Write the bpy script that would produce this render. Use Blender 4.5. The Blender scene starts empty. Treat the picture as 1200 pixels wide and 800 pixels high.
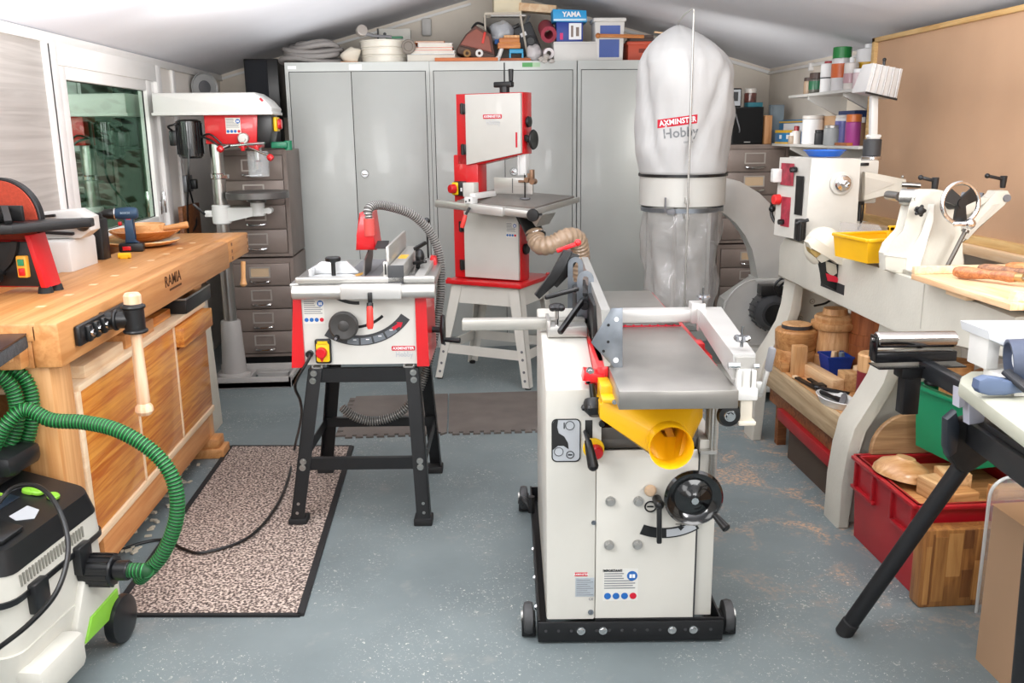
import bpy, bmesh, math, random
from mathutils import Vector, Matrix, noise
R = random.Random(7)
PI = math.pi
scn = bpy.context.scene
COL = scn.collection

# ---------------------------------------------------------------- camera
CAMH = 1.42
F_PX = 1055.3
pitch, yaw, roll = math.radians(13.068), math.radians(3.403), math.radians(-.677)
FW = Vector((math.sin(yaw)*math.cos(pitch), math.cos(yaw)*math.cos(pitch), -math.sin(pitch)))
_r0 = Vector((math.cos(yaw), -math.sin(yaw), 0)); _u0 = _r0.cross(FW)
RT = math.cos(roll)*_r0 + math.sin(roll)*_u0
UP = -math.sin(roll)*_r0 + math.cos(roll)*_u0
cd = bpy.data.cameras.new('camera'); cam = bpy.data.objects.new('camera', cd); COL.objects.link(cam)
cd.sensor_fit = 'HORIZONTAL'; cd.sensor_width = 36.0; cd.lens = F_PX/1200*36.0; cd.clip_start = .02
m = Matrix((RT, UP, -FW)).transposed().to_4x4(); m.translation = Vector((0, 0, CAMH))
cam.matrix_world = m
scn.camera = cam
# surveying helpers: where a sight line meets a floor level, a cross plane or a side plane of the room
def _ray(x, y): return FW + (x-600)/F_PX*RT - (y-400)/F_PX*UP
def PZ(x, y, z=0.): d = _ray(x, y); t = (z-CAMH)/d.z; return Vector((t*d.x, t*d.y, z))
def PY(x, y, Y): d = _ray(x, y); t = Y/d.y; return Vector((t*d.x, Y, CAMH+t*d.z))
def PX(x, y, X): d = _ray(x, y); t = X/d.x; return Vector((X, t*d.y, CAMH+t*d.z))

# ---------------------------------------------------------------- materials
def lin(h):
    h = h.lstrip('#'); o = []
    for i in (0, 2, 4):
        c = int(h[i:i+2], 16)/255
        o.append(c/12.92 if c <= .04045 else ((c+.055)/1.055)**2.4)
    return (*o, 1)
MATS = {}
def newmat(name):
    m = bpy.data.materials.new(name); m.use_nodes = True
    nt = m.node_tree; return m, nt, nt.nodes['Principled BSDF'], nt.links
def mat(name, col, rough=.5, metal=0., var=.06, vs=6., bump=0., bs=60., spec=.5, coat=0., alpha=1., trans=0., streak=None):
    if name in MATS: return MATS[name]
    m, nt, b, L = newmat(name)
    b.inputs['Roughness'].default_value = rough; b.inputs['Metallic'].default_value = metal
    b.inputs['Specular IOR Level'].default_value = spec
    if coat: b.inputs['Coat Weight'].default_value = coat
    if trans: b.inputs['Transmission Weight'].default_value = trans
    if alpha < 1: b.inputs['Alpha'].default_value = alpha
    tc = nt.nodes.new('ShaderNodeTexCoord'); n = nt.nodes.new('ShaderNodeTexNoise'); n.inputs['Scale'].default_value = vs
    n.inputs['Detail'].default_value = 4
    src = tc.outputs['Object']
    if streak:
        mp = nt.nodes.new('ShaderNodeMapping'); mp.inputs['Scale'].default_value = streak; L.new(src, mp.inputs[0]); src = mp.outputs[0]
    L.new(src, n.inputs['Vector'])
    mx = nt.nodes.new('ShaderNodeMixRGB'); mx.blend_type = 'MULTIPLY'
    c = lin(col); mx.inputs[1].default_value = c
    rp = nt.nodes.new('ShaderNodeValToRGB'); rp.color_ramp.elements[0].position = .3; rp.color_ramp.elements[1].position = .7
    k = 1-var*2.2; rp.color_ramp.elements[0].color = (k, k, k, 1); k = 1+var*.4; rp.color_ramp.elements[1].color = (k, k, k, 1)
    L.new(n.outputs['Fac'], rp.inputs[0]); L.new(rp.outputs[0], mx.inputs[2]); mx.inputs[0].default_value = 1
    L.new(mx.outputs[0], b.inputs['Base Color'])
    if bump:
        n2 = nt.nodes.new('ShaderNodeTexNoise'); n2.inputs['Scale'].default_value = bs; L.new(src, n2.inputs['Vector'])
        bp = nt.nodes.new('ShaderNodeBump'); bp.inputs['Strength'].default_value = bump; bp.inputs['Distance'].default_value = .005
        L.new(n2.outputs['Fac'], bp.inputs['Height']); L.new(bp.outputs[0], b.inputs['Normal'])
    MATS[name] = m; return m
def wood(name, c1, c2, axis='y', scale=1., rough=.45, rings=5., coat=0.):
    if name in MATS: return MATS[name]
    m, nt, b, L = newmat(name); N = nt.nodes
    tc = N.new('ShaderNodeTexCoord'); mp = N.new('ShaderNodeMapping')
    s = [rings*scale*2.5]*3; s['xyz'.index(axis)] = .35*scale*2.5
    mp.inputs['Scale'].default_value = s; L.new(tc.outputs['Object'], mp.inputs[0])
    n = N.new('ShaderNodeTexNoise'); n.inputs['Scale'].default_value = 1.6; n.inputs['Detail'].default_value = 6; n.inputs['Distortion'].default_value = 1.2
    L.new(mp.outputs[0], n.inputs['Vector'])
    n2 = N.new('ShaderNodeTexNoise'); n2.inputs['Scale'].default_value = 9; n2.inputs['Detail'].default_value = 3; L.new(mp.outputs[0], n2.inputs['Vector'])
    rp = N.new('ShaderNodeValToRGB'); e = rp.color_ramp.elements; e[0].position = .35; e[1].position = .65; e[0].color = lin(c1); e[1].color = lin(c2)
    ad = N.new('ShaderNodeMath'); ad.operation = 'MULTIPLY_ADD'; ad.inputs[1].default_value = .25; L.new(n2.outputs['Fac'], ad.inputs[0])
    sb = N.new('ShaderNodeMath'); sb.operation = 'SUBTRACT'; sb.inputs[1].default_value = .125
    L.new(n.outputs['Fac'], ad.inputs[2]); L.new(ad.outputs[0], sb.inputs[0]); L.new(sb.outputs[0], rp.inputs[0])
    L.new(rp.outputs[0], b.inputs['Base Color']); b.inputs['Roughness'].default_value = rough
    if coat: b.inputs['Coat Weight'].default_value = coat
    MATS[name] = m; return m
def glassy(name, tint, refl=.12, alpha=.25, rough=.05):
    m, nt, b, L = newmat(name); N = nt.nodes
    b.inputs['Base Color'].default_value = lin(tint); b.inputs['Roughness'].default_value = rough; b.inputs['Alpha'].default_value = alpha
    b.inputs['Specular IOR Level'].default_value = .8
    MATS[name] = m; return m

white = mat('white_paint', '#dcdad5', .38, var=.03)
offwhite = mat('machine_white', '#d6d3c9', .35, var=.03, coat=.2)
cast_white = mat('cast_white', '#d3cfc2', .42, var=.05, bump=.15, bs=90)
pgrey = mat('pale_grey_enamel', '#cfcdc6', .36, var=.02, coat=.3)
red = mat('red_enamel', '#cf151d', .35, var=.04, coat=.3)
dred = mat('dark_red_paint', '#a3161d', .45, var=.08)
black = mat('black_plastic', '#151516', .38, var=.1)
bmetal = mat('black_steel', '#131315', .42, var=.1, vs=20)
rubber = mat('black_rubber', '#1b1b1c', .75, var=.1)
steel = mat('brushed_steel', '#b9b8b4', .28, 1., var=.08, vs=4, streak=(2, 60, 2))
castiron = mat('ground_cast_iron', '#9f9b95', .3, .7, var=.12, vs=5)
chrome = mat('chrome', '#dcdcdc', .12, 1., var=.02)
alu = mat('aluminium', '#c2c0bb', .36, .7, var=.05, streak=(1, 1, 30))
zinc = mat('zinc_plate', '#8f959c', .35, .8, var=.15, vs=14)
dgrey = mat('dark_grey', '#3a3b3d', .5)
mgrey = mat('mid_grey', '#77777a', .5)
yellow = mat('yellow_plastic', '#f3b80e', .35, var=.04, coat=.2)
syellow = mat('switch_yellow', '#f2c50a', .4, var=.03)
beech = wood('beech', '#bb7d45', '#d2985f', 'y', 1., .42, 7)
beechx = wood('beech_cross', '#cf9156', '#e6b27a', 'z', 1., .42, 7)
pine = wood('honey_pine', '#b9641a', '#e29a3e', 'y', 1., .4, 5, coat=.3)
palewood = wood('pale_wood', '#dcb489', '#ecd0ab', 'y', 1.4, .55)
turned = wood('turned_wood', '#a8703c', '#cf9a62', 'x', 2.0, .5)
turned2 = wood('turned_wood_pale', '#c08a55', '#dcae7c', 'z', 2.0, .5)
darkwood = wood('dark_wood', '#6b3d20', '#96603a', 'x', 2.0, .5)
blockwood = wood('timber_block', '#b98a58', '#d6ad7c', 'y', 2.5, .6)
lblue = mat('label_blue', '#1f63ae', .5, var=.02)
lred = mat('label_red', '#c8102e', .5, var=.02)
lwhite = mat('label_white', '#f2f2f2', .5, var=.02)
lgrey = mat('label_grey', '#b9bcc0', .5, var=.05)
ltext = mat('print_grey', '#7d7f83', .6, var=.02)
lblack = mat('print_black', '#1a1a1a', .6, var=.02)

# ---------------------------------------------------------------- mesh builder
def XY(v): return Vector(v)
class G:
    def __init__(s): s.bm = bmesh.new(); s.M = Matrix.Identity(4); s.mi = 0; s.mats = []
    def use(s, m):
        if m not in s.mats: s.mats.append(m)
        s.mi = s.mats.index(m); return s
    def _v(s, p): return s.bm.verts.new(s.M @ Vector(p))
    def _f(s, vs):
        try: f = s.bm.faces.new(vs); f.material_index = s.mi; return f
        except ValueError: return None
    def box(s, x0, x1, y0, y1, z0, z1, bev=0., seg=2):
        if x0 > x1: x0, x1 = x1, x0
        if y0 > y1: y0, y1 = y1, y0
        if z0 > z1: z0, z1 = z1, z0
        vs = [s._v((x, y, z)) for x in (x0, x1) for y in (y0, y1) for z in (z0, z1)]
        fs = [s._f([vs[i] for i in q]) for q in ((0, 1, 3, 2), (4, 6, 7, 5), (0, 4, 5, 1), (2, 3, 7, 6), (0, 2, 6, 4), (1, 5, 7, 3))]
        if bev > 0:
            es = list({e for f in fs for e in f.edges})
            r = bmesh.ops.bevel(s.bm, geom=es, offset=bev, segments=seg, affect='EDGES', profile=.5, clamp_overlap=True)
            for f in r['faces']: f.material_index = s.mi
        return s
    def hexa(s, a, b):     # a,b: 4 corner loops (bottom, top)
        va = [s._v(p) for p in a]; vb = [s._v(p) for p in b]; n = len(va)
        s._f(va[::-1]); s._f(vb)
        for i in range(n): s._f([va[i], va[(i+1) % n], vb[(i+1) % n], vb[i]])
        return s
    def bar(s, p, q, w, h, up=(0, 0, 1), bev=0.):
        p, q, up = Vector(p), Vector(q), Vector(up); d = (q-p); L = d.length; d.normalize()
        if abs(d.dot(up)) > .98: up = Vector((0, 1, 0))
        x = d.cross(up).normalized(); z = x.cross(d)
        M0 = s.M; m = Matrix((x, d, z)).transposed().to_4x4(); m.translation = p
        s.M = M0 @ m; s.box(-w/2, w/2, 0, L, -h/2, h/2, bev); s.M = M0; return s
    def lathe(s, prof, o=(0, 0, 0), ax=(0, 0, 1), n=28, closed=False):
        o, ax = Vector(o), Vector(ax).normalized()
        t = Vector((1, 0, 0)) if abs(ax.x) < .9 else Vector((0, 1, 0)); u = ax.cross(t).normalized(); w = ax.cross(u)
        rows = []
        for r, h in prof:
            if r < 1e-6: rows.append([s._v(o+ax*h)])
            else: rows.append([s._v(o+ax*h+(u*math.cos(2*PI*i/n)+w*math.sin(2*PI*i/n))*r) for i in range(n)])
        pr = list(zip(rows, rows[1:]))
        if closed: pr.append((rows[-1], rows[0]))
        for a, b in pr:
            if len(a) == 1 and len(b) == 1: continue
            for i in range(n):
                j = (i+1) % n
                if len(a) == 1: s._f([a[0], b[j], b[i]])
                elif len(b) == 1: s._f([a[i], a[j], b[0]])
                else: s._f([a[i], a[j], b[j], b[i]])
        return s
    def cyl(s, p, q, r, r2=None, n=20, bev=0.):
        p, q = Vector(p), Vector(q); L = (q-p).length; r2 = r if r2 is None else r2
        if bev: pr = [(0, 0), (r-bev, 0), (r, bev), (r2, L-bev), (r2-bev, L), (0, L)]
        else: pr = [(0, 0), (r, 0), (r2, L), (0, L)]
        return s.lathe(pr, p, q-p, n)
    def ring(s, c, ax, R_, r, n=28, k=10): # torus
        return s.lathe([(R_+r*math.cos(2*PI*i/k), r*math.sin(2*PI*i/k)) for i in range(k)], c, ax, n, closed=True)
    def ball(s, c, r, sx=1, sy=1, sz=1, n=16):
        M0 = s.M; s.M = M0 @ Matrix.Translation(c) @ Matrix.Diagonal((sx, sy, sz, 1))
        k = n//2; s.lathe([(r*math.sin(PI*i/k), -r*math.cos(PI*i/k)) for i in range(k+1)], n=n); s.M = M0; return s
    def tube(s, pts, r, n=10, smooth=0, closed=False, rf=None, caps=True):
        P = [Vector(p) for p in pts]
        if smooth:
            Q = []; m_ = len(P)
            for i in range(m_ if closed else m_-1):
                g = lambda j: P[j % m_] if closed else P[max(0, min(m_-1, j))]
                a, b, c, d = g(i-1), g(i), g(i+1), g(i+2)
                for k in range(smooth):
                    t = k/smooth; t2 = t*t; t3 = t2*t
                    Q.append(.5*((2*b)+(c-a)*t+(2*a-5*b+4*c-d)*t2+(3*b-a-3*c+d)*t3))
            if not closed: Q.append(P[-1])
            P = Q
        m_ = len(P); rows = []; prev = None
        for i in range(m_):
            a = P[(i-1) % m_] if closed else P[max(0, i-1)]; b = P[(i+1) % m_] if closed else P[min(m_-1, i+1)]
            d = (b-a).normalized()
            if prev is None:
                t = Vector((0, 0, 1)) if abs(d.z) < .9 else Vector((1, 0, 0)); u = d.cross(t).normalized()
            else: u = (prev-d*prev.dot(d)).normalized()
            prev = u; w = d.cross(u); rr = rf(i/(m_-1), i) if rf else r
            rows.append([s._v(P[i]+(u*math.cos(2*PI*k/n)+w*math.sin(2*PI*k/n))*rr) for k in range(n)])
        for i in range(m_ if closed else m_-1):
            A, B = rows[i], rows[(i+1) % m_]
            for k in range(n): s._f([A[k], A[(k+1) % n], B[(k+1) % n], B[k]])
        if caps and not closed: s._f(rows[0][::-1]); s._f(rows[-1])
        return s
    def hose(s, pts, r, pitch=.012, amp=.12, n=12, smooth=24, mi2=None):
        # ribbed hose: resample path at half-pitch then alternate radius
        P = [Vector(p) for p in pts]; Q = []; m_ = len(P)
        for i in range(m_-1):
            g = lambda j: P[max(0, min(m_-1, j))]
            a, b, c, d = g(i-1), g(i), g(i+1), g(i+2)
            for k in range(smooth):
                t = k/smooth; t2 = t*t; t3 = t2*t
                Q.append(.5*((2*b)+(c-a)*t+(2*a-5*b+4*c-d)*t2+(3*b-a-3*c+d)*t3))
        Q.append(P[-1]); out = [Q[0]]; acc = 0; st = pitch/4
        for a, b in zip(Q, Q[1:]):
            L = (b-a).length
            while acc+L >= st:
                a = a+(b-a)*((st-acc)/L); L = (b-a).length; acc = 0; out.append(a.copy())
                if L < 1e-9: break
            acc += L
        pat = (1, 1, 1-amp, 1-amp)
        k0 = len(s.bm.faces); s.tube(out, r, n, rf=lambda t, i: r*pat[i % 4])
        if mi2 is not None:
            s.bm.faces.ensure_lookup_table()
            for i in range(len(out)-1):
                if i % 4 in (1, 2, 3):
                    for k in range(n):
                        if k0+i*n+k < len(s.bm.faces): s.bm.faces[k0+i*n+k].material_index = mi2
        return s
    def prism(s, poly, d0, d1, plane='xz', bev=0.):
        f = {'xz': lambda a, b, d: (a, d, b), 'xy': lambda a, b, d: (a, b, d), 'yz': lambda a, b, d: (d, a, b)}[plane]
        A = [s._v(f(a, b, d0)) for a, b in poly]; B = [s._v(f(a, b, d1)) for a, b in poly]; n = len(A)
        fs = [s._f(A), s._f(B[::-1])]
        for i in range(n): fs.append(s._f([A[i], B[i], B[(i+1) % n], A[(i+1) % n]]))
        if bev:
            es = list({e for f_ in fs[:2] if f_ for e in f_.edges})
            r = bmesh.ops.bevel(s.bm, geom=es, offset=bev, segments=2, affect='EDGES', profile=.5, clamp_overlap=True)
            for f_ in r['faces']: f_.material_index = s.mi
        return s
    def plate(s, outer, holes, d0, d1, plane='xz'):
        # flat plate with rectangular/round holes: outer & holes are 2D loops
        f = {'xz': lambda a, b, d: (a, d, b), 'xy': lambda a, b, d: (a, b, d), 'yz': lambda a, b, d: (d, a, b)}[plane]
        for d in (d0, d1):
            es = []
            for lp in [outer]+holes:
                vs = [s._v(f(a, b, d)) for a, b in lp]
                es += [s.bm.edges.new((vs[i], vs[(i+1) % len(vs)])) for i in range(len(vs))]
            r = bmesh.ops.triangle_fill(s.bm, edges=es, use_beauty=True, use_dissolve=False)
            for g in r['geom']:
                if isinstance(g, bmesh.types.BMFace): g.material_index = s.mi
        for lp in [outer]+holes:
            A = [s._v(f(a, b, d0)) for a, b in lp]; B = [s._v(f(a, b, d1)) for a, b in lp]; n = len(A)
            for i in range(n): s._f([A[i], B[i], B[(i+1) % n], A[(i+1) % n]])
        return s
    def mesh(s, name, ang=35):
        bmesh.ops.remove_doubles(s.bm, verts=s.bm.verts, dist=1e-6)
        bmesh.ops.recalc_face_normals(s.bm, faces=s.bm.faces)
        a = math.radians(ang)
        for f in s.bm.faces: f.smooth = True
        for e in s.bm.edges:
            e.smooth = len(e.link_faces) == 2 and e.calc_face_angle(0) < a
        me = bpy.data.meshes.new(name); s.bm.to_mesh(me); s.bm.free(); return me
    def build(s, name, mt=None, parent=None, loc=None, rz=0., rot=None, ang=35):
        me = s.mesh(name, ang)
        if s.mats:
            for m_ in s.mats: me.materials.append(m_)
        else: me.materials.append(mt)
        o = bpy.data.objects.new(name, me); COL.objects.link(o)
        if loc is not None: o.location = loc
        if rot: o.rotation_euler = rot
        elif rz: o.rotation_euler = (0, 0, rz)
        if parent: o.parent = parent
        return o
def split_islands(o, d=.03):
    """give every separate piece of a part (each bolt, each peg hole) an object of its own"""
    bm = bmesh.new(); bm.from_mesh(o.data); bm.verts.ensure_lookup_table(); seen = set(); isl = []
    for v in bm.verts:
        if v.index in seen: continue
        st = [v]; comp = []; seen.add(v.index)
        while st:
            q = st.pop(); comp.append(q.index)
            for e in q.link_edges:
                w_ = e.other_vert(q)
                if w_.index not in seen: seen.add(w_.index); st.append(w_)
        c = sum((bm.verts[i].co for i in comp), Vector())/len(comp); isl.append([c, comp])
    grp = []
    for c, comp in isl:
        for g_ in grp:
            if (g_[0]-c).length < d: g_[1] += comp; break
        else: grp.append([c, list(comp)])
    if len(grp) > 1:
        for k, (c, comp) in enumerate(grp):
            b2 = bm.copy(); keep = set(comp); b2.verts.ensure_lookup_table()
            bmesh.ops.delete(b2, geom=[v for v in b2.verts if v.index not in keep], context='VERTS')
            me = bpy.data.meshes.new(o.data.name)
            for m_ in o.data.materials: me.materials.append(m_)
            if k == 0: b2.to_mesh(me); old = o.data; o.data = me
            else:
                n_ = o.copy(); b2.to_mesh(me); n_.data = me; COL.objects.link(n_)
            b2.free()
    bm.free()
def thing(name, label, cat, loc=(0, 0, 0), rz=0., group=None, rot=None):
    o = bpy.data.objects.new(name, None); COL.objects.link(o); o.location = loc
    o.rotation_euler = rot if rot else (0, 0, rz); o.empty_display_size = .05
    return tag(o, label, cat, group)
def tag(o, label, cat, group=None, kind=None):
    o['label'] = label; o['category'] = cat
    if group: o['group'] = group
    if kind: o['kind'] = kind
    return o
def struct(o): o['kind'] = 'structure'; return o
def copytree(o, parent=None):
    c = o.copy(); COL.objects.link(c)
    if parent is not None: c.parent = parent
    for ch in list(o.children): copytree(ch, c)
    return c
def circ(cx, cy, r, n=20, a0=0, a1=2*PI):
    full = abs(a1-a0-2*PI) < 1e-6; k = n if full else n+1
    return [(cx+r*math.cos(a0+(a1-a0)*i/n), cy+r*math.sin(a0+(a1-a0)*i/n)) for i in range(k)]
def rrect(x0, x1, y0, y1, r, n=4):
    o = []
    for cx, cy, a in ((x1-r, y0+r, -PI/2), (x1-r, y1-r, 0), (x0+r, y1-r, PI/2), (x0+r, y0+r, PI)):
        o += [(cx+r*math.cos(a+PI/2*i/n), cy+r*math.sin(a+PI/2*i/n)) for i in range(n+1)]
    return o
def text(name, body, size, mt, parent, loc, rot=(PI/2, 0, 0), align='CENTER', bold=.0, sx=1., ext=.0006, shear=0.):
    c = bpy.data.curves.new('lettering', 'FONT'); c.body = body; c.size = size; c.align_x = align; c.align_y = 'CENTER'
    c.extrude = ext; c.offset = bold; c.resolution_u = 2; c.shear = shear; c.space_character = 1.02
    t = bpy.data.objects.new('lettering', c); COL.objects.link(t)
    dg = bpy.context.evaluated_depsgraph_get(); me = bpy.data.meshes.new_from_object(t.evaluated_get(dg))
    bpy.data.objects.remove(t); bpy.data.curves.remove(c)
    me.materials.clear(); me.materials.append(mt)
    o = bpy.data.objects.new(name, me); COL.objects.link(o); o.parent = parent; o.location = loc; o.rotation_euler = rot; o.scale = (sx, 1, 1)
    return o
def safety_label(parent, x, y, z, w, h, rows=4):
    """white safety sheet on a front (-y) face: grey text lines, one large and four small pictogram discs"""
    g = G(); g.use(mat('label_clear', '#dad8d1', .4, var=.01)).box(x, x+w, y-.0006, y, z, z+h)
    g.use(ltext)
    for i in range(rows*2):
        zz = z+h*(.93-.075*i); 
        if zz < z+h*.34: break
        ww = w*(.62 if i < 4 else .95)*(1 if i % 2 else .93)
        g.box(x+.003, x+.003+ww-.006, y-.0012, y-.0004, zz-h*.017, zz+h*.012)
    g.use(lblue).cyl((x+w*.83, y-.0014, z+h*.78), (x+w*.83, y, z+h*.78), w*.15, n=20)
    g.use(lwhite).box(x+w*.75, x+w*.82, y-.002, y-.0012, z+h*.72, z+h*.83).box(x+w*.84, x+w*.91, y-.002, y-.0012, z+h*.72, z+h*.83)
    for k in range(4):
        cx = x+w*(.13+.245*k)
        g.use(lblue if k < 3 else lred)
        g.cyl((cx, y-.0014, z+h*.15), (cx, y, z+h*.15), w*.1, n=16)
        g.use(lwhite if k < 3 else lblack).ball((cx, y-.0012, z+h*.15), w*.05, 1, .02, 1, 8)
    return g.build('safety_label', parent=parent)
def logo(parent, x, y, z, w, big='AXMINSTER', sub='Hobby', rot=(PI/2, 0, 0), subm=None, small=True):
    """red strip with white lettering and a grey word under it; x,z centre of strip"""
    h = w*.2; g = G(); g.prism(rrect(x-w/2, x+w/2, z-h/2, z+h/2, h*.2), y, y-.0015); o = g.build('badge', lred, parent)
    t = text('lettering', big, h*.82, lwhite, o, (x, y-.0022, z), bold=h*.02); 
    bw = max(v.co.x for v in t.data.vertices)-min(v.co.x for v in t.data.vertices); t.scale = (w*.92/bw, 1, 1)
    if sub:
        t2 = text('model_lettering', sub, w*.34, subm or lgrey, parent, (x+w*.03, y-.001, z-h*.5-w*.17), bold=w*.006)
        bw = max(v.co.x for v in t2.data.vertices)-min(v.co.x for v in t2.data.vertices); t2.scale = (w*.74/bw, 1, 1)
    return o
def bolt(g, p, ax, r=.008, h=.006, m_=None):
    if m_: g.use(m_)
    p = Vector(p); ax = Vector(ax).normalized(); g.cyl(p, p+ax*h*.4, r*1.35, n=12); g.cyl(p+ax*h*.4, p+ax*h, r, r*.9, n=6)
# ================================================================ ROOM
XL, XR, YB, YF = -1.675, 2.355, 6.85, -1.2
ZL, ZR, SL = 1.846, 1.86, .279
XM = (XL+XR)/2; ZM = ZL+(XM-XL)*SL

# floor: worn blue-grey floor paint with pale flecks and sawdust drifts by the lathe
m_floor, nt, b, L = newmat('painted_concrete'); N = nt.nodes
tc = N.new('ShaderNodeTexCoord')
def nz(scale, detail=4, rough=.55, dist=0):
    n = N.new('ShaderNodeTexNoise'); n.inputs['Scale'].default_value = scale; n.inputs['Detail'].default_value = detail
    n.inputs['Roughness'].default_value = rough; n.inputs['Distortion'].default_value = dist; L.new(tc.outputs['Object'], n.inputs['Vector']); return n
def ramp(src, stops):
    r = N.new('ShaderNodeValToRGB'); e = r.color_ramp.elements
    while len(e) < len(stops): e.new(.5)
    for i, (p, c) in enumerate(stops): e[i].position = p; e[i].color = c if len(c) == 4 else (*c, 1)
    L.new(src, r.inputs[0]); return r
def mixc(f, a, bcol):
    mx = N.new('ShaderNodeMixRGB'); L.new(f, mx.inputs[0]); L.new(a, mx.inputs[1])
    if isinstance(bcol, tuple): mx.inputs[2].default_value = bcol
    else: L.new(bcol, mx.inputs[2])
    return mx
def mathn(op, a, b_=None):
    n = N.new('ShaderNodeMath'); n.operation = op
    for i, v in enumerate((a, b_)):
        if v is None: continue
        if isinstance(v, (int, float)): n.inputs[i].default_value = v
        else: L.new(v, n.inputs[i])
    return n
base = ramp(nz(1.6, 5).outputs['Fac'], [(.3, lin('#667072')), (.7, lin('#7a8485'))])
worn = ramp(nz(7, 8, .7).outputs['Fac'], [(.58, (0, 0, 0)), (.78, (1, 1, 1))])
c1 = mixc(mathn('MULTIPLY', worn.outputs[0], .42).outputs[0], base.outputs[0], lin('#a39e94'))
fl = ramp(nz(120, 2, .5, 1.).outputs['Fac'], [(.655, (0, 0, 0)), (.69, (1, 1, 1))])
flm = ramp(nz(3, 4, .6).outputs['Fac'], [(.42, (0, 0, 0)), (.6, (1, 1, 1))])
c2 = mixc(mathn('MULTIPLY', mathn('MULTIPLY', fl.outputs[0], flm.outputs[0]).outputs[0], .75).outputs[0], c1.outputs[0], lin('#d9d6cc'))
cr = ramp(nz(26, 3, .6, 3.).outputs['Fac'], [(.63, (0, 0, 0)), (.70, (1, 1, 1))])
c3 = mixc(mathn('MULTIPLY', mathn('MULTIPLY', cr.outputs[0], flm.outputs[0]).outputs[0], .6).outputs[0], c2.outputs[0], lin('#c4c2b8'))
sep = N.new('ShaderNodeSeparateXYZ'); L.new(tc.outputs['Object'], sep.inputs[0])
mr = N.new('ShaderNodeMapRange'); mr.inputs[1].default_value = .72; mr.inputs[2].default_value = 1.15; L.new(sep.outputs[0], mr.inputs[0])
mr2 = N.new('ShaderNodeMapRange'); mr2.inputs[1].default_value = 2.0; mr2.inputs[2].default_value = 2.9; L.new(sep.outputs[1], mr2.inputs[0])
sw = ramp(nz(4.2, 7, .68, .8).outputs['Fac'], [(.5, (0, 0, 0)), (.64, (1, 1, 1))])
swf = ramp(nz(60, 3, .7).outputs['Fac'], [(.42, (0, 0, 0)), (.6, (1, 1, 1))])
fm = mathn('MULTIPLY', mathn('MULTIPLY', mathn('MULTIPLY', mr.outputs[0], mr2.outputs[0]).outputs[0], sw.outputs[0]).outputs[0], swf.outputs[0])
c4 = mixc(mathn('MULTIPLY', fm.outputs[0], .9).outputs[0], c3.outputs[0], lin('#cfa37e'))
L.new(c4.outputs[0], b.inputs['Base Color']); b.inputs['Roughness'].default_value = .62
bp = N.new('ShaderNodeBump'); bp.inputs['Strength'].default_value = .25; bp.inputs['Distance'].default_value = .003
L.new(nz(30, 5).outputs['Fac'], bp.inputs['Height']); L.new(bp.outputs[0], b.inputs['Normal'])
g = G(); g.box(XL-.1, XR+.1, YF, YB+.1, -.06, 0); struct(g.build('floor', m_floor))

wallm = mat('cream_wall', '#f0e6d8', .8, var=.03, vs=3)
ceilm = mat('ceiling_paint', '#ebecf2', .8, var=.02, vs=2)
pvc = mat('white_pvc', '#f3f1ee', .35, var=.02)
panelm = wood('limed_oak_panel', '#b5aea7', '#cac4bd', 'y', .7, .5, 9)
# back wall gable
g = G(); g.prism([(XL-.06, -.02), (XR+.06, -.02), (XR+.06, ZR-.02), (XM, ZM+.02), (XL-.06, ZL-.02)], YB, YB+.08); struct(g.build('wall_back', wallm))
# left wall with window opening
WY0, WY1, WZ0, WZ1 = 4.06, 5.43, .90, 1.758
g = G(); g.plate([(YF, 0), (YB+.05, 0), (YB+.05, ZL+.02), (YF, ZL+.02)], [[(WY0, WZ0), (WY1, WZ0), (WY1, WZ1), (WY0, WZ1)]], XL, XL-.1, 'yz')
struct(g.build('wall_left', mat('wall_white', '#f0eae2', .7, var=.02)))
g = G(); g.box(XR, XR+.1, YF, YB+.05, 0, ZR+.02); struct(g.build('wall_right', mat('wall_cream_grey', '#e6ddd0', .8, var=.03)))
# sloping ceilings
g = G(); T = .05
g.prism([(XL-.12, ZL-.12*SL), (XM, ZM), (XR+.12, ZR-.12*SL), (XR+.12, ZR+T), (XM, ZM+T+.03), (XL-.12, ZL+T)], YF, YB+.1); struct(g.build('ceiling', ceilm))
# left wall cladding panel, cornice, edge trims
g = G(); g.box(XL, XL+.012, YF, 3.93, 0, ZL-.045, .001); struct(g.build('trim_1', panelm))
g = G(); g.box(XL, XL+.02, YF, YB, ZL-.045, ZL-.002, .004); struct(g.build('trim_2', pvc))
g = G(); g.box(XL+.0, XL+.022, 3.93, 3.99, 0, ZL-.045, .004); struct(g.build('trim_3', pvc))
g = G(); g.box(XL, XL+.018, 5.66, 5.71, 0, ZL-.045, .004); struct(g.build('trim_4', pvc))
# thin cable trunking along the sloping edges of the gable and right wall
g = G(); a = math.atan(SL)
g.bar((XR-.01, YB-.012, ZR-.03), (XM+.5, YB-.012, ZR-.03+(XR-XM-.51)*SL), .02, .02)
g.bar((XL+.01, YB-.012, ZL-.03), (XM-.2, YB-.012, ZL-.03+(XM-.21-XL)*SL), .016, .016)
struct(g.build('trim_5', pvc))
g = G(); g.box(XR-.02, XR, 3.2, YB, ZR-.045, ZR-.025, .003)
for y in (5.0, 5.55, 6.0): g.box(XR-.03, XR, y, y+.03, ZR-.07, ZR-.02, .004)
struct(g.build('trim_6', pvc))
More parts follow.
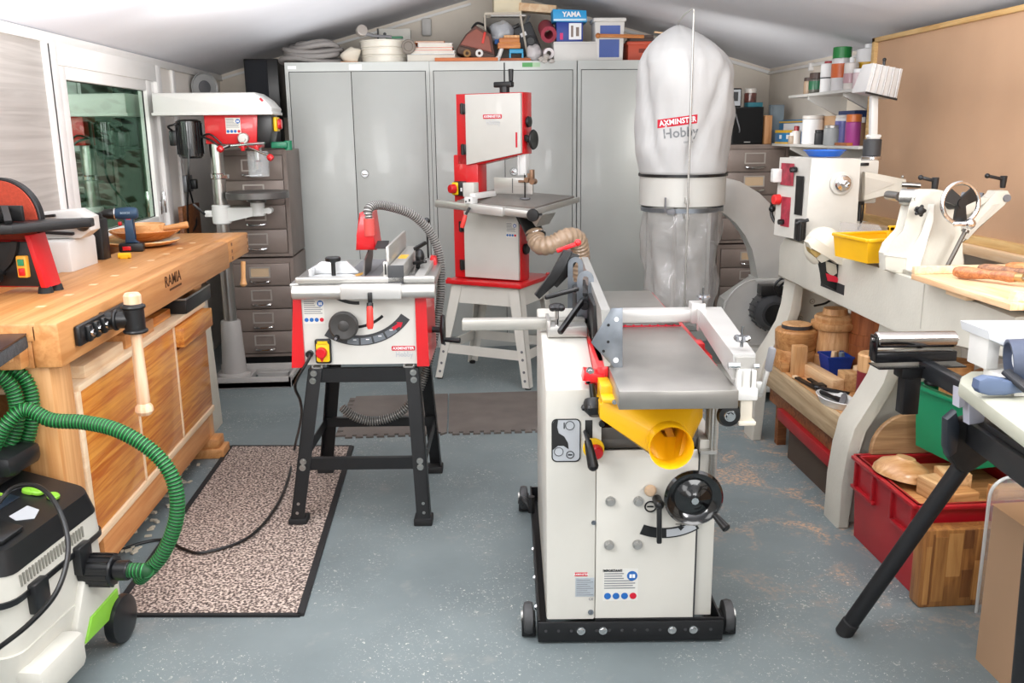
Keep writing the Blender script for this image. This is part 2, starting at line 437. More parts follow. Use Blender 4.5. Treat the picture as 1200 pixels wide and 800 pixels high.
# window: white frame, sash, glass, handle
w = bpy.data.objects.new('window_1', None); COL.objects.link(w); w.location = (XL, 0, 0); struct(w)
g = G()
def ringrect(g, y0, y1, z0, z1, t, x0, x1, tt=None):
    tt = tt or t; g.box(x0, x1, y0, y0+t, z0, z1, .003); g.box(x0, x1, y1-t, y1, z0, z1, .003); g.box(x0, x1, y0+t, y1-t, z1-tt, z1, .003); g.box(x0, x1, y0+t, y1-t, z0, z0+t, .003)
ringrect(g, WY0-.09, WY1, WZ0-.07, WZ1+.05, .09, -.05, .022)
g.build('window_frame', pvc, w)
g = G(); ringrect(g, WY0, 5.27, WZ0+.0, WZ1-.02, .085, -.06, .012, .075); g.box(-.06, .002, 5.27, WY1, WZ0, WZ1, .004); sash = g.build('sash', pvc, w)
g = G(); g.box(-.02, .014, 5.225, 5.255, .99, 1.07, .006); g.bar((.03, 5.24, 1.0), (.03, 5.24, 1.12), .018, .012, bev=.004); g.build('handle', chrome, sash)
g = G(); ringrect(g, WY0+.08, 5.19, WZ0+.08, WZ1-.09, .008, -.016, -.008); g.build('gasket', rubber, sash)
m_, nt, b, L = newmat('window_glass'); N = nt.nodes
gl = N.new('ShaderNodeBsdfGlossy'); gl.inputs['Roughness'].default_value = .015; gl.inputs['Color'].default_value = (.75, .9, .8, 1)
tr = N.new('ShaderNodeBsdfTransparent'); tr.inputs['Color'].default_value = (.55, .72, .6, 1)
mx = N.new('ShaderNodeMixShader'); mx.inputs[0].default_value = .6; L.new(tr.outputs[0], mx.inputs[1]); L.new(gl.outputs[0], mx.inputs[2])
L.new(mx.outputs[0], N['Material Output'].inputs['Surface'])
g = G(); g.box(-.016, -.012, WY0+.083, 5.187, WZ0+.083, WZ1-.093); g.build('glass', m_, w)
# shrub and fence outside the window
leaf = mat('leaf_green', '#3f8a35', .5, var=.25, vs=9)
t = thing('garden_shrub', 'dark green leafy shrub seen outside behind the window glass', 'shrub', (-2.45, 5.2, 0))
g = G()
for i in range(900):
    c = Vector((max(-.3, min(.5, R.gauss(0, .22))), R.gauss(0, .75), R.uniform(.35, 2.1))); n_ = Vector((R.uniform(-1, 1), R.uniform(-1, 1), R.uniform(-1, 1))).normalized()
    u = n_.cross(Vector((.3, .2, 1))).normalized(); v_ = n_.cross(u); s_ = R.uniform(.04, .09)
    g._f([g._v(c-u*s_), g._v(c+v_*s_*.4), g._v(c+u*s_), g._v(c-v_*s_*.4)])
g.build('foliage', leaf, t)
g = G()
for i in range(9): x = R.gauss(0, .1); y = R.gauss(0, .5); g.cyl((x, y, 0), (x+R.gauss(0, .1), y+R.gauss(0, .15), 1.7), .012, .005, 8)
g.build('stem', mat('bark', '#4c3a2a', .9), t)
g = G()
for i in range(26): g.box(-3.14, -3.1, 2.5+i*.17, 2.66+i*.17, 0, 2.3, .004)
tag(g.build('garden_fence', mat('fence_dark_green', '#26362a', .8, var=.2)), 'dark boarded fence outside beyond the shrub and window', 'fence')
g = G(); g.box(-3.4, XL-.1, 1, 8, -.08, -.01); tag(g.build('lawn', mat('lawn_green', '#3b5a2c', .9, var=.3, vs=30)), 'strip of green lawn outside beyond the window wall', 'lawn')

# large hardboard panel fixed to the right wall in a timber frame
t = thing('hardboard_panel', 'large tan hardboard sheet in a pine frame fixed to the right wall', 'board', (2.14, 0, 0))
hb = mat('hardboard', '#c19c7c', .75, var=.06, vs=2, bump=.08, bs=160)
by0, by1, bz0, bz1 = 1.8, 4.63, .985, 1.862
g = G(); g.box(0, .012, by0, by1, bz0, bz1); g.build('sheet', hb, t)
fr = wood('frame_pine', '#b98f55', '#d9b67c', 'y', 1.5, .5)
g = G(); g.box(-.02, .2, by1, by1+.03, bz0-.01, bz1, .002); g.build('side_rail', fr, t)
g = G(); g.box(-.02, .03, by0, by1+.03, bz1-.022, bz1+.0, .002); g.build('top_rail', fr, t)
g = G(); g.box(-.03, .03, by0, by1+.03, bz0-.035, bz0, .003); g.build('bottom_rail', fr, t)
g = G(); g.box(-.06, .03, by0, by1-.1, bz0-.075, bz0-.035, .003); g.build('batten', wood('batten_pale', '#d9b78e', '#e8cfae', 'y', 1.5, .6), t)

# ================================================================ LIGHT
wd = bpy.data.worlds.new('world'); scn.world = wd; wd.use_nodes = True
bg = wd.node_tree.nodes['Background']; bg.inputs['Color'].default_value = (.95, .97, 1, 1); bg.inputs['Strength'].default_value = .7
def area(name, loc, target, sx, sy, power, col=(1, 1, 1)):
    l = bpy.data.lights.new(name, 'AREA'); l.shape = 'RECTANGLE'; l.size = sx; l.size_y = sy; l.energy = power; l.color = col
    o = bpy.data.objects.new(name, l); COL.objects.link(o); o.location = loc
    o.rotation_euler = (Vector(target)-Vector(loc)).to_track_quat('-Z', 'Y').to_euler(); return o
area('softbox_right', (1.3, -2.0, 1.75), (.2, 4.6, .8), 1.8, 1.2, 50, (1, .995, .985))
area('softbox_left', (-1.5, -2.0, 1.6), (.4, 4.8, .9), 1.6, 1.2, 22, (1, .995, .99))
area('fill_left', (-1.25, 1.2, 1.72), (2.1, 5.2, 1.5), .9, .5, 24, (1, .995, .99))  # added fill lamp, lifts the right wall and shelves
area('fill_right', (1.8, 1.3, 1.75), (-1.6, 5.3, 1.5), .9, .5, 27, (1, .995, .99))  # added fill lamp aimed at the left wall
area('ceiling_bounce', (.1, 2.3, 1.56), (.1, 2.3, 3), 3.0, 3.2, 105, (.98, .99, 1))  # added panel facing up, stands in for light bounced onto the ceiling
area('ridge_fill', (.33, 3.0, 2.25), (.33, 3.2, 0), .9, 3.0, 8, (1, 1, 1))  # unseen overhead lamp added to lift the middle of the room
area('rear_ceiling_fill', (-.25, 4.6, 1.80), (-.25, 4.6, 3), 1.6, 2.8, 10, (.98, .99, 1))  # unseen upward lamp added to brighten the rear ceiling
area('corner_fill_left', (-.85, 4.2, 1.72), (-1.62, 5.9, 1.25), .4, .4, 5, (1, .98, .95))  # made-up fill for the dark wall by the drill press
area('corner_fill', (1.5, 5.3, 1.5), (2.2, 6.7, 1.25), .4, .4, 5, (1, .98, .95))  # made-up fill for the dark rear right corner
scn.view_settings.view_transform = 'Standard'; scn.view_settings.look = 'None'; scn.view_settings.exposure = -0.08
def WG(t): g = G(); g.M = Matrix.Translation(-t.location); return g
# ================================================================ WORKBENCH
BZ = .93
bx1 = PZ(67, 379, BZ).x; by_a = PZ(67, 379, BZ).y; by_b = PZ(290, 272, BZ).y; bx0 = XL+.03
t = thing('workbench', 'long beech workbench with honey pine cupboard front along the left wall', 'workbench', (-1.4, 3.3, 0))
g = WG(t); g.box(bx0+.16, bx1-.06, by_a+.0, by_b, BZ-.05, BZ, .004); g.build('tabletop', beech, t)
g = WG(t); g.box(bx1-.075, bx1, by_a, by_b-.42, BZ-.125, BZ+.0005, .008); g.box(bx1-.075, bx1, by_b-.42, by_b, BZ-.105, BZ+.001, .008)
g.use(beech)
g.use(darkwood)
for k in range(3):
    g.box(bx1-.01, bx1+.0008, by_b-.37, by_b-.345, BZ-.028-.033*k, BZ-.012-.033*k)
    g.box(bx1-.01, bx1+.0008, by_b-.03, by_b-.012, BZ-.028-.033*k, BZ-.012-.033*k)
g.build('front_apron', None, t)
g = WG(t)
for k in range(9): yy = by_a+.25+k*.2; g.box(bx1-.17, bx1-.145, yy, yy+.028, BZ-.002, BZ+.0006)
g.build('bench_dog_hole', mat('dog_hole', '#eac79a', .6), t)
g = WG(t); g.box(bx0, bx0+.03, by_a, by_b-.3, BZ-.09, BZ+.035, .004); g.build('tray_rail', beech, t)
g = WG(t); g.box(bx0+.03, bx0+.17, by_a, by_b-.3, BZ-.07, BZ-.055); g.build('tool_tray', beech, t)
# near end: end board with drawer and pull
g = WG(t); g.box(bx0, bx1-.075, by_a+.002, by_a+.03, BZ-.125, BZ-.05, .003); g.build('end_board', beech, t)
d = WG(t); d.box(bx1-.42, bx1-.085, by_a-.05, by_a-.001, BZ-.115, BZ-.05, .004); d = d.build('drawer', beech, t)
g = WG(t); g.box(bx1-.3, bx1-.1, by_a-.075, by_a-.05, BZ-.09, BZ-.07, .006); g.build('pull', beechx, d)
# base: legs, rails, feet, panels
PXF = -1.13; yn, yf = 2.615, 4.02
def leg(x0, x1, y0, y1): g = WG(t); g.box(x0, x1, y0, y1, .06, BZ-.055, .005); g.build('leg', beechx, t)
leg(PXF-.09, PXF-.0, yn-.14, yn-.005); leg(PXF-.09, PXF-.006, yf-.085, yf); leg(bx0+.05, bx0+.14, yn, yn+.085); leg(bx0+.05, bx0+.14, yf-.085, yf)
for y in (yn-.12, yf-.09):
    g = WG(t); xe = PXF+(.055 if y > 3 else .012); g.box(bx0+.03, xe, y-.015, y+.1, 0, .045, .006); g.box(bx0+.05, xe-.02, y-.005, y+.09, .045, .09, .006); g.build('foot', beech, t)
g = WG(t); g.box(PXF-.05, PXF-.004, yn+.08, yf-.08, .09, .215, .004); g.build('bottom_rail', wood('rail_beech', '#c9834a', '#dc9f66', 'y', 1., .45, 7), t)
edge = wood('edge_lipping', '#e6c6a0', '#f1d9b8', 'y', 1.2, .5)
cb = WG(t); cb.box(bx0+.05, PXF-.03, yn+.45, yf-.06, .2, .695); cb = cb.build('cupboard', beech, t)
g = WG(t); g.box(bx0+.05, PXF+.004, yn+.02, yf, .685, .705, .002); g.box(PXF-.02, PXF+.004, yn+.0, yf, .2, .225, .002); g.box(PXF-.02, PXF+.004, yn-.0, yn+.03, .22, .69, .002)
g.build('lipping', edge, cb)
Y1 = 3.10; Y2 = 3.56
pin2 = wood('panel_pine', '#b8621c', '#e09a42', 'y', 1.3, .42, 8, coat=.35)
for a_, b_, zt in ((yn+.035, Y1-.006, .683), (Y1+.006, Y2-.006, .683), (Y2+.006, yf-.012, .585)):
    g = WG(t); g.box(PXF-.02, PXF-.001, a_, b_, .228, zt, .002); g.build('door_panel', pin2, t)
for y in (Y1, Y2):
    g = WG(t); g.box(PXF-.02, PXF+.003, y-.006, y+.006, .225, .685); g.build('divider', edge, cb)
g = WG(t); g.box(PXF-.2, PXF+.035, Y2+.01, yf-.02, .60, .678, .003); g.build('pull_out_drawer', pin2, t)
# front vice
v = bpy.data.objects.new('front_vice', None)
vb = WG(t)
p1 = PX(92, 394, bx1+.012); p2 = PX(140, 374, bx1+.012)
vb.use(black)
vb.box(bx1-.0, bx1+.02, p1.y-.005, p2.y+.06, p1.z-.03, p1.z+.03, .008)
for k in range(5): vb.box(bx1+.018, bx1+.034, p1.y+.03+k*.055, p1.y+.055+k*.055, p1.z-.024, p1.z+.024, .005)
hy = p1.y+.20; hz = p1.z+.005; hx = bx1+.10
vb.cyl((bx1, hy, hz), (hx, hy, hz), .026, n=18); vb.ring((bx1+.045, hy, hz), (1, 0, 0), .026, .007, 20, 8)
vb.use(chrome)
for k in range(5): vb.cyl((bx1+.034, p1.y+.043+k*.055, p1.z), (bx1+.04, p1.y+.043+k*.055, p1.z), .011, n=12)
vb = vb.build('front_vice', None, t)
g = WG(t); g.cyl((hx, hy, hz-.042), (hx, hy, hz+.05), .03, n=20, bev=.004); g.ring((hx, hy, hz+.04), (0, 0, 1), .03, .006, 20, 8); g.ring((hx, hy, hz-.035), (0, 0, 1), .031, .006, 20, 8)
g.build('vice_hub', black, vb)
g = WG(t); g.lathe([(0, .085), (.02, .083), (.026, .075), (.026, .05), (.017, .045), (.016, -.10), (.019, -.2), (.02, -.26), (.018, -.265), (.026, -.275), (.028, -.29), (.02, -.302), (0, -.304)], (hx, hy, hz), (0, 0, 1), 20)
g.build('vice_handle', wood('handle_beech', '#dfb28a', '#efcfb0', 'z', 1.5, .45), vb)
g = WG(t); hh = PX(285, 306, bx1+.02); g.lathe([(.012, 0), (.011, -.08), (.014, -.1), (.018, -.115), (.01, -.125), (0, -.126)], hh, (.04, .12, 1), 14); g.build('tail_vice_handle', beechx, t)
# branded mark burnt into the apron
lg = PX(203, 328, bx1+.0012)
mk = mat('burnt_mark', '#5b3517', .8)
tt = text('maker_mark', 'RAMIA', .058, mk, t, (bx1+.001+1.4, lg.y-3.3, lg.z+.004), (PI/2, 0, PI/2), bold=.0006, sx=1.15)
g = WG(t); g.box(bx1, bx1+.001, lg.y-.05, lg.y+.1, lg.z-.034, lg.z-.026); g.build('mark_underline', mk, t)

# things on the shelf of the bench: black plane box, boards
pb = thing('plane_case', 'long black metal case with a silver top on the shelf under the bench top', 'case', (-1.2, 3.9, .706))
g = WG(pb); g.box(-1.28, -1.12, 3.72, 4.1, .706, .762, .004); g.build('case_body', black, pb)
g = WG(pb); g.box(-1.282, -1.118, 3.718, 4.102, .762, .772, .003); g.build('lid', steel, pb)
sb = [(-1.36, -1.14, 2.72, 3.05, .04, palewood, 'short pale board lying on the bench shelf nearest the vice'), (-1.33, -1.15, 3.1, 3.4, .05, beech, 'beech board lying mid shelf under the bench top'), (-1.30, -1.17, 3.42, 3.67, .035, pin2, 'thin honey coloured offcut on the shelf beside the black case')]
for a_, b_, c_, d_, h_, mm, lb in sb:
    q = Vector(((a_+b_)/2, (c_+d_)/2, .7055)); g = G(); g.M = Matrix.Translation(-q)
    g.box(a_, b_, c_, d_, .7055, .7055+h_, .003); tag(g.build('offcut', mm, loc=q), lb, 'wood')
# dark padded slab at the bench end (front left)
t = thing('padded_slab', 'dark padded slab with grey felt edge at the near end of the bench', 'pad', (-1.3, 2.33, .0))
g = WG(t); q = [PZ(0, 383, .9), PZ(38, 384, .9), PZ(38, 388, .9), PZ(-2, 414, .9), PZ(-60, 414, .9), PZ(-60, 383, .9)]
g.prism([(p.x, p.y) for p in q], .90, .905, 'xy'); g.build('top_cover', mat('maroon_black', '#2b1b1f', .35), t)
g = WG(t); g.prism([(p.x, p.y) for p in q], .862, .8998, 'xy', .006); g.build('padded_edge', mat('felt_grey', '#4c4c4e', .95, var=.2, vs=80, bump=.4, bs=200), t)
g = WG(t); g.box(-1.50, -1.44, 2.3, 2.36, 0, .862, .004); g.build('support_post', beechx, t)

# ---------------------------------------------------------------- disc sander
t = thing('disc_sander', 'red and black disc sander with big red abrasive disc on the bench', 'sander', (-1.435, 3.0, BZ), math.radians(-8))
S = G
g = S(); g.prism([(-.2, .02), (.08, .02), (.108, .02), (.070, .17), (-.2, .17)], -.02, .05, 'xz', .004); g.build('housing', red, t)
g = S(); g.prism([(-.2, .028), (.105, .024), (.075, .168), (-.2, .168)], -.034, -.018, 'xz', .003); g.build('side_panel', black, t)
g = S(); g.prism([(.1, .02), (.118, .02), (.085, .19), (.067, .19)], -.037, .052, 'xz', .003); g.build('side_flange', red, t)
for x, y in ((.1, -.012), (.1, .045), (-.17, -.012), (-.17, .045)):
    g = S(); g.lathe([(0, 0), (.024, 0), (.02, .02), (.012, .03), (0, .03)], (x, y, -.001), n=18); g.build('rubber_foot', rubber, t)
dsk = S(); dsk.cyl((-.045, .03, .235), (-.045, .06, .235), .132, n=48, bev=.004); dsk = dsk.build('disc_guard', bmetal, t)
g = S(); g.cyl((-.045, .022, .235), (-.045, .029, .235), .124, n=48); g.build('abrasive_disc', mat('abrasive_red', '#b8442c', .85, var=.1, vs=90, bump=.3, bs=300), t)
tb = S(); tb.M = Matrix.Translation((-.0, -.09, .205)) @ Matrix.Rotation(math.radians(14), 4, 'Z')
tb.prism([(-.26, -.09), (.09, -.09), (.27, .08), (.27, .12), (-.26, .12)], 0, .028, 'xy', .004)
for k in range(18): tb.box(-.25+k*.0175, -.245+k*.0175, -.085, .04, .028, .030)
tbo = tb.build('tilting_table', bmetal, t)
g = S(); g.M = Matrix.Translation((0, -.09, .205)); g.cyl((-.03, .0, .03), (-.03, 0, .04), .07, n=24, bev=.003); g.cyl((-.05, .01, .04), (-.05, .01, .075), .028, n=20, bev=.004); g.bar((-.12, .055, .055), (.09, .03, .055), .012, .05, bev=.004); g.bar((.03, .03, .075), (.09, -.05, .035), .02, .012); g.build('mitre_gauge', black, t)
g = S(); g.M = Matrix.Translation((-.13, -.13, .234)); g.box(0, .05, 0, .025, 0, .008, .002); g.build('scale_pointer', alu, t)
g = S(); g.prism(circ(-.09, .19, .14, 16, -PI/2-.2, -.15)+circ(-.09, .19, .12, 16, -PI/2-.2, -.15)[::-1], -.05, -.035); g.build('trunnion_arc', black, t)
g = S(); g.cyl((-.12, -.06, .1), (-.06, -.06, .085), .014); g.cyl((-.02, -.02, .07), (-.02, -.08, .07), .01); g.bar((-.14, -.08, .14), (-.08, -.08, .1), .02, .015, bev=.004); g.cyl((-.14, -.08, .055), (.0, -.08, .06), .01, .013); g.build('lock_lever', black, t)
g = S(); g.bar((-.1, -.05, .15), (-.07, -.052, .105), .018, .004); g.box(-.14, -.06, -.035, -.03, .15, .165); g.build('bracket', alu, t)
sw = S(); sw.box(.036, .07, -.05, -.03, .055, .125, .004); sw = sw.build('switch_plate', mat('switch_amber', '#efa93a', .4), t)
g = S(); g.box(.044, .064, -.056, -.05, .062, .086, .002); g.build('stop_button', red, sw)
g = S(); g.box(.044, .064, -.056, -.05, .094, .115, .002); g.build('start_button', mat('button_green', '#2f8f63', .4), sw)
g = S(); g.box(.04, .072, -.032, -.0295, .155, .16); g.build('label', lwhite, t)
g = S(); g.prism([(-.25, -.01), (-.06, .0), (-.07, .09), (-.17, .12), (-.25, .12)], -.09, -.03, 'xz', .01); g.build('motor_cover', red, t)

# white bench tool behind the sander
t = thing('white_bench_machine', 'white bench machine with black clamp lever between disc sander and window', 'machine', (-1.50, 3.5, BZ-.053))
g = WG(t); g.M = Matrix.Identity(4)
g.box(-.08, .10, -.12, .25, .0, .015, .003); g.box(-.06, .06, -.06, .2, .015, .17, .015); g.build('base_casting', white, t)
g = G(); g.prism([(-.10, .2), (-.1, .25), (-.07, .27), (.07, .28), (.12, .25), (.12, .2), (.08, .17), (-.06, .17)], .0, .1, 'xz', .01); g.build('head_casting', white, t)
g = G(); g.cyl((.0, -.02, .235), (.12, -.02, .225), .012, .009, 12); g.ball((.1, -.02, .225), .026, 1, 1, 1); g.bar((-.08, -.01, .20), (.06, -.01, .19), .02, .012, bev=.003); g.bar((-.07, -.01, .255), (.0, -.01, .26), .012, .01); g.build('clamp_lever', black, t)
g = G(); g.box(-.01, .055, .27, .35, .0, .22, .008); g.box(-.02, .065, .24, .38, -.0, .012, .004); g.cyl((.02, .31, .22), (.02, .31, .24), .03, .026, 16); g.build('motor_block', black, t)

# cordless drill lying on its battery
P0 = PX(135, 292, -1.42)
t = thing('cordless_drill', 'navy blue cordless drill with black chuck standing on the bench by the bowls', 'drill', (-1.475, 4.03, BZ), math.radians(8)); t.scale = (.85, .85, .85)
navy = mat('navy_plastic', '#1d3f5c', .4)
g = G(); g.lathe([(0, -.0), (.026, .0), (.031, .02), (.033, .06), (.03, .095), (.022, .105), (0, .107)], (-.0, 0, .195), (1, 0, 0), 20)
g.prism([(.035, .17), (.085, .17), (.075, .06), (.1, .045), (.03, .045), (.045, .1)], -.018, .018, 'xz', .008); g.build('body', navy, t)
g = G(); g.lathe([(.008, -.085), (.014, -.07), (.024, -.055), (.026, -.03), (.026, -.01), (.02, 0)], (0, 0, .195), (1, 0, 0), 20); g.build('chuck', black, t)
g = G(); g.lathe([(.0, -.1), (.006, -.1), (.008, -.085), (.0, -.085)], (0, 0, .195), (1, 0, 0), 12); g.ring((-.004, 0, .195), (1, 0, 0), .027, .004); g.build('chuck_ring', chrome, t)
g = G(); g.box(.005, .025, -.01, .01, .135, .155, .005); g.box(.05, .07, -.0192, -.018, .165, .175); g.build('trigger', red, t)
g = G(); g.box(.0, .12, -.03, .03, .0, .045, .008); g.build('battery', black, t)
g = G(); g.box(.02, .06, -.0315, -.03, .01, .03, .0005); g.build('battery_badge', red, t)
tx = text('lettering', 'BOSCH', .014, mat('faint_print', '#9fb6c6', .6), t, (.05, -.0335, .2), bold=.0003)
# small yellow and red bits
o = G(); o.cyl((0, 0, .0), (.05, 0, .0), .012, .012, 12, .002); o.box(.01, .04, -.012, .012, -.012, .0, .002)
o = o.build('tape_measure', yellow, loc=(-1.40, 3.80, BZ+.012)); tag(o, 'small yellow and black tool lying between the drill and the bowls', 'tool')
# bowls and plates on the bench
wc = PZ(167, 287, BZ)
cx, cy = wc.x+.01, wc.y-.03
def bowl(name, label, prof, z, mm, grp=None, dx=0, dy=0, parts=None):
    g = G(); g.lathe(prof, n=40); o = g.build(name, mm, loc=(cx+dx, cy+dy, z)); return tag(o, label, 'bowl' if 'bowl' in name else 'plate', grp)
lacq = wood('lacquered_wood', '#b5682b', '#d38a45', 'x', 3, .25, 4, coat=.6)
lacq2 = wood('pale_lacquer', '#d79a55', '#e6b374', 'x', 3, .3, 4, coat=.5)
bowl('wooden_plate', 'wide shallow turned wooden plate at the bottom of the stack on the bench', [(0, 0), (.1, 0), (.15, .012), (.168, .024), (.165, .028), (.14, .02), (.1, .012), (0, .012)], BZ+.001, lacq2)
bowl('wooden_plate', 'darker turned wooden dish in the middle of the stack on the bench', [(0, 0), (.07, 0), (.12, .02), (.158, .05), (.155, .053), (.12, .032), (.07, .012), (0, .012)], BZ+.0225, lacq, dx=.02)
t = thing('wooden_bowl', 'pale turned wooden bowl with a long handle on top of the plate stack', 'bowl', (cx+.02, cy, BZ+.037))
g = G(); g.lathe([(0, 0), (.07, 0), (.082, .01), (.088, .062), (.083, .064), (.076, .02), (0, .014)], n=36); g.build('bowl', wood('pale_turned', '#d2995f', '#e4b47e', 'x', 3, .4), t)
g = G(); g.cyl((.08, .0, .04), (.19, .02, .055), .012, .016, 14, .003); g.build('handle', turned, t)

# leaning cream panel and brown board by the far end of the bench
o = G(); o.M = Matrix.Translation((-1.22, 4.22, 0)) @ Matrix.Rotation(math.radians(-2), 4, 'Y'); o.box(-.01, .01, .0, .22, .002, .70, .001)
o = o.build('cream_sheet', mat('cream_sheet', '#cfc8b8', .6, bump=.05)); tag(o, 'narrow cream sheet standing upright behind the far leg of the workbench', 'panel')
p = PZ(262, 440); o = G(); o.box(-.012, .012, -.18, .18, .002, 1.02, .002); o = o.build('brown_board', darkwood, loc=(-1.60, 5.55, 0)); tag(o, 'dark brown board standing on end against the left wall behind the drill press', 'board')

# wall socket with plugs and cables
t = thing('wall_socket', 'grey metal double socket box on the left wall beside the drill press', 'socket', PX(219, 215, XL+.02))
g = G(); g.box(-.02, .02, -.075, .06, -.05, .05, .004); g.build('box', mat('socket_grey', '#7d8083', .4, .5), t)
g = G(); g.box(.02, .055, -.0, .045, -.035, .025, .006); g.build('plug', black, t)
g = G(); g.box(-.012, .0, -.03, -.012, .05, .5); g.build('conduit', white, t)
# round grey disc on the wall
t = thing('round_steel_lid', 'round grey steel disc hanging on the left wall above the drill press', 'disc', PX(224, 97, XL+.0))
g = G(); g.lathe([(0, .0), (.11, .0), (.118, .02), (.112, .028), (.1, .015), (0, .02)], ax=(1, 0, 0), n=40); g.M = Matrix.Identity(4); g.build('disc', mat('lid_grey', '#a4a5a4', .35, .3), t); t.scale = (.82, .82, .82); t.rotation_euler = (0, 0, -.75); t.location = t.location+Vector((.075, 0, -.03))
g = G(); g.lathe([(0, .025), (.05, .022), (.055, .016)], ax=(1, 0, 0), n=30); g.build('centre', mat('dark_zinc', '#6f7174', .35, .5), t)

# ---------------------------------------------------------------- door mat and rubber mats
def flat(name, quad, z, mm, label, cat, border=None, bw=.02):
    g = G(); q = [PZ(*p) for p in quad]; g.prism([(p.x, p.y) for p in q], .0, z, 'xy', .002)
    t = thing(name, label, cat, (0, 0, 0.0)); g.build('carpet' if border else 'slab', mm, t)
    if border:
        c = sum((p for p in q), Vector())/4; g = G(); qq = [c+(p-c)*1.0 for p in q]
        for i in range(4): g.bar((qq[i].x, qq[i].y, z*.55), (qq[(i+1) % 4].x, qq[(i+1) % 4].y, z*.55), bw if i % 2 else bw*.6, z*1.15)
        g.build('rubber_edge', border, t)
    return t
m_, nt, b, L = newmat('speckled_carpet'); N = nt.nodes
tc = N.new('ShaderNodeTexCoord'); n = N.new('ShaderNodeTexNoise'); n.inputs['Scale'].default_value = 110; n.inputs['Detail'].default_value = 3; L.new(tc.outputs['Object'], n.inputs['Vector'])
rp = N.new('ShaderNodeValToRGB'); e = rp.color_ramp.elements; e[0].position = .42; e[0].color = lin('#4a3f3b'); e[1].position = .6; e[1].color = lin('#c9b8ab'); x = e.new(.5); x.color = lin('#8d7d74')
L.new(n.outputs['Fac'], rp.inputs[0]); L.new(rp.outputs[0], b.inputs['Base Color']); b.inputs['Roughness'].default_value = .95
bp = N.new('ShaderNodeBump'); bp.inputs['Strength'].default_value = .8; bp.inputs['Distance'].default_value = .004; L.new(n.outputs['Fac'], bp.inputs['Height']); L.new(bp.outputs[0], b.inputs['Normal'])
flat('floor_mat', [(131, 722), (352, 722), (412, 524), (271, 524)], .008, m_, 'speckled brown carpet mat with black rubber edges beside the workbench', 'mat', rubber, .022)
# interlocking rubber tiles with toothed edges
tile = mat('rubber_tile', '#6a625c', .85, var=.12, vs=5, bump=.2, bs=120)
x0, x1, y0, y1 = -.58, .95, 4.17, 4.83
def toothed(x0, x1, y0, y1, left, right):
    pts = []; n = 10; w = (x1-x0)/(2*n)
    for i in range(n): a_ = x0+2*w*i; pts += [(a_, y0), (a_+w*.9, y0), (a_+w*.75, y0-.03), (a_+w*2.15, y0-.03), (a_+w*2, y0)]
    pts = pts[:-2]+[(x1, y0)]
    n = 9; h = (y1-y0)/(2*n); pts += [(x1, y1)]
    if left:
        for i in range(n): a_ = y1-2*h*i; pts += [(x0, a_), (x0, a_-h*.9), (x0-.03, a_-h*.75), (x0-.03, a_-h*2.1)]
    else: pts += [(x0, y1)]
    return pts
for k in range(3):
    o = G(); xa = x0+.51*k; o.prism(toothed(xa+.004*(k > 0), xa+.506, y0, y1, k == 0, 0), .0, .009, 'xy')
    o = o.build('interlocking_tile', tile); tag(o, ['toothed grey brown rubber floor tile, leftmost of the row behind the table saw', 'grey brown rubber floor tile in the middle of the row', 'grey brown rubber floor tile half hidden behind the planer'][k], 'mat', 'interlocking rubber floor tiles')
# ================================================================ STEEL LOCKERS (three, side by side)
lockm = mat('locker_grey', '#bfc2be', .5, .1, var=.04, vs=2, coat=.15)
lockd = mat('locker_shadow_gap', '#2c2d2d', .8)
LY, LZ = 5.98, 1.863
lx = [PY(x, 72, LY).x for x in (333, 503, 677)]
LW = .905
def locker(x0, split, label, stickers=(), LW=.905):
    t = thing('steel_locker', label, 'cupboard', (x0, LY, 0), group='grey steel lockers along the back wall')
    g = G(); g.box(0, LW, .02, .46, .0, LZ, .002); g.box(0, .022, .0, .02, 0, LZ); g.box(LW-.022, LW, 0, .02, 0, LZ); g.box(.022, LW-.022, 0, .02, LZ-.055, LZ); g.box(.022, LW-.022, 0, .02, 0, .07)
    g.build('carcass', lockm, t)
    g = G(); g.box(.022, LW-.022, .016, .0195, .07, LZ-.055); g.build('door_gap', lockd, t)
    for a, b in ((.026, split-.002), (split+.002, LW-.026)):
        g = G(); g.box(a, b, .001, .017, .074, LZ-.059, .002); d = g.build('door', lockm, t)
        if a > .1:
            g = G(); g.cyl((a+.055, .001, 1.17), (a+.055, -.012, 1.17), .028, .025, 24, .003); g.box(a+.04, a+.07, -.024, -.012, 1.164, 1.176, .002); g.build('lock_handle', chrome, d)
    for (a, b, z0, z1, mm) in stickers:
        g = G(); g.box(a, b, -.001, 0, z0, z1); g.build('sticker', mm, t)
    return t
def X_(px, i): return PY(px, 80, LY).x-lx[i]
locker(lx[0], PY(417, 200, LY).x-lx[0], 'grey steel two-door locker on the left, behind the table saw', [(X_(337, 0), X_(347, 0), 1.822, 1.842, lwhite), (X_(409, 0), X_(424, 0), 1.815, 1.848, lwhite)])
locker(lx[1], PY(591, 120, LY).x-lx[1], 'grey steel two-door locker in the middle, behind the bandsaw', [(X_(612, 1), X_(624, 1), 1.825, 1.852, mat('sticker_green', '#4f9a54', .5)), (X_(624, 1), X_(633, 1), 1.825, 1.852, mat('sticker_pale_green', '#a5c6a0', .5))], LW=.94)
locker(lx[2], .47, 'grey steel two-door locker on the right, half hidden by the dust extractor bag')

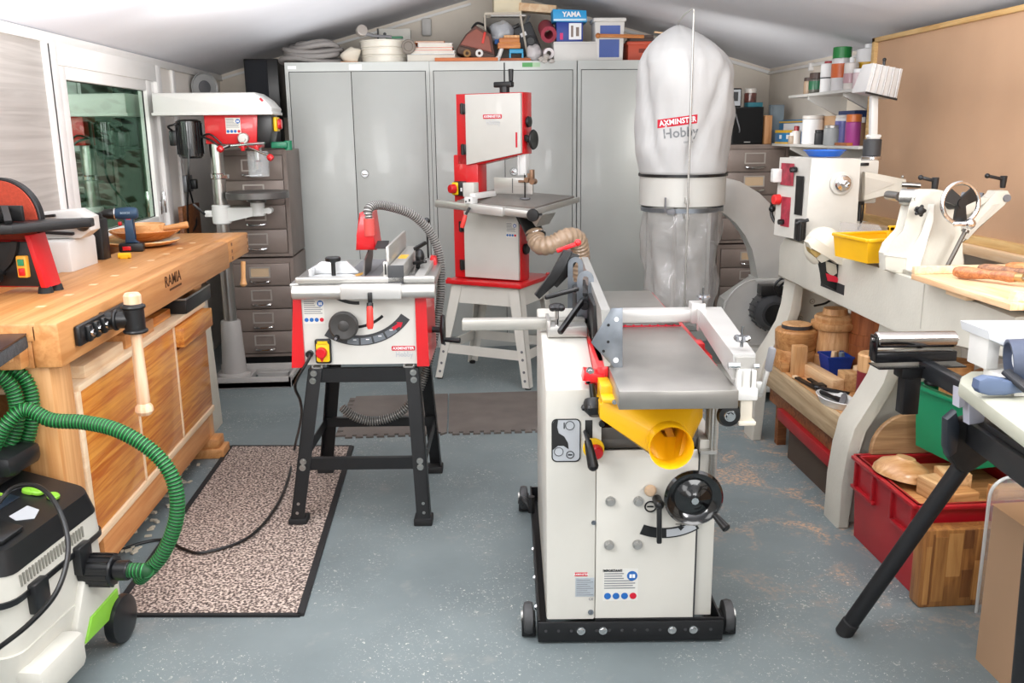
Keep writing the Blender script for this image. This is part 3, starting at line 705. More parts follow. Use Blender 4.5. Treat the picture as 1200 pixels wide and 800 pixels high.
# ================================================================ FILING CABINETS
fcm = mat('filing_brown', '#85776f', .45, .15, var=.12, vs=4)
fcl = mat('filing_frame', '#b5ada5', .4, .4)
def filing(loc, w, label, ztop, zmid, zbase, cards, n=4):
    t = thing('filing_cabinet', label, 'cabinet', loc)
    for z0, z1 in ((zbase, zmid-.006), (zmid+.006, ztop)):
        g = G(); g.box(0, w, .012, .45, z0, z1, .003); g.box(0, .022, 0, .013, z0, z1); g.box(w-.022, w, 0, .013, z0, z1); g.box(.02, w-.02, 0, .013, z1-.028, z1); g.box(.02, w-.02, 0, .013, z0, z0+.018); g.build('carcass', fcm, t)
    g = G(); g.box(.01, w-.01, .03, .44, 0, zbase+.002); g.build('plinth', black, t)
    k = 0
    for z0, z1 in ((zmid+.024, ztop-.03), (zbase+.02, zmid-.034)):
        h = (z1-z0)/n
        for i in range(n):
            b0 = z1-(i+1)*h+.004; b1 = z1-i*h-.002; cx = w*.5; zc = (b0+b1)/2
            g = G(); g.box(.026, w-.026, -.008, .013, b0, b1, .003); d = g.build('drawer', fcm, t)
            g = G(); lw, lh = w*.155, h*.24; zc2 = zc+h*.1
            g.plate(rrect(cx-lw, cx+lw, zc2-lh, zc2+lh, .003, 2), [rrect(cx-lw+.009, cx+lw-.009, zc2-lh+.008, zc2+lh-.008, .001, 1)], -.013, -.008); g.build('label_frame', fcl, d)
            if k in cards: g = G(); g.box(cx-lw+.008, cx+lw-.008, -.0098, -.0085, zc2-lh+.006, zc2+lh-.006); g.build('card', mat('card_buff', '#cbb08f', .8), d)
            g = G(); zz = zc-h*.28; g.tube([(cx-lw*.95, -.009, zz+.004), (cx-lw*.8, -.03, zz), (cx, -.034, zz-.004), (cx+lw*.8, -.03, zz), (cx+lw*.95, -.009, zz+.004)], .0065, 8, smooth=4); g.build('pull', chrome, d)
            k += 1
    return t
filing((-1.40, 5.50, 0), .405, 'brown steel filing cabinet with eight drawers behind the drill press', 1.335, .70, .085, (4,))
filing((1.775, 6.05, 0), .46, 'brown steel filing cabinet behind the dust extractor duct under the black speaker', 1.322, .66, .085, (1, 4))

# black speaker cabinets
def speaker(loc, w, d, h, label):
    t = thing('speaker', label, 'speaker', loc); g = G(); g.box(0, w, 0, d, 0, h, .004); g.build('cabinet', black, t)
    g = G(); g.box(.008, w-.008, -.008, 0, .008, h-.008, .003); g.build('grille', mat('grille_cloth', '#0e0e0f', .95, bump=.3, bs=400), t)
    g = G(); g.box(w*.4, w*.6, -.0095, -.008, .012, .018); g.build('badge', alu, t); return t
t = speaker((1.87, 6.15, 1.3225), .215, .24, .245, 'black loudspeaker box on top of the right filing cabinet')
g = G(); g.tube([(.02, -.012, .2), (.03, -.03, .15), (.045, -.03, .1), (.05, -.012, .08)], .005, 6, smooth=4); g.build('hanging_cable', mgrey, t)
t = thing('wall_speaker', 'tall black speaker box high in the back left corner beside the lockers', 'speaker', (-1.385, 6.25, 0)); 
p = PY(285, 69, 6.25); q = PY(328, 115, 6.25)
g = G(); g.M = Matrix.Translation((1.385, -6.25, 0)); g.box(p.x, q.x, 6.25, 6.5, q.z-.12, p.z, .004); g.build('cabinet', black, t)
g = G(); g.M = Matrix.Translation((1.385, -6.25, 0)); g.box(p.x+.01, p.x+.15, 6.244, 6.25, q.z-.1, p.z-.01, .002); g.build('grille', mat('grille_navy', '#24262b', .9), t)
g = G(); g.M = Matrix.Translation((1.385, -6.25, 0)); g.box(p.x+.02, q.x-.02, 6.3, 6.45, 1.337, q.z-.12, .002); g.build('stand', dgrey, t)

# ================================================================ CLUTTER ON THE LOCKERS
Z0 = LZ+.001; CY = 6.12
def sx(px, Y=CY): return PY(px, 60, Y).x
def sz(py, Y=CY): return PY(600, py, Y).z
# loops of grey hose
t = thing('grey_hose', 'bundle of looped pale grey hose on top of the left locker', 'hose', (sx(362), CY+.05, Z0))
hm = mat('hose_pale', '#989390', .6); 
for k, (a_, b_, z_, tw) in enumerate(((.19, .1, .022, .1), (.17, .11, .052, -.15), (.18, .09, .08, .2), (.15, .1, .105, -.1), (.12, .08, .125, .3))):
    g = G(); g.tube([(a_*math.cos(u)*1.0+.01*k, b_*math.sin(u), z_+.012*math.sin(2*u+k)) for u in [2*PI*i/12 for i in range(12)]], .016, 10, smooth=4, closed=True); g.build('loop', hm, t, rz=tw)
g = G(); g.box(-.16, .12, -.06, .06, 0, .012, .004); g.build('dark_strap', dgrey, t)
t = thing('cloth_bag', 'crumpled cream cloth bag beside the grey hose on the left locker', 'bag', (sx(411), CY-.02, Z0))
g = G(); g.ball((0, 0, .045), .06, 1.0, .8, .85, 20)
for v in g.bm.verts:
    n_ = noise.noise(v.co*18); v.co += v.co.normalized()*n_*.02; v.co.z = max(v.co.z, 0)
    if v.co.z > .05: v.co.x += (v.co.z-.05)*.4
g.build('bag', mat('cream_cloth', '#e5dccb', .9, bump=.3, bs=60), t)
g = G(); g.box(-.06, .05, -.06, .06, 0, .008, .002); g.build('cardboard_base', mat('card_orange', '#bd8550', .8), t)
# three stacked white round tubs
cxx = sx(450); rr = (sx(480)-sx(421))/2
for k in range(3):
    g = G(); h = .047; r_ = rr*(.95+.025*k); g.lathe([(0, 0), (r_*.93, 0), (r_*.96, .006), (r_*.96, h*.75), (r_, h*.78), (r_, h-.004), (r_*.98, h-.001), (0, h-.001)], n=40)
    tag(g.build('white_tub', mat('tub_white', '#ece6d8', .35, coat=.3), loc=(cxx, CY+.05, Z0+.047*k)), ['shallow white round tub at the bottom of the stack of three on the left locker', 'shallow white round tub in the middle of the stack of three', 'shallow white round tub at the top of the stack of three, under the pipe fittings'][k], 'tub', 'white round tubs')
zt = Z0+.142
t = thing('pipe_fitting', 'grey pipe with clear round end lying on the stacked white tubs', 'pipe', (cxx-.06, CY-.08, zt+.02))
g = G(); g.cyl((-.06, 0, .02), (.0, .0, .0), .012, n=12); g.cyl((0, 0, 0), (.12, -.02, -.01), .009, n=12); g.build('pipe', mgrey, t)
g = G(); g.lathe([(.0, -.02), (.034, -.02), (.036, 0), (.034, .02), (.028, .022), (0, .015)], (-.07, 0, .03), (.4, -1, .2), 20); g.build('round_end', fcl, t)
g = G(); g.box(0, .11, -.015, .015, 0, .014, .004); tag(g.build('green_tool', mat('tool_green', '#2a6b4c', .5), loc=(cxx+.02, CY-.08, zt+.001), rz=-.1), 'small green handled tool on the stacked white tubs', 'tool')
t = thing('grey_box', 'pale grey box with one round hole propped against the wall behind the tubs', 'box', (sx(461), CY+.20, Z0))
g = G(); g.box(-.105, .105, 0, .12, .0, .235, .004); g.build('box', mat('box_grey', '#c9c8c0', .6), t)
g = G(); g.cyl((-.065, -.001, .2), (-.065, .002, .2), .011, n=16); g.build('hole', black, t)
g = G(); g.box(-.115, -.105, -.01, .12, 0, .235); g.build('dark_edge', dgrey, t)
# thermostat on back wall
p = PY(500, 32, YB-.02); g = G(); g.box(-.035, .035, -.02, .018, -.06, .06, .012); tag(g.build('thermostat', mat('thermostat_white', '#dad7d3', .4), loc=p), 'small white rounded control box on the back wall above the books', 'control'); 
# books / folders
cols = [('#9d9893', .31, .045, 'grey clear plastic wallet at the bottom of the paper stack on the lockers'), ('#e9eef2', .28, .022, 'white folder with a blue edge, low in the paper stack'), ('#dd6a2c', .26, .02, 'orange book in the middle of the paper stack on the lockers'), ('#e8e6e8', .22, .026, 'thick white paper block near the top of the paper stack'), ('#b8713c', .19, .012, 'tan card cover on the very top of the paper stack')]
z = Z0; bxm = sx(508)
for i, (c, w_, h_, lb) in enumerate(cols):
    t = thing('folder', lb, 'book', (bxm+(-.015, 0, .0, .01, -.02)[i], CY, z), rz=(.03, 0, -.04, .05, 0)[i], group='stacked folders and books on the lockers')
    g = G(); g.box(-w_/2, w_/2, -.12, .12, 0, .003); g.box(-w_/2, w_/2, -.12, .12, h_-.003, h_-.0005); g.box(-w_/2, -w_/2+.003, -.12, .12, .003, h_-.003); g.build('cover', mat('cover_%d' % i, c, .6), t)
    g = G(); g.box(-w_/2+.004, w_/2-.005, -.116, .116, .003, h_-.003); g.build('pages', mat('pages', '#d9d4c8', .8), t); z += h_
g = G(); g.cyl((0, -.0, 0), (0, .02, .0), .045, n=20); g.ring((0, -.002, 0), (0, 1, 0), .035, .008); tag(g.build('tape_roll', mat('tape_brown', '#7f766c', .5), loc=(sx(480), CY-.14, Z0+.046+.045)), 'brown grey roll of tape standing between the white tubs and the folders', 'tape')
# orange board + brown tool bag
g = G(); g.box(-.2, .2, -.14, .12, 0, .02, .002); tag(g.build('orange_board', mat('board_orange', '#c06c3c', .6), loc=(sx(546), CY-.02, Z0)), 'thin orange brown board lying under the brown tool bag', 'board')
t = thing('tool_bag', 'brown leather tool bag with a flap and red buckle on the middle locker', 'bag', (sx(556), CY+.02, Z0+.021), math.radians(4), rot=(0, math.radians(14), 0))
lea = mat('brown_leather', '#6d4b42', .6, var=.1, bump=.2, bs=90)
g = G(); g.prism([(-.1, .0), (.12, .0), (.125, .05), (.07, .17), (-.04, .2), (-.09, .13), (-.12, .05)], -.09, .1, 'xz', .018); g.build('bag_body', lea, t)
g = G(); g.prism([(-.11, .06), (.1, .06), (.06, .15), (-.03, .18), (-.08, .13)], -.105, -.088, 'xz', .006); g.build('flap', mat('red_leather', '#8f5244', .6), t)
g = G(); g.box(-.125, .13, -.11, .11, .0, .055, .022); g.build('base', mat('dark_leather', '#5b4a41', .7), t)
g = G(); g.box(.02, .035, -.112, -.104, .10, .17, .002); g.build('buckle', mat('buckle_red', '#d12e20', .5), t)
g = G(); g.tube([(-.06, 0, .18), (-.03, 0, .225), (.04, 0, .21), (.07, 0, .165)], .008, 8, smooth=5); g.build('handle', black, t)
for px_, mm, lb in ((547, mat('brass_tone', '#8d6b3f', .5), 'small brown ring on the orange board in front of the tool bag'), (561, white, 'small white ring fitting in front of the tool bag')):
    g = G(); g.ring((0, 0, .026), (0, 1, 0), .017, .008, 20, 8); tag(g.build('ring', mm, loc=(sx(px_), CY-.14, Z0+.021)), lb, 'ring')
# open front wooden frame/box with bag, planes, clamp
t = thing('wire_crate', 'open dark crate of slim leaning slats on the middle locker holding wrapped parts', 'crate', (sx(592), CY+.08, Z0))
g = G(); g.box(-.13, .13, .13, .14, 0, .3); g.box(-.13, -.12, -.08, .14, 0, .3); g.build('panel', mat('slat_grey', '#8d8880', .7), t)
g = G(); g.bar((.10, -.1, .29), (.15, -.1, .0), .012, .012); g.bar((-.13, -.09, .3), (-.125, -.09, .0), .01, .012); g.bar((-.13, -.09, .3), (.1, -.1, .3), .01, .014); g.build('slat', mat('slat_pale', '#b7ae9f', .6), t)
t = thing('wrapped_bundle', 'bundle wrapped in pale grey plastic inside the crate on the middle locker', 'bundle', (sx(589), CY+.08, Z0+.115))
g = G(); g.ball((0, 0, .07), .075, 1.1, .8, 1.05, 22)
for v in g.bm.verts: v.co += v.co.normalized()*noise.noise(v.co*22)*.025
g.build('plastic_wrap', mat('wrap_grey', '#b9bcc0', .3, bump=.3, bs=40), t)
g = G(); g.box(-.05, -.02, -.069, -.06, .0, .03, .002); g.build('blue_print', lblue, t)
def simple(name, label, cat, parts, loc, rz=0, rot=None):
    t = thing(name, label, cat, loc, rz, rot=rot)
    for pn, mm, fn in parts: g = G(); fn(g); g.build(pn, mm, t)
    return t
simple('wooden_block_plane', 'stepped orange wooden plane block stacked on the blue clamp', 'plane', [('body', wood('orange_wood', '#a9622e', '#cf8a4a', 'x', 2, .5), lambda g: (g.box(-.08, .065, -.05, .05, 0, .035, .004), g.box(-.07, .06, -.045, .045, .035, .065, .004))), ('top_block', turned2, lambda g: g.box(-.04, .06, -.04, .04, .065, .082, .003))], (sx(597), CY-.06, Z0+.078))
simple('blue_clamp', 'small cyan blue clamp bracket on the wooden strip', 'clamp', [('bracket', mat('clamp_cyan', '#2f9cc9', .4), lambda g: (g.box(-.045, .045, -.03, .03, .028, .055, .004), g.box(-.045, -.035, -.03, .03, 0, .03), g.box(.035, .045, -.03, .03, 0, .03)))], (sx(604), CY-.06, Z0+.0215))
simple('wooden_strip', 'red brown wooden strip lying along the front of the middle locker', 'wood', [('strip', wood('red_strip', '#9a4a22', '#bb6a3a', 'x', 2), lambda g: g.box(-.1, .1, -.04, .04, 0, .02, .004))], (sx(603), CY-.06, Z0))
g = G(); g.cyl((0, 0, .0), (.03, .03, .085), .012, .014, 12, .003); g.ball((.0, -.01, .015), .016); tag(g.build('white_tube', white, loc=(sx(582), CY-.12, Z0)), 'little white tube standing beside the wooden strip', 'tube')
# cream box high up near the ridge and a timber beam
p0, p1 = PY(579, 17, 6.3), PY(611, -25, 6.3)
simple('cream_box', 'cream storage box right under the roof ridge above the crate', 'box', [('box', mat('cream_card', '#efe3c3', .6), lambda g: g.box(0, p1.x-p0.x, 0, .25, .004, .15, .003)), ('lid', mat('cream_card', '#efe3c3', .6), lambda g: g.box(-.004, p1.x-p0.x+.004, -.004, .25, .15, .19, .003)), ('base_strip', white, lambda g: g.box(0, p1.x-p0.x, -.002, .25, 0, .004))], (p0.x, 6.3, p0.z))  # bottom strip of the box is plain white
p0 = PY(611, 14, 6.25)
simple('roof_timber', 'short pale timber batten fixed across the gable under the ridge', 'timber', [('batten', palewood, lambda g: g.bar((.0, .1, .04), (.24, .05, .015), .12, .05, bev=.003))], (p0.x, 6.25, p0.z))
simple('gable_shelf', 'narrow bracket shelf on the back wall carrying the cream box', 'shelf', [('board', white, lambda g: g.box(-.02, .21, -.0, YB-6.3, -.012, -.001)), ('bracket', white, lambda g: g.prism([(YB-6.3, -.012), (YB-6.3, -.1), (.2, -.012)], .08, .1, 'yz'))], (PY(579, 17, 6.3).x, 6.3, PY(579, 17, 6.3).z))
# dark grey case, rolls, crumpled plastic
simple('power_tool_case', 'dark grey plastic case with a round dial leaning at an angle behind the rolls', 'case', [
 ('shell', dgrey, lambda g: g.box(-.065, .065, 0, .08, 0, .19, .012)), ('dial', black, lambda g: (g.cyl((.015, 0, .075), (.015, -.012, .075), .033, n=24), g.ring((.015, -.012, .075), (0, 1, 0), .03, .006))),
 ('sticker', lwhite, lambda g: g.box(-.03, .01, -.001, .001, .12, .145)), ('clip', black, lambda g: (g.box(-.065, -.01, -.005, .04, .19, .21, .004), g.bar((.03, .02, .18), (.075, .02, .225), .02, .02)))], (sx(626), CY+.08, Z0+.065), rot=(0, math.radians(-24), 0))
def roll(loc, R1, R0, L_, mm, label, tilt):
    g = G(); g.lathe([(R0, 0), (R1, 0), (R1, L_), (R0, L_)], n=30, closed=True); return tag(g.build('paper_roll', mm, loc=loc, rot=tilt), label, 'roll')
roll((sx(642), CY-.06, Z0+.165), .052, .028, .2, mat('roll_red', '#9c3244', .6), 'dark red hollow roll pointing forward on the middle locker', (math.radians(-72), 0, 0))
roll((sx(641), CY-.12, Z0+.045), .034, .016, .16, mat('roll_white', '#e4dcdc', .6), 'small white hollow roll below the dark red roll', (math.radians(-86), 0, 0))
g = G(); g.ball((0, 0, .05), .05, 1, .8, 1, 18)
for v in g.bm.verts: v.co += v.co.normalized()*noise.noise(v.co*30)*.02
tag(g.build('crumpled_plastic', mat('crumple', '#cfcaca', .35, alpha=.85, bump=.4, bs=50), loc=(sx(625), CY-.08, Z0)), 'crumpled clear plastic ball beside the small white roll', 'plastic')
g = G()
for k in range(7): a = k*.9; g.ball((.03*math.cos(a)*(k*.3), -.012, -.0-.006*k), .02, 1, .5, .7, 8)
for v in g.bm.verts: v.co += v.co.normalized()*noise.noise(v.co*40)*.012
tag(g.build('loose_film', mat('film', '#cfc8c0', .2, alpha=.55), loc=(sx(637), CY-.155, Z0+.03)), 'loose clear film spilling over the front of the middle locker', 'plastic')
simple('long_white_box', 'long white cardboard box at the right end of the middle locker', 'box', [('carton', white, lambda g: g.box(0, sx(697)-sx(647), 0, .2, 0, .118, .003)), ('lid_seam', lgrey, lambda g: g.box(0.001, sx(697)-sx(647)-.001, -.0006, 0, .105, .107))], (sx(647), CY-.1, Z0))
cy_ = mat('cyan_card', '#1f9bd7', .45); nb = mat('navy_card', '#1d3c94', .45)
t = simple('blue_carton', 'blue carton with a bright cyan lid on the long white box', 'box', [('carton', nb, lambda g: g.box(.0, .17, 0, .15, 0, .125, .002)), ('lid', cy_, lambda g: g.prism([(-.022, .125), (.195, .12), (.19, .19), (-.025, .2)], -.015, .165, 'xz', .002)),
  ('picture', lwhite, lambda g: g.box(.08, .16, -.0015, 0, .015, .115)), ('tool_print', mat('print_brown', '#8a7a70', .6), lambda g: (g.box(.093, .108, -.0025, -.0015, .03, .1), g.box(.125, .145, -.0025, -.0015, .035, .09))), ('pink_square', mat('print_pink', '#d9387a', .6), lambda g: g.box(.022, .042, -.0015, 0, .015, .055)), ('lid_band', mat('pale_cyan', '#cfe9f5', .5), lambda g: g.box(-.02, .188, -.0163, -.015, .128, .14))], (sx(651), CY-.06, Z0+.119), rz=-.03)
text('lettering', 'YAMA', .042, lwhite, t, (.095, -.0175, .166), bold=.0016)
t = simple('white_plastic_tub', 'white lidded plastic tub with a blue label beside the long white box', 'tub', [('tub', white, lambda g: g.prism([(.01, 0), (.185, 0), (.195, .24), (.0, .24)], 0, .17, 'xz', .01)), ('lid', white, lambda g: g.box(-.008, .203, -.008, .178, .238, .262, .006)), ('blue_label', mat('label_slate_blue', '#4a62a8', .5), lambda g: (g.box(.03, .16, -.002, .002, .02, .13), g.box(.035, .165, -.002, .002, .16, .215)))], (sx(694), CY-.1, Z0))
simple('wooden_stick', 'orange wooden stick lying in front of the white tub and red box', 'stick', [('stick', wood('orange_wood', '#a9622e', '#cf8a4a', 'x', 2, .5), lambda g: (g.bar((0, 0, 0), (.3, .02, -.005), .02, .022, bev=.003), g.ball((0, 0, 0), .017)))], (sx(697), CY-.13, Z0+.15))
simple('red_crate', 'orange red plastic crate on the right locker under a dark folded cloth', 'crate', [('crate', mat('crate_orange_red', '#c04a2c', .5), lambda g: (g.box(0, .22, 0, .2, 0, .115, .005), g.box(-.006, .226, -.006, .206, .1, .12, .003))), ('handle_slot', mat('slot_brown', '#7c2c1b', .7), lambda g: g.box(.07, .15, -.0015, 0, .05, .075))], (sx(734), CY-.06, Z0))
simple('dark_cloth', 'dark grey brown folded cloth on the orange red crate', 'cloth', [('cloth', mat('cloth_taupe', '#5a4d49', .9, bump=.3), lambda g: (g.box(.0, .19, 0, .17, 0, .02, .006), g.box(.01, .16, .01, .15, .02, .042, .006)))], (sx(736), CY-.05, Z0+.1205))
simple('thin_stick', 'thin pale wooden stick resting over the dark folded cloth', 'stick', [('stick', palewood, lambda g: g.bar((0, 0, 0), (.22, .03, -.02), .012, .01))], (sx(765), CY-.03, Z0+.18))
# things on and beside the right speaker
t = simple('small_black_frame', 'small black framed device standing on the right speaker behind the filter bag', 'device', [('frame', black, lambda g: g.box(0, .08, 0, .03, 0, .125, .008)), ('face', lgrey, lambda g: g.box(.008, .072, -.001, .0, .01, .115)), ('screen', dgrey, lambda g: g.box(.015, .055, -.002, -.001, .04, .1))], (1.865, 6.2, 1.5685))
def jar(name, label, cat, loc, r, h, body, lid=None, lh=.02, lr=None, band=None, grp=None, taper=1.):
    t = thing(name, label, cat, loc, group=grp); g = G(); g.lathe([(0, 0), (r*.95*taper, 0), (r*taper, .004), (r, h-lh-.004), (r*.9, h-lh), (0, h-lh)], n=22); g.build('body', body, t)
    if lid: g = G(); q = lr or r*.96; g.lathe([(0, h-lh), (q, h-lh), (q, h-.003), (q-.003, h), (0, h)], n=22); g.build('lid', lid, t)
    if band: z0, z1, bm_ = band; g = G(); g.lathe([(r+.0006, z0*h), (r+.0014, z0*h), (r+.0014, z1*h), (r+.0006, z1*h)], n=22, closed=True); g.build('label_band', bm_, t)
    return t
jar('storage_jar', 'clear jar of dark red contents on top of the right speaker', 'jar', (2.03, 6.28, 1.5685), .042, .125, mat('jar_contents', '#74413a', .3, var=.35, vs=40, coat=.5), mat('jar_clear', '#cfc8c0', .2), .03)
simple('teal_box', 'small teal carton lying on the right speaker', 'box', [('carton', mat('teal_card', '#2b6f7c', .6), lambda g: g.box(0, .1, 0, .08, 0, .03, .002))], (1.985, 6.17, 1.5685), rz=.05)
simple('upright_board', 'tan wooden board standing between the black speaker and grey panel', 'board', [('board', wood('tan_board', '#b17c50', '#cb9868', 'z', 1.5), lambda g: g.box(0, .05, 0, .2, 0, .19, .003))], (2.098, 6.15, 1.3225))
simple('metal_sheet', 'blue grey metal panel standing on the end of the right filing cabinet', 'panel', [('panel', mat('panel_blue_grey', '#7e8b93', .5), lambda g: (g.box(0, .1, 0, .03, 0, .26, .003), g.box(.0, .006, -.02, .0, 0, .26)))], (2.152, 6.22, 1.3225))

# ================================================================ SHELVES ON THE RIGHT WALL
def shelf(z, y0, y1, x0, label, brk):
    t = thing('wall_shelf', label, 'shelf', ((x0+XR)/2, (y0+y1)/2, z), group='white shelves on the right wall')
    g = WG(t); g.box(x0, XR, y0, y1, z-.016, z, .002); g.build('board', white, t)
    for y in brk:
        g = WG(t); g.prism([(x0+.02, z-.016), (XR-.0, z-.016), (XR-.0, z-.14), (XR-.03, z-.14), (x0+.02, z-.035)], y, y+.022, 'xz'); g.build('bracket', white, t)
    return t
z1 = PX(925, 112, 2.1).z; z2 = PX(905, 168, 2.1).z
shelf(z1, 4.70, 5.74, 2.10, 'upper white bracket shelf on the right wall crowded with bottles', (4.95, 5.45))
shelf(z2, 4.68, 6.0, 2.10, 'lower white shelf on the right wall behind the lathe headstock', (5.1, 5.7))
def at2(px, X): # y where a sight column meets side plane X
    return PX(px, 110, X).y
tb = lambda n, c: mat(n, c, .4, coat=.2)
green_ = tb('cap_green', '#12853a'); brn = tb('lid_brown', '#4a3730')
XS = 2.17
jar('glass_jar', 'small glass jar with a dark lid at the far end of the upper shelf', 'jar', (XS, at2(948, XS), z1), .035, .10, tb('jar_tan', '#b59a80'), brn, .02, grp=None)
jar('paint_jar', 'jar with a dark brown lid and green label on the upper shelf', 'jar', (XS, at2(957, XS), z1), .048, .12, tb('jar_smoke', '#5b5a52'), brn, .035, band=(.2, .6, tb('label_green', '#1d6b45')))
jar('white_tin', 'two piece white tin with a small green mark on the upper shelf', 'tin', (XS-.01, at2(971, XS), z1), .042, .16, lwhite, lwhite, .075, .043, band=(.48, .52, dgrey))
jar('small_bottle', 'small bottle with red top behind the white tin on the upper shelf', 'bottle', (XS+.09, at2(970, XS+.09), z1), .035, .19, tb('bottle_taupe', '#a39a8c'), tb('cap_red', '#a62b34'), .04, .03)
jar('spray_can', 'tall spray can with a bright green cap on the upper shelf', 'can', (XS-.01, at2(986, XS), z1), .052, .235, tb('can_white', '#e2dfe0'), green_, .06, .05, band=(.3, .62, tb('can_orange', '#d8672e')))
t = jar('squeeze_bottle', 'white squeeze bottle with pointed nozzle on the upper shelf', 'bottle', (XS-.02, at2(1000, XS), z1), .038, .17, tb('bottle_cream', '#e9e2dc'), lwhite, .03, .012, band=(.2, .5, tb('band_pink', '#c9a1a8')))
jar('white_bottle', 'large white bottle with a yellow patch on the upper shelf beside the board', 'bottle', (XS+.08, at2(1014, XS+.08), z1), .06, .24, lwhite, lwhite, .025, .02, band=(.35, .6, tb('patch_yellow', '#e3b229')))
jar('small_white_tin', 'small white tin with pink printing at the near end of the upper shelf', 'tin', (XS-.04, at2(1005, XS-.04), z1), .03, .10, tb('tin_pinkish', '#d8c3c6'), lwhite, .02)
# lower shelf
def carton(name, label, px0, px1, X, h, mm, extra=()):
    y1_, y0_ = at2(px0, X), at2(px1, X); t = thing(name, label, 'box', (X, (y0_+y1_)/2, z2))
    g = G(); L_ = y1_-y0_; g.box(-.0, .08, -L_/2, L_/2, 0, h, .002); g.build('carton', mm, t)
    for pn, em, a0, a1, b0, b1 in extra: g = G(); g.box(-.0012, 0, -L_/2+a0*L_, -L_/2+a1*L_, b0*h, b1*h); g.box(.08*0, .08, -L_/2-.0012, -L_/2, b0*h, b1*h); g.build(pn, em, t)
    return t
yel = tb('card_yellow', '#e6b83a'); azure = tb('card_azure', '#2f7fb5')
carton('blue_box', 'blue and yellow carton at the far front end of the lower shelf', 911, 924, 2.12, .085, azure, (('yellow_band', yel, 0, 1, .8, 1), ('yellow_base', yel, 0, 1, 0, .12), ('emblem', lwhite, .4, .6, .35, .65)))
carton('large_blue_box', 'larger blue box with a white panel behind the small blue carton', 915, 944, 2.22, .15, azure, (('white_panel', lwhite, .05, .8, .5, .85), ('yellow_edge', yel, 0, 1, .88, .95)))
jar('pump_bottle', 'small white and red bottle beside the blue cartons on the lower shelf', 'bottle', (2.14, at2(936, 2.14), z2), .028, .11, tb('bottle_cream', '#e9e2dc'), tb('cap_red', '#a62b34'), .03, .016)
jar('glue_bottle', 'tiny brown and white bottle in front on the lower shelf', 'bottle', (2.115, at2(931, 2.115), z2), .022, .07, tb('bottle_brown_tint', '#b9a38c'), lwhite, .02, .014)
jar('white_canister', 'tall white ribbed canister on the lower shelf', 'canister', (2.18, at2(955, 2.18), z2), .062, .17, lwhite, tb('canister_lid', '#e3ddd6'), .02, .064)
carton('cardboard_carton', 'plain tan cardboard carton behind the dark tin on the lower shelf', 965, 982, 2.23, .165, tb('card_tan', '#c9a078'))
jar('dark_tin', 'short dark grey tin on the lower shelf between canister and clear jar', 'tin', (2.13, at2(965, 2.13), z2), .035, .085, dgrey, black, .015)
jar('clear_jar', 'silvery clear jar in the middle of the lower shelf', 'jar', (2.13, at2(978, 2.13), z2), .045, .11, tb('jar_silver', '#b9bdbd'), alu, .015)
jar('violet_canister', 'white canister with a violet blue label on the lower shelf', 'canister', (2.19, at2(991, 2.19), z2), .045, .165, lwhite, tb('canister_lid', '#e3ddd6'), .015, band=(.05, .8, tb('band_violet', '#6b6cb5')))
jar('magenta_canister', 'magenta and orange canister near the lamp on the lower shelf', 'canister', (2.15, at2(1003, 2.15), z2), .042, .165, tb('can_magenta', '#b64a98'), tb('cap_orange', '#e07a3a'), .04)
jar('brown_bottle', 'brown bottle at the near end of the lower shelf', 'bottle', (2.19, at2(1012, 2.19), z2), .03, .15, tb('bottle_brown', '#8a6a50'), lwhite, .03, .02)
carton('navy_box', 'flat navy box standing on the cardboard carton under the upper shelf', 984, 1003, 2.25, .19, tb('card_navy', '#22386b'))
simple('orange_sponge', 'thin orange block at the front edge of the lower shelf', 'block', [('block', tb('sponge_orange', '#c8743a'), lambda g: g.box(-.015, .02, -.08, .08, 0, .016, .002))], (2.115, at2(992, 2.115), z2))

# ================================================================ DRILL PRESS
dp = thing('drill_press', 'floor standing pillar drill with white belt cover and red head near the window', 'drill press', (-1.335, 5.25, 0))
k = 1.03; Zs = lambda z: 1.42+(z-1.42)*k
dpw = mat('drill_white', '#dcdcd8', .4, var=.03); dpg = mat('drill_base_grey', '#aeaaa6', .5, var=.05)
g = G(); g.plate([(-.12, -.17), (.36, -.17), (.36, .17), (-.12, .17)], [[(.1, -.12), (.32, -.12), (.32, .12), (.1, .12)]], .005, .035, 'xy'); g.box(-.12, .36, -.17, -.15, 0, .065, .004); g.box(-.12, .36, .15, .17, 0, .065, .004); g.box(.34, .36, -.17, .17, 0, .065, .004); g.box(.12, .3, -.1, -.06, .01, .03); g.box(.12, .3, .06, .1, .01, .03); g.build('base', dpg, dp)
g = G(); g.lathe([(0, .02), (.085, .02), (.095, .035), (.092, .05), (.07, .06), (.056, .36), (.052, .37), (0, .37)], (0, 0, 0), n=32); g.build('column_socket', dpg, dp)
g = G(); g.cyl((0, 0, .36), (0, 0, Zs(1.50)), .037, n=32); g.build('column', steel, dp)
g = G(); g.cyl((0, 0, Zs(1.19)), (0, 0, Zs(1.22)), .043, n=32, bev=.004); g.bar((.03, -.03, Zs(1.205)), (.065, -.04, Zs(1.205)), .02, .02); g.build('rack_collar', chrome, dp)
g = G(); g.cyl((0, 0, Zs(.945)), (0, 0, Zs(1.05)), .052, n=32, bev=.006); g.prism([(.04, Zs(1.035)), (.20, Zs(1.035)), (.20, Zs(.99)), (.13, Zs(.975)), (.04, Zs(.955))], -.03, .03, 'xz', .006); g.cyl((.205, 0, Zs(.985)), (.205, 0, Zs(1.06)), .04, n=24, bev=.004)
g.cyl((.27, -.03, Zs(1.015)), (.27, .03, Zs(1.015)), .018, n=16); g.bar((.2, 0, Zs(1.01)), (.27, 0, Zs(1.015)), .04, .03); g.box(-.09, -.04, -.02, .02, Zs(.985), Zs(1.02), .004); ta = g.build('table_arm', dpw, dp)
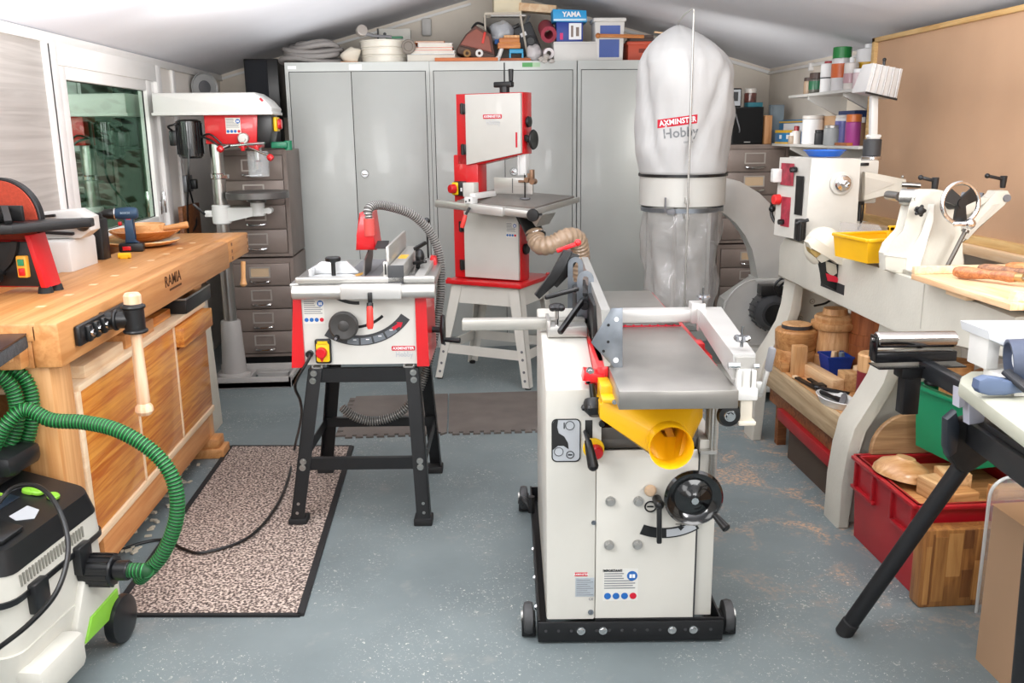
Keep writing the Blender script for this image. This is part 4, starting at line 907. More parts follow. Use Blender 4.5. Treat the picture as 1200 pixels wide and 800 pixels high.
g = G(); g.bar((-.085, -.03, Zs(1.0)), (-.14, -.05, Zs(1.06)), .018, .014, bev=.003); g.build('crank', black, ta)
g = G(); g.cyl((.21, 0, Zs(1.082)), (.21, 0, Zs(1.12)), .175, n=48, bev=.004); g.cyl((.21, 0, Zs(1.06)), (.21, 0, Zs(1.083)), .045, n=24); g.build('round_table', mat('table_grey_iron', '#6c6a68', .4, .6), dp)
hd = G(); hd.prism([(-.03, Zs(1.378)), (.245, Zs(1.374)), (.26, Zs(1.53)), (-.03, Zs(1.53))], -.09, .09, 'xz', .006); hd = hd.build('head', red, dp)
g = G(); g.prism([(.245, Zs(1.38)), (.315, Zs(1.38)), (.335, Zs(1.45)), (.335, Zs(1.53)), (.255, Zs(1.53))], -.085, .085, 'xz', .006); g.build('front_panel', black, dp)
g = G(); g.box(.335, .352, -.05, .05, Zs(1.44), Zs(1.515), .004); g.build('switch_plate', syellow, dp); g = G(); g.cyl((.352, -.0, Zs(1.478)), (.372, 0, Zs(1.478)), .028, n=20, bev=.003); g.box(.352, .362, -.03, .03, Zs(1.455), Zs(1.5), .004); g.build('stop_button', red, dp)
g = G(); z0, z1_ = Zs(1.53), Zs(1.64)
g.prism([(-.285, z0), (.345, z0), (.352, z0+.03), (.315, z0+.075), (.26, z1_), (-.28, z1_+.002), (-.285, z1_-.01)], -.14, .14, 'xz', .014); g.box(-.29, .353, -.145, .145, z0-.004, z0+.012, .003); cv = g.build('belt_cover', dpw, dp)
g = G(); g.prism([(.285, z1_-.035), (.30, z1_-.05), (.31, z1_-.045), (.295, z1_-.028)], -.143, -.139); g.build('badge', lred, cv)
mo = G(); mo.lathe([(0, 0), (.055, 0), (.066, .012), (.068, .2), (.05, .21), (0, .21)], (-.135, -.02, Zs(1.303)), n=28)
for i in range(22): a = 2*PI*i/22; mo.bar((-.135+.067*math.cos(a), -.02+.067*math.sin(a), Zs(1.325)), (-.135+.067*math.cos(a), -.02+.067*math.sin(a), Zs(1.49)), .006, .012, up=(math.cos(a), math.sin(a), 0))
mo = mo.build('motor', mat('motor_black', '#121214', .25, coat=.5), dp)
g = G(); g.box(-.235, -.195, -.06, .01, Zs(1.37), Zs(1.45), .006); g.build('terminal_box', black, mo)
g = G(); g.tube([(-.215, -.06, Zs(1.45)), (-.225, -.09, Zs(1.47)), (-.19, -.1, Zs(1.48)), (-.17, -.08, Zs(1.49))], .006, 8, smooth=4); g.tube([(-.06, -.09, Zs(1.42)), (.0, -.11, Zs(1.40)), (.06, -.11, Zs(1.36)), (.12, -.11, Zs(1.37)), (.17, -.1, Zs(1.38))], .006, 8, smooth=4); g.tube([(-.06, -.09, Zs(1.41)), (.0, -.115, Zs(1.43)), (.06, -.11, Zs(1.38))], .005, 8, smooth=4); g.build('wiring', black, dp)
safety_label(hd, .085, -.0905, Zs(1.43), .08, .085)
g = G(); g.cyl((.18, -.09, Zs(1.405)), (.18, -.125, Zs(1.405)), .03, n=24, bev=.004); g.cyl((.18, -.125, Zs(1.405)), (.18, -.14, Zs(1.405)), .016, n=20); g.build('feed_boss', alu, dp)
for a, e_ in ((.3, 1), (-2.1, 1), (2.4, 1)):
    pass
sp = G()
sp.cyl((.11, -.12, Zs(1.368)), (.30, -.15, Zs(1.38)), .007, n=10); sp.cyl((.2, -.12, Zs(1.36)), (.32, -.16, Zs(1.315)), .006, n=10); sp.cyl((.1, -.12, Zs(1.37)), (.06, -.12, Zs(1.355)), .006, n=10); sp = sp.build('feed_handle', chrome, dp)
g = G()
for p_ in ((.055, -.12, Zs(1.35)), (.33, -.165, Zs(1.303))): g.lathe([(0, -.02), (.014, -.018), (.02, -.005), (.016, .012), (0, .018)], p_, (.6, -.1, -.6), 14)
g.build('red_knob', red, sp)
g = G(); g.box(.15, .27, -.12, .0, Zs(1.355), Zs(1.378), .006); g.box(.165, .185, -.13, -.1, Zs(1.34), Zs(1.385), .004); g.box(.235, .26, -.13, -.1, Zs(1.34), Zs(1.385), .004); g.build('depth_stop', red, dp)
g = G(); g.box(.31, .40, -.04, .04, Zs(1.35), Zs(1.385), .008); g.cyl((.40, 0, Zs(1.34)), (.40, 0, Zs(1.39)), .022, n=14); g.build('green_handle', mat('handle_green', '#1d7a58', .4), dp)
g = G(); g.cyl((.227, 0, Zs(1.29)), (.227, 0, Zs(1.375)), .022, n=20); g.lathe([(.0, 0), (.014, 0), (.026, .02), (.028, .06), (.02, .068), (0, .068)], (.227, 0, Zs(1.222)), n=24); g.build('chuck', chrome, dp)
gd = G(); gd.lathe([(.055, 0), (.058, 0), (.06, .14), (.057, .14)], (.227, 0, Zs(1.20)), n=28, closed=True); gd.build('chuck_guard', glassy('clear_guard', '#e8eef0', alpha=.22), dp)
# press cables to socket
cb = G(); s0 = PX(222, 222, XL+.05)
cb.tube([s0, (-1.62, 5.72, 1.0), (-1.58, 5.6, .9), (-1.6, 5.5, .82), (-1.56, 5.42, .66), (-1.55, 5.4, .4)], .006, 8, smooth=6)
cb.tube([(-1.46, 5.16, 1.35), (-1.47, 5.14, 1.2), (-1.52, 5.25, 1.05), (-1.57, 5.4, .93), (-1.58, 5.42, .8), (-1.54, 5.36, .6)], .006, 8, smooth=6)
tag(cb.build('power_cable', black), 'two tangled black cables hanging from the wall socket behind the bench', 'cable')
RZ = math.radians(-3.4)
# ================================================================ TABLE SAW
t = thing('table_saw', 'white and red bench table saw on a black steel stand with grey suction hose', 'table saw', (-.37, 3.42, 0), RZ)
st = thing('saw_stand', 'black folded steel stand with bolted splayed legs under the table saw', 'stand', (-.37, 3.42, 0), RZ)
FT = {(-1, -1): (-.262, -.275), (1, -1): (.262, -.285), (-1, 1): (-.262, .30), (1, 1): (.262, .30)}
TP = {(-1, -1): (-.172, -.215), (1, -1): (.232, -.215), (-1, 1): (-.172, .21), (1, 1): (.232, .21)}
for key in FT:
    (fx, fy), (tx, ty) = FT[key], TP[key]; sx_, sy_ = key
    g = G(); w = .05
    # L-section leg: front plate and side plate
    def lq(x, y, z, dx, dy): return [(x, y, z), (x+dx, y, z), (x+dx, y+dy, z), (x, y+dy, z)]
    d1, d2 = -sx_*w, -sy_*w; th = .004
    g.hexa(lq(fx, fy, .012, d1, -sy_*th), lq(tx, ty, .588, d1, -sy_*th))
    g.hexa(lq(fx, fy, .012, -sx_*th, d2), lq(tx, ty, .588, -sx_*th, d2))
    lg_ = g.build('leg', bmetal, st)
    g = G(); g.box(fx+sx_*.006, fx-sx_*.062, fy+sy_*.006, fy-sy_*.062, 0, .028, .004); g.build('foot_cap', rubber, lg_)
    g = G(); g.use(steel)
    for zz in (.545, .572, .222, .245):
        f_ = (zz-.012)/.576; x = fx+(tx-fx)*f_-sx_*.022; y = fy+(ty-fy)*f_
        bolt(g, (x, y, zz), (0, sy_, 0), .009, .008)
    if sy_ < 0:
        for zz in (.05, .085): f_ = (zz-.012)/.576; x = fx+(tx-fx)*f_-sx_*.022; g.cyl((x, fy+(ty-fy)*f_-.001, zz), (x, fy+(ty-fy)*f_, zz), .006, n=10)
    g.build('bolt', None, lg_)
def lerp(key, zz):
    f_ = (zz-.012)/.576; return FT[key][0]+(TP[key][0]-FT[key][0])*f_, FT[key][1]+(TP[key][1]-FT[key][1])*f_
for zz, h in ((.562, .052), (.232, .045)):
    for a, b, ax in (((-1, -1), (1, -1), 0), ((-1, 1), (1, 1), 0), ((-1, -1), (-1, 1), 1), ((1, -1), (1, 1), 1)):
        x0, y0 = lerp(a, zz); x1, y1 = lerp(b, zz); g = G()
        if ax == 0: s_ = a[1]; g.box(x0+.006, x1-.006, y0-s_*.006, y0-s_*.010, zz-h/2, zz+h/2); g.box(x0+.01, x1-.01, y0-s_*.010, y0-s_*.028, zz+h/2-.004, zz+h/2)
        else: s_ = a[0]; g.box(x0-s_*.006, x0-s_*.010, y0+.006, y1-.006, zz-h/2, zz+h/2)
        g.build('cross_rail', bmetal, st)
for x in (-.14, .195):
    for y in (-.19, .18):
        g = G(); g.box(x-.02, x+.02, y-.02, y+.02, .5885, .592); g.box(x-.02, x-.014, y-.02, y+.02, .5885, .60); g.box(x+.014, x+.02, y-.02, y+.02, .5885, .60); g.build('mounting_bracket', alu, st)
# body
zb, zt_ = .602, .852; yF = -.205; yB = .11
bd = G(); bd.hexa([(-.185, yF, zb), (.228, yF, zb), (.228, yB, zb), (-.185, yB, zb)], [(-.185, yF, zt_), (.228, yF, zt_), (.228, yB, zt_), (-.185, yB, zt_)]); bd = bd.build('body', pgrey, t)
for s_ in (-1, 1):
    xi = -.183 if s_ < 0 else .226
    g = G(); x1, x2 = (xi-.048, xi-.028) if s_ < 0 else (xi+.044, xi+.040)
    g.hexa([(xi, yF-.012, zb-.008), (x1, yF-.012, zb-.008), (x1, yB, zb-.008), (xi, yB, zb-.008)][::s_ if s_ < 0 else 1], [(xi, yF-.006, zt_), (x2, yF-.006, zt_), (x2, yB, zt_), (xi, yB, zt_)][::s_ if s_ < 0 else 1])
    g.build('side_panel', red, t)
T0, TZ = -.225, .905
tb = G(); tb.prism([(-.215, T0), (.297, T0), (.285, .40), (-.24, .40)], TZ-.03, TZ, 'xy', .002); tb = tb.build('tabletop', mat('saw_table_alu', '#a5a4a1', .3, .7, var=.06, streak=(40, 1, 1)), t)
g = G(); g.box(-.155, -.14, T0+.01, .38, TZ, TZ+.0006); g.box(-.05, .08, T0+.01, .39, TZ, TZ+.0006)
for k in range(6): g.box(-.2+.0*k, -.06, T0+.05+k*.055, T0+.052+k*.055, TZ, TZ+.0005)
g.build('table_groove', mgrey, tb)
g = G(); g.box(-.01, .045, -.1, .25, TZ+.0006, TZ+.0016); g.build('blade_insert', mgrey, tb); g = G(); g.prism([(-.015, -.05), (-.045, -.09), (.01, -.07), (.02, .05)], TZ+.001, TZ+.0026, 'xy'); g.build('warning_mark', mat('mark_amber', '#d9a13a', .5), tb)
# front rail
fr_ = G(); fr_.cyl((-.2, -.255, .878), (.304, -.255, .878), .0255, n=24, bev=.002); fr_.box(-.2, .304, -.255, -.232, .853, .903, .004); fr_ = fr_.build('front_rail', alu, t)
g = G(); g.box(-.19, .303, -.25, -.226, .908, .93, .004); g.build('upper_rail', alu, t)
g = G(); g.box(-.027, .187, -.288, -.25, .856, .908, .004); cl = g.build('fence_clamp_block', mat('alu_pale', '#cbc9c5', .35, .5), t)
g = G(); g.box(.07, .086, -.296, -.286, .842, .882, .003); g.cyl((.078, -.296, .845), (.077, -.305, .82), .012, n=12); g.build('clamp_lever', black, cl)
g = G(); g.lathe([(0, 0), (.009, .002), (.0115, .012), (.0125, .07), (.009, .082), (0, .083)], (.078, -.306, .838), (-.02, -.05, -1), 14); g.build('lever_grip', mat('grip_red', '#e5433a', .4), cl)
# rip fence
g = G(); g.box(.128, .138, -.2, .34, TZ+.002, TZ+.125, .002); g.build('tall_fence_face', alu, t)
g = G(); g.box(.142, .19, -.24, .33, TZ+.003, TZ+.062, .004); f_ = g.build('rip_fence', alu, t)
g = G(); g.box(.138, .194, -.25, -.24, TZ-.006, TZ+.064, .001); g.build('fence_end_cap', dgrey, f_)
g = G(); g.box(.12, .137, -.232, -.21, TZ+.0, TZ+.075, .002); g.build('slotted_end', alu, f_); g = G(); g.box(.125, .131, -.2335, -.232, TZ+.03, TZ+.068); g.box(.122, .136, -.2335, -.232, TZ+.0, TZ+.02); g.build('slot', black, f_)
g = G(); g.box(.15, .182, -.05, .05, TZ+.062, TZ+.063); g.build('yellow_label', yellow, f_)
g = G(); g.box(.2, .215, .1, .13, TZ, TZ+.09, .004); g.ball((.22, .08, TZ+.05), .03, .6, 1, 1); g.bar((.2, .05, TZ+.03), (.25, -.02, TZ+.045), .015, .012, bev=.003); g.bar((.2, .08, TZ+.08), (.24, .12, TZ+.1), .012, .012); g.build('fence_knob', black, f_)
g = G(); g.box(.225, .262, -.2, .34, TZ+.001, TZ+.02, .003); g.build('side_rail', alu, t)
# riving knife, crown guard
g = G(); g.prism([(-.10, TZ), (.06, TZ), (.13, TZ+.05), (.165, TZ+.16), (.15, TZ+.16), (.07, TZ+.09), (-.06, TZ+.06)], .026, .031, 'yz'); g.build('riving_knife', mat('knife_dark', '#55504b', .35, .7), t)
g = G(); g.cyl((.02, .02, TZ-.03), (.023, .02, TZ-.03), .09, n=48); g.build('saw_blade', mat('blade_grey', '#8b8783', .3, .9), t)
cg = G(); cg.prism([(-.018, TZ+.085), (.06, TZ+.085), (.053, TZ+.13), (.045, TZ+.225), (.002, TZ+.225), (-.012, TZ+.14)], .02, .20, 'xz', .008); cg = cg.build('crown_guard', red, t)
g = G(); g.cyl((.037, .03, TZ+.14), (.037, .03, TZ+.205), .021, n=18); g.build('port_collar', mat('clear_red', '#e0605a', .2, alpha=.8), cg)
g = G(); g.prism([(-.06, TZ+.10), (.0, TZ+.095), (.03, TZ+.12), (.0, TZ+.11)], .065, .11, 'yz'); g.build('guard_flap', black, cg)
hs = G(); hs.use(mat('hose_silver', '#b4b2ae', .35, .4)); hs.use(mat('hose_silver_groove_shade', '#5f5d5a', .6)); hs.mi = 0  # groove shade between the ribs painted as a darker grey
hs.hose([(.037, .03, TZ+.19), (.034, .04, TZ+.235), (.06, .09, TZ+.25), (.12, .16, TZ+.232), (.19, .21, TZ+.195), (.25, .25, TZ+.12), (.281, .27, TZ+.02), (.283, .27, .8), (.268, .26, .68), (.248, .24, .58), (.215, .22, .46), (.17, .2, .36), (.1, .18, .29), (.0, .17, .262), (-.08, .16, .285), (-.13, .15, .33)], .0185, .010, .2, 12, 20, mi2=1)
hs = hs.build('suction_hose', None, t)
g = G(); g.cyl((.232, .27, TZ+.17), (.235, .27, TZ+.0), .004, n=8); g.ball((.232, .27, TZ+.17), .014); g.box(.222, .242, .255, .28, TZ-.05, TZ+.02, .003); g.build('hose_support', black, t)
g = G(); g.prism([(.24, TZ-.01), (.275, TZ-.01), (.27, TZ+.03), (.25, TZ+.035)], .2, .26, 'xz', .004); g.build('red_bracket', red, t)
# mitre gauge
mg = G(); mg.prism([(-.15, -.19)]+circ(-.07, -.19, .085, 14, 0, PI)[0:]+[], TZ+.001, TZ+.018, 'xy', .003); mg.prism([(-.15, TZ+.018), (.01, TZ+.018), (.012, TZ+.022), (-.03, TZ+.062), (-.125, TZ+.062), (-.155, TZ+.04)], -.12, -.10, 'xz', .004); mg.box(-.08, -.068, -.19, .1, TZ+.001, TZ+.008); mg.box(-.155, -.145, -.19, -.1, TZ+.001, TZ+.045, .003); mg = mg.build('mitre_gauge', mat('mitre_cast', '#d5d6d6', .35, .3), t)
g = G(); g.lathe([(.0, 0), (.008, 0), (.008, .045), (.012, .05), (.027, .052), (.028, .064), (.024, .068), (0, .068)], (-.07, -.16, TZ+.018), n=24); g.build('mitre_knob', black, mg)
# front face details
yf = yF-.0005
hw = G(); hw.lathe([(0, 0), (.02, 0), (.022, .012), (.049, .014), (.053, .02), (.053, .032), (.046, .037), (.02, .033), (.012, .037), (0, .037)], (-.03, yF-.005, .752), (0, -1, 0), 36); hw.prism([(-.085, .722), (-.03, .70), (-.03, .75), (-.07, .76)], yF-.006, yF-.001, 'xz'); hw = hw.build('handwheel', mat('wheel_charcoal', '#3c3a38', .45), t)
g = G(); g.cyl((-.055, yF-.04, .712), (-.055, yF-.062, .712), .011, .009, 14, .002); g.build('wheel_grip', black, hw)
g = G(); g.cyl((-.055, yF-.062, .712), (-.055, yF-.064, .712), .005, n=10); g.ring((-.03, yF-.035, .752), (0, 1, 0), .036, .0015, 30, 6); g.build('wheel_highlight', mgrey, hw)
def arcband(cx, cz, r0, r1, a0, a1, y0, y1, n=18):
    return circ(cx, cz, r1, n, a0, a1)+circ(cx, cz, r0, n, a0, a1)[::-1]
sc_ = G(); cxx_, czz = .02, .90; sc_.prism(arcband(cxx_, czz, .19, .228, math.radians(-124), math.radians(-36), 0, 0), yF-.002, yF, 'xz'); sc_ = sc_.build('angle_scale', dgrey, t)
g = G()
for k in range(4): a = math.radians(-102+k*13); g.prism(circ(cxx_, czz, .224, 3, a, a+math.radians(11))+circ(cxx_, czz, .2, 3, a, a+math.radians(11))[::-1], yF-.0026, yF-.002, 'xz')
g.build('scale_ticks', mat('scale_grey', '#70767c', .5), sc_)
g = G()
for k in range(5): a = math.radians(-108+k*13); g.box(cxx_+.207*math.cos(a)-.006, cxx_+.207*math.cos(a)+.006, yF-.0032, yF-.0026, czz+.207*math.sin(a)-.0015, czz+.207*math.sin(a)+.0015)
g.build('scale_numerals', lwhite, sc_)
g = G(); a = math.radians(-48); c_ = Vector((cxx_+.209*math.cos(a), 0, czz+.209*math.sin(a))); g.M = Matrix.Translation((c_.x, yF-.003, c_.z)) @ Matrix.Rotation(-math.radians(33), 4, 'Y'); g.prism([(-.022, -.006), (.004, -.006), (.004, -.013), (.022, 0), (.004, .013), (.004, .006), (-.022, .006)], -.001, .0, 'xz'); g.build('red_arrow', lred, sc_)
g = G(); g.prism(arcband(.0, .90, .155, .165, math.radians(-88), math.radians(-48), 0, 0), yF-.0015, yF, 'xz'); g.prism(arcband(.02, .98, .145, .157, math.radians(-128), math.radians(-88), 0, 0), yF-.0015, yF, 'xz'); g.build('slot', black, t)
swb = G(); swb.prism(rrect(-.142, -.084, .609, .70, .008), yF-.014, yF, 'xz', .003); swb = swb.build('switch_box', black, t)
g = G(); g.prism(rrect(-.137, -.089, .616, .686, .008), yF-.019, yF-.014, 'xz', .002); g.box(-.131, -.095, yF-.019, yF-.014, .68, .693); g.build('switch_cover', syellow, swb)
g = G(); g.cyl((-.117, yF-.019, .652), (-.117, yF-.038, .652), .021, .019, 24, .003); g.prism([(-.126, .634), (-.108, .634), (-.117, .615)], yF-.022, yF-.019, 'xz'); g.build('stop_button', red, swb)
g = G(); g.cyl((-.163, yF, .645), (-.163, yF-.02, .645), .013, n=14); g.build('cable_gland', black, t)
logo(bd, .177, yF, .660, .085)
safety_label(bd, -.178, yF, .755, .075, .095)
# side crank wheel
wh = G(); wh.lathe([(0, 0), (.012, 0), (.012, .03), (.055, .035), (.058, .042), (.055, .048), (0, .045)], (.268, -.03, .69), (1, 0, 0), 32); wh = wh.build('side_handwheel', black, t)
g = G(); g.cyl((.313, -.03, .65), (.375, -.04, .648), .009, .011, 12, .002); g.build('crank_handle', black, wh)
# saw power cable on the floor and up to the saw
cb = G(); a = math.cos(RZ); pts = [PZ(x, y, .0065) for x, y in ((60, 700), (112, 668), (145, 643), (190, 632))]+[PZ(x, y, .016) for x, y in ((215, 643), (240, 647), (290, 630), (322, 596), (338, 560), (345, 525))]
S0 = Vector((-.37, 3.42, 0)); loc2w = lambda x, y, z: Vector((S0.x+x*math.cos(RZ)-y*math.sin(RZ), S0.y+x*math.sin(RZ)+y*math.cos(RZ), z))
pts += [PY(353, 490, 3.5), PY(352, 470, 3.3), PY(346, 450, 3.2), loc2w(-.163, yF-.03, .63), loc2w(-.163, yF-.015, .645)]
cb.tube(pts, .0055, 8, smooth=8); tag(cb.build('power_cable', black), 'black mains cable trailing over the carpet mat up to the table saw switch', 'cable')

# ================================================================ BANDSAW
RB = math.radians(-30)
t = thing('bandsaw', 'tall red and pale grey bandsaw in front of the middle locker', 'bandsaw', (.369, 4.884, 0), RB)
st = thing('bandsaw_stand', 'pale grey steel stand with red top plate carrying the bandsaw', 'stand', (.369, 4.884, 0), RB)
FT = {(-1, -1): (-.60, .0), (1, -1): (.02, .0), (-1, 1): (-.60, .44), (1, 1): (.02, .44)}
TP = {(-1, -1): (-.49, .03), (1, -1): (-.055, .03), (-1, 1): (-.49, .40), (1, 1): (-.055, .40)}
sm = mat('stand_pale', '#d9d6cd', .4, var=.03)
for key in FT:
    (fx, fy), (tx, ty) = FT[key], TP[key]; sx_, sy_ = key; g = G(); w0, w1 = .045, .07
    g.hexa([(fx, fy, .01), (fx-sx_*w0, fy, .01), (fx-sx_*w0, fy-sy_*.005, .01), (fx, fy-sy_*.005, .01)], [(tx, ty, .57), (tx-sx_*w1, ty, .57), (tx-sx_*w1, ty-sy_*.005, .57), (tx, ty-sy_*.005, .57)])
    g.hexa([(fx, fy, .01), (fx-sx_*.005, fy, .01), (fx-sx_*.005, fy-sy_*w0, .01), (fx, fy-sy_*w0, .01)], [(tx, ty, .57), (tx-sx_*.005, ty, .57), (tx-sx_*.005, ty-sy_*w1, .57), (tx, ty-sy_*w1, .57)])
    L_ = g.build('leg', sm, st); g = G(); g.cyl((fx-sx_*.02, fy-sy_*.02, 0), (fx-sx_*.02, fy-sy_*.02, .014), .018, n=14); g.build('foot', rubber, L_)
    g = G(); g.use(mgrey)
    for zz in (.17, .215, .05, .10): f_ = (zz-.01)/.56; bolt(g, (fx+(tx-fx)*f_-sx_*.025, fy+(ty-fy)*f_, zz), (0, sy_, 0), .006, .005)
    g.build('bolt', None, L_)
def lerp2(key, zz):
    f_ = (zz-.01)/.56; return FT[key][0]+(TP[key][0]-FT[key][0])*f_, FT[key][1]+(TP[key][1]-FT[key][1])*f_
for zz, h, nm in ((.52, .11, 'apron'), (.19, .055, 'stretcher')):
    for a, b, ax in (((-1, -1), (1, -1), 0), ((-1, 1), (1, 1), 0), ((-1, -1), (-1, 1), 1), ((1, -1), (1, 1), 1)):
        x0, y0 = lerp2(a, zz); x1, y1 = lerp2(b, zz); g = G()
        if ax == 0: s_ = a[1]; g.box(x0+.03, x1-.03, y0-s_*.006, y0-s_*.011, zz-h/2, zz+h/2)
        else: s_ = a[0]; g.box(x0-s_*.006, x0-s_*.011, y0+.03, y1-.03, zz-h/2, zz+h/2)
        g.build(nm, sm, st)
g = G(); g.box(-.515, -.03, .005, .425, .575, .60, .004); g.build('top_plate', red, st)
g = G(); g.use(red)
for x, y in ((-.5, .02), (-.05, .41), (-.5, .41)): bolt(g, (x, y, .60), (0, 0, 1), .01, .01)
g.build('plate_bolt', None, st)
# bandsaw body
g = G(); g.box(-.50, -.07, .09, .2, .602, 1.02, .006); g.build('lower_housing', red, t)
g = G(); g.box(-.49, -.335, .09, .2, 1.0, 1.30, .006); g.build('column', red, t)
g = G(); g.prism([(-.465, 1.63), (-.05, 1.63), (-.05, 1.305), (-.33, 1.245), (-.465, 1.245)], .09, .2, 'xz', .005); g.build('upper_housing', red, t)
dr = G(); dr.prism([(-.395, 1.625), (-.055, 1.625), (-.055, 1.31), (-.395, 1.245)], .068, .09, 'xz', .003); dr = dr.build('upper_door', pgrey, t)
dr2 = G(); dr2.box(-.42, -.075, .068, .09, .612, .99, .003); dr2 = dr2.build('lower_door', pgrey, t)
for d_, zs, x in ((dr, (1.55, 1.33), -.405), (dr2, (.9, .68), -.43)):
    for zz in zs:
        g = G(); g.box(x-.02, x+.012, .062, .069, zz-.028, zz+.028, .003); g.box(x-.03, x-.002, .078, .089, zz-.028, zz+.028, .003); g.cyl((x-.008, .062, zz-.03), (x-.008, .062, zz+.03), .007, n=10); g.build('hinge', black, d_)
lb = logo(dr, -.225, .0675, 1.505, .115, sub='Hobby', subm=mat('ghost_grey', '#cfd0d0', .5))
g = G(); g.box(-.085, -.075, .066, .068, 1.34, 1.42); g.build('warning_mark', lred, dr)
safety_label(dr2, -.15, .0675, .85, .065, .085)
g = G(); g.lathe([(0, 0), (.026, 0), (.03, .008), (.028, .018), (0, .02)], (-.05, .14, 1.475), (1, 0, 0), 20); g.build('latch_knob', black, t)
g = G(); g.lathe([(.0, .0), (.015, 0), (.015, .02), (.05, .025), (.055, .032), (.05, .04), (0, .036)], (-.05, .15, 1.38), (1, 0, 0), 26); g.bar((-.05, .11, 1.395), (-.02, .10, 1.38), .02, .03, bev=.004); g.build('guide_handwheel', black, t)
g = G(); g.cyl((-.19, .15, 1.63), (-.19, .15, 1.665), .028, n=20, bev=.003); g.box(-.25, -.14, .13, .17, 1.66, 1.69, .006); g.cyl((-.15, .15, 1.69), (-.15, .15, 1.755), .012, .015, 14, .003); g.cyl((-.19, .15, 1.69), (-.19, .15, 1.79), .004, n=8); g.build('tension_handle', black, t)
# blade guide, blade
gg = G(); gg.box(-.095, -.052, .12, .17, 1.19, 1.32, .004); gg.box(-.09, -.085, .1, .12, 1.19, 1.30); gg = gg.build('blade_guard', mat('guard_white', '#e6e6e4', .4), t)
g = G(); g.cyl((-.1, .13, 1.155), (.0, .13, 1.155), .007, n=10); g.cyl((-.045, .11, 1.165), (-.045, .15, 1.165), .014, n=14); g.cyl((-.01, .11, 1.155), (-.01, .15, 1.155), .016, n=14); g.box(-.03, -.01, .12, .15, 1.15, 1.22, .002); g.cyl((-.04, .13, 1.16), (-.04, .13, 1.2), .006, n=8); g.build('blade_guide', mat('brass_guide', '#9c7b62', .35, .6), gg)
g = G(); g.box(-.062, -.058, .12, .132, 1.0, 1.2); g.build('blade', mat('blade_black', '#2b2826', .4, .5), t)
# table (slightly tilted) with rails, fence
A_, B_, C_, D_ = (.10, -.09, 1.035), (-.37, -.09, 1.06), (-.37, .35, 1.095), (.12, .40, 1.062)
lo = lambda p, d: (p[0], p[1], p[2]-d)
tb = G(); tb.hexa([lo(A_, .028), lo(B_, .028), lo(C_, .028), lo(D_, .028)], [A_, B_, C_, D_]); tb = tb.build('table', mat('bs_table', '#9a938d', .35, .7), t)
g = G(); g.cyl((-.06, .126, 1.06), (-.06, .126, 1.0668), .03, n=24); g.build('blade_insert', mgrey, tb)
g = G(); g.bar((.118, -.135, 1.0), (-.49, -.115, 1.045), .035, .042, bev=.008); g.bar((.10, -.112, 1.022), (-.36, -.1, 1.052), .012, .01); fr2 = g.build('front_rail', alu, t)
g = G(); g.bar((-.26, -.14, 1.028), (-.05, -.145, 1.012), .042, .05, bev=.006); g.build('fence_clamp_block', mat('alu_pale', '#cbc9c5', .35, .5), fr2)
g = G(); g.bar((.11, -.11, 1.012), (.13, .44, 1.04), .02, .03, bev=.004); g.build('side_rail', alu, t)
g = G(); g.lathe([(0, 0), (.03, 0), (.034, .01), (.03, .022), (0, .024)], (.12, -.15, 1.0), (.2, -1, 0), 20); g.bar((.12, -.15, 1.0), (.165, -.14, 1.005), .015, .012); g.build('rail_knob', black, fr2)
g = G(); g.prism([(.06, .98), (.14, .995), (.1, .93)], -.08, .1, 'xz', .004); g.build('trunnion', alu, t)
g = G(); g.box(-.26, -.02, .14, .155, 1.085, 1.175, .002); f_ = g.build('fence', alu, t)
g = G(); g.box(-.145, -.141, .138, .14, 1.09, 1.17); g.build('seam', dgrey, f_)
g = G(); g.box(-.285, -.235, -.16, -.1, 1.05, 1.085, .003); g.box(-.285, -.25, -.1, .15, 1.07, 1.10, .003); g.build('fence_carrier', mat('carrier_white', '#e2e2df', .4), f_)
g = G(); g.box(-.278, -.27, -.1615, -.16, 1.056, 1.066); g.box(-.256, -.248, -.1615, -.16, 1.062, 1.075); g.build('carrier_slot', black, f_)
g = G(); g.cyl((-.25, -.165, 1.03), (-.262, -.185, .995), .007, n=10); g.build('lever_stem', black, fr2)
g = G(); g.lathe([(0, 0), (.010, .002), (.012, .015), (.013, .06), (.009, .072), (0, .073)], (-.263, -.187, .993), (-.25, -.2, -1), 14); g.build('lever_grip', mat('grip_red', '#e5433a', .4), fr2)
swb = G(); swb.box(-.47, -.405, .045, .088, 1.075, 1.155, .006); swb = swb.build('switch_box', black, t)
g = G(); g.box(-.475, -.435, .035, .046, 1.08, 1.15, .006); g.build('switch_cover', syellow, swb); g = G(); g.cyl((-.455, .036, 1.115), (-.47, .005, 1.115), .026, .024, 20, .003); g.build('stop_button', red, swb)
g = G(); g.box(-.422, -.412, .043, .045, 1.1, 1.12); g.build('mark', lwhite, swb)
g = G(); g.box(-.4, -.33, .03, .09, 1.07, 1.15, .004); g.build('grey_guard', pgrey, t)
g = G(); g.lathe([(0, 0), (.03, 0), (.032, .012), (.026, .02), (0, .02)], (-.07, .14, .78), (1, 0, 0), 18); g.build('door_knob', black, t)
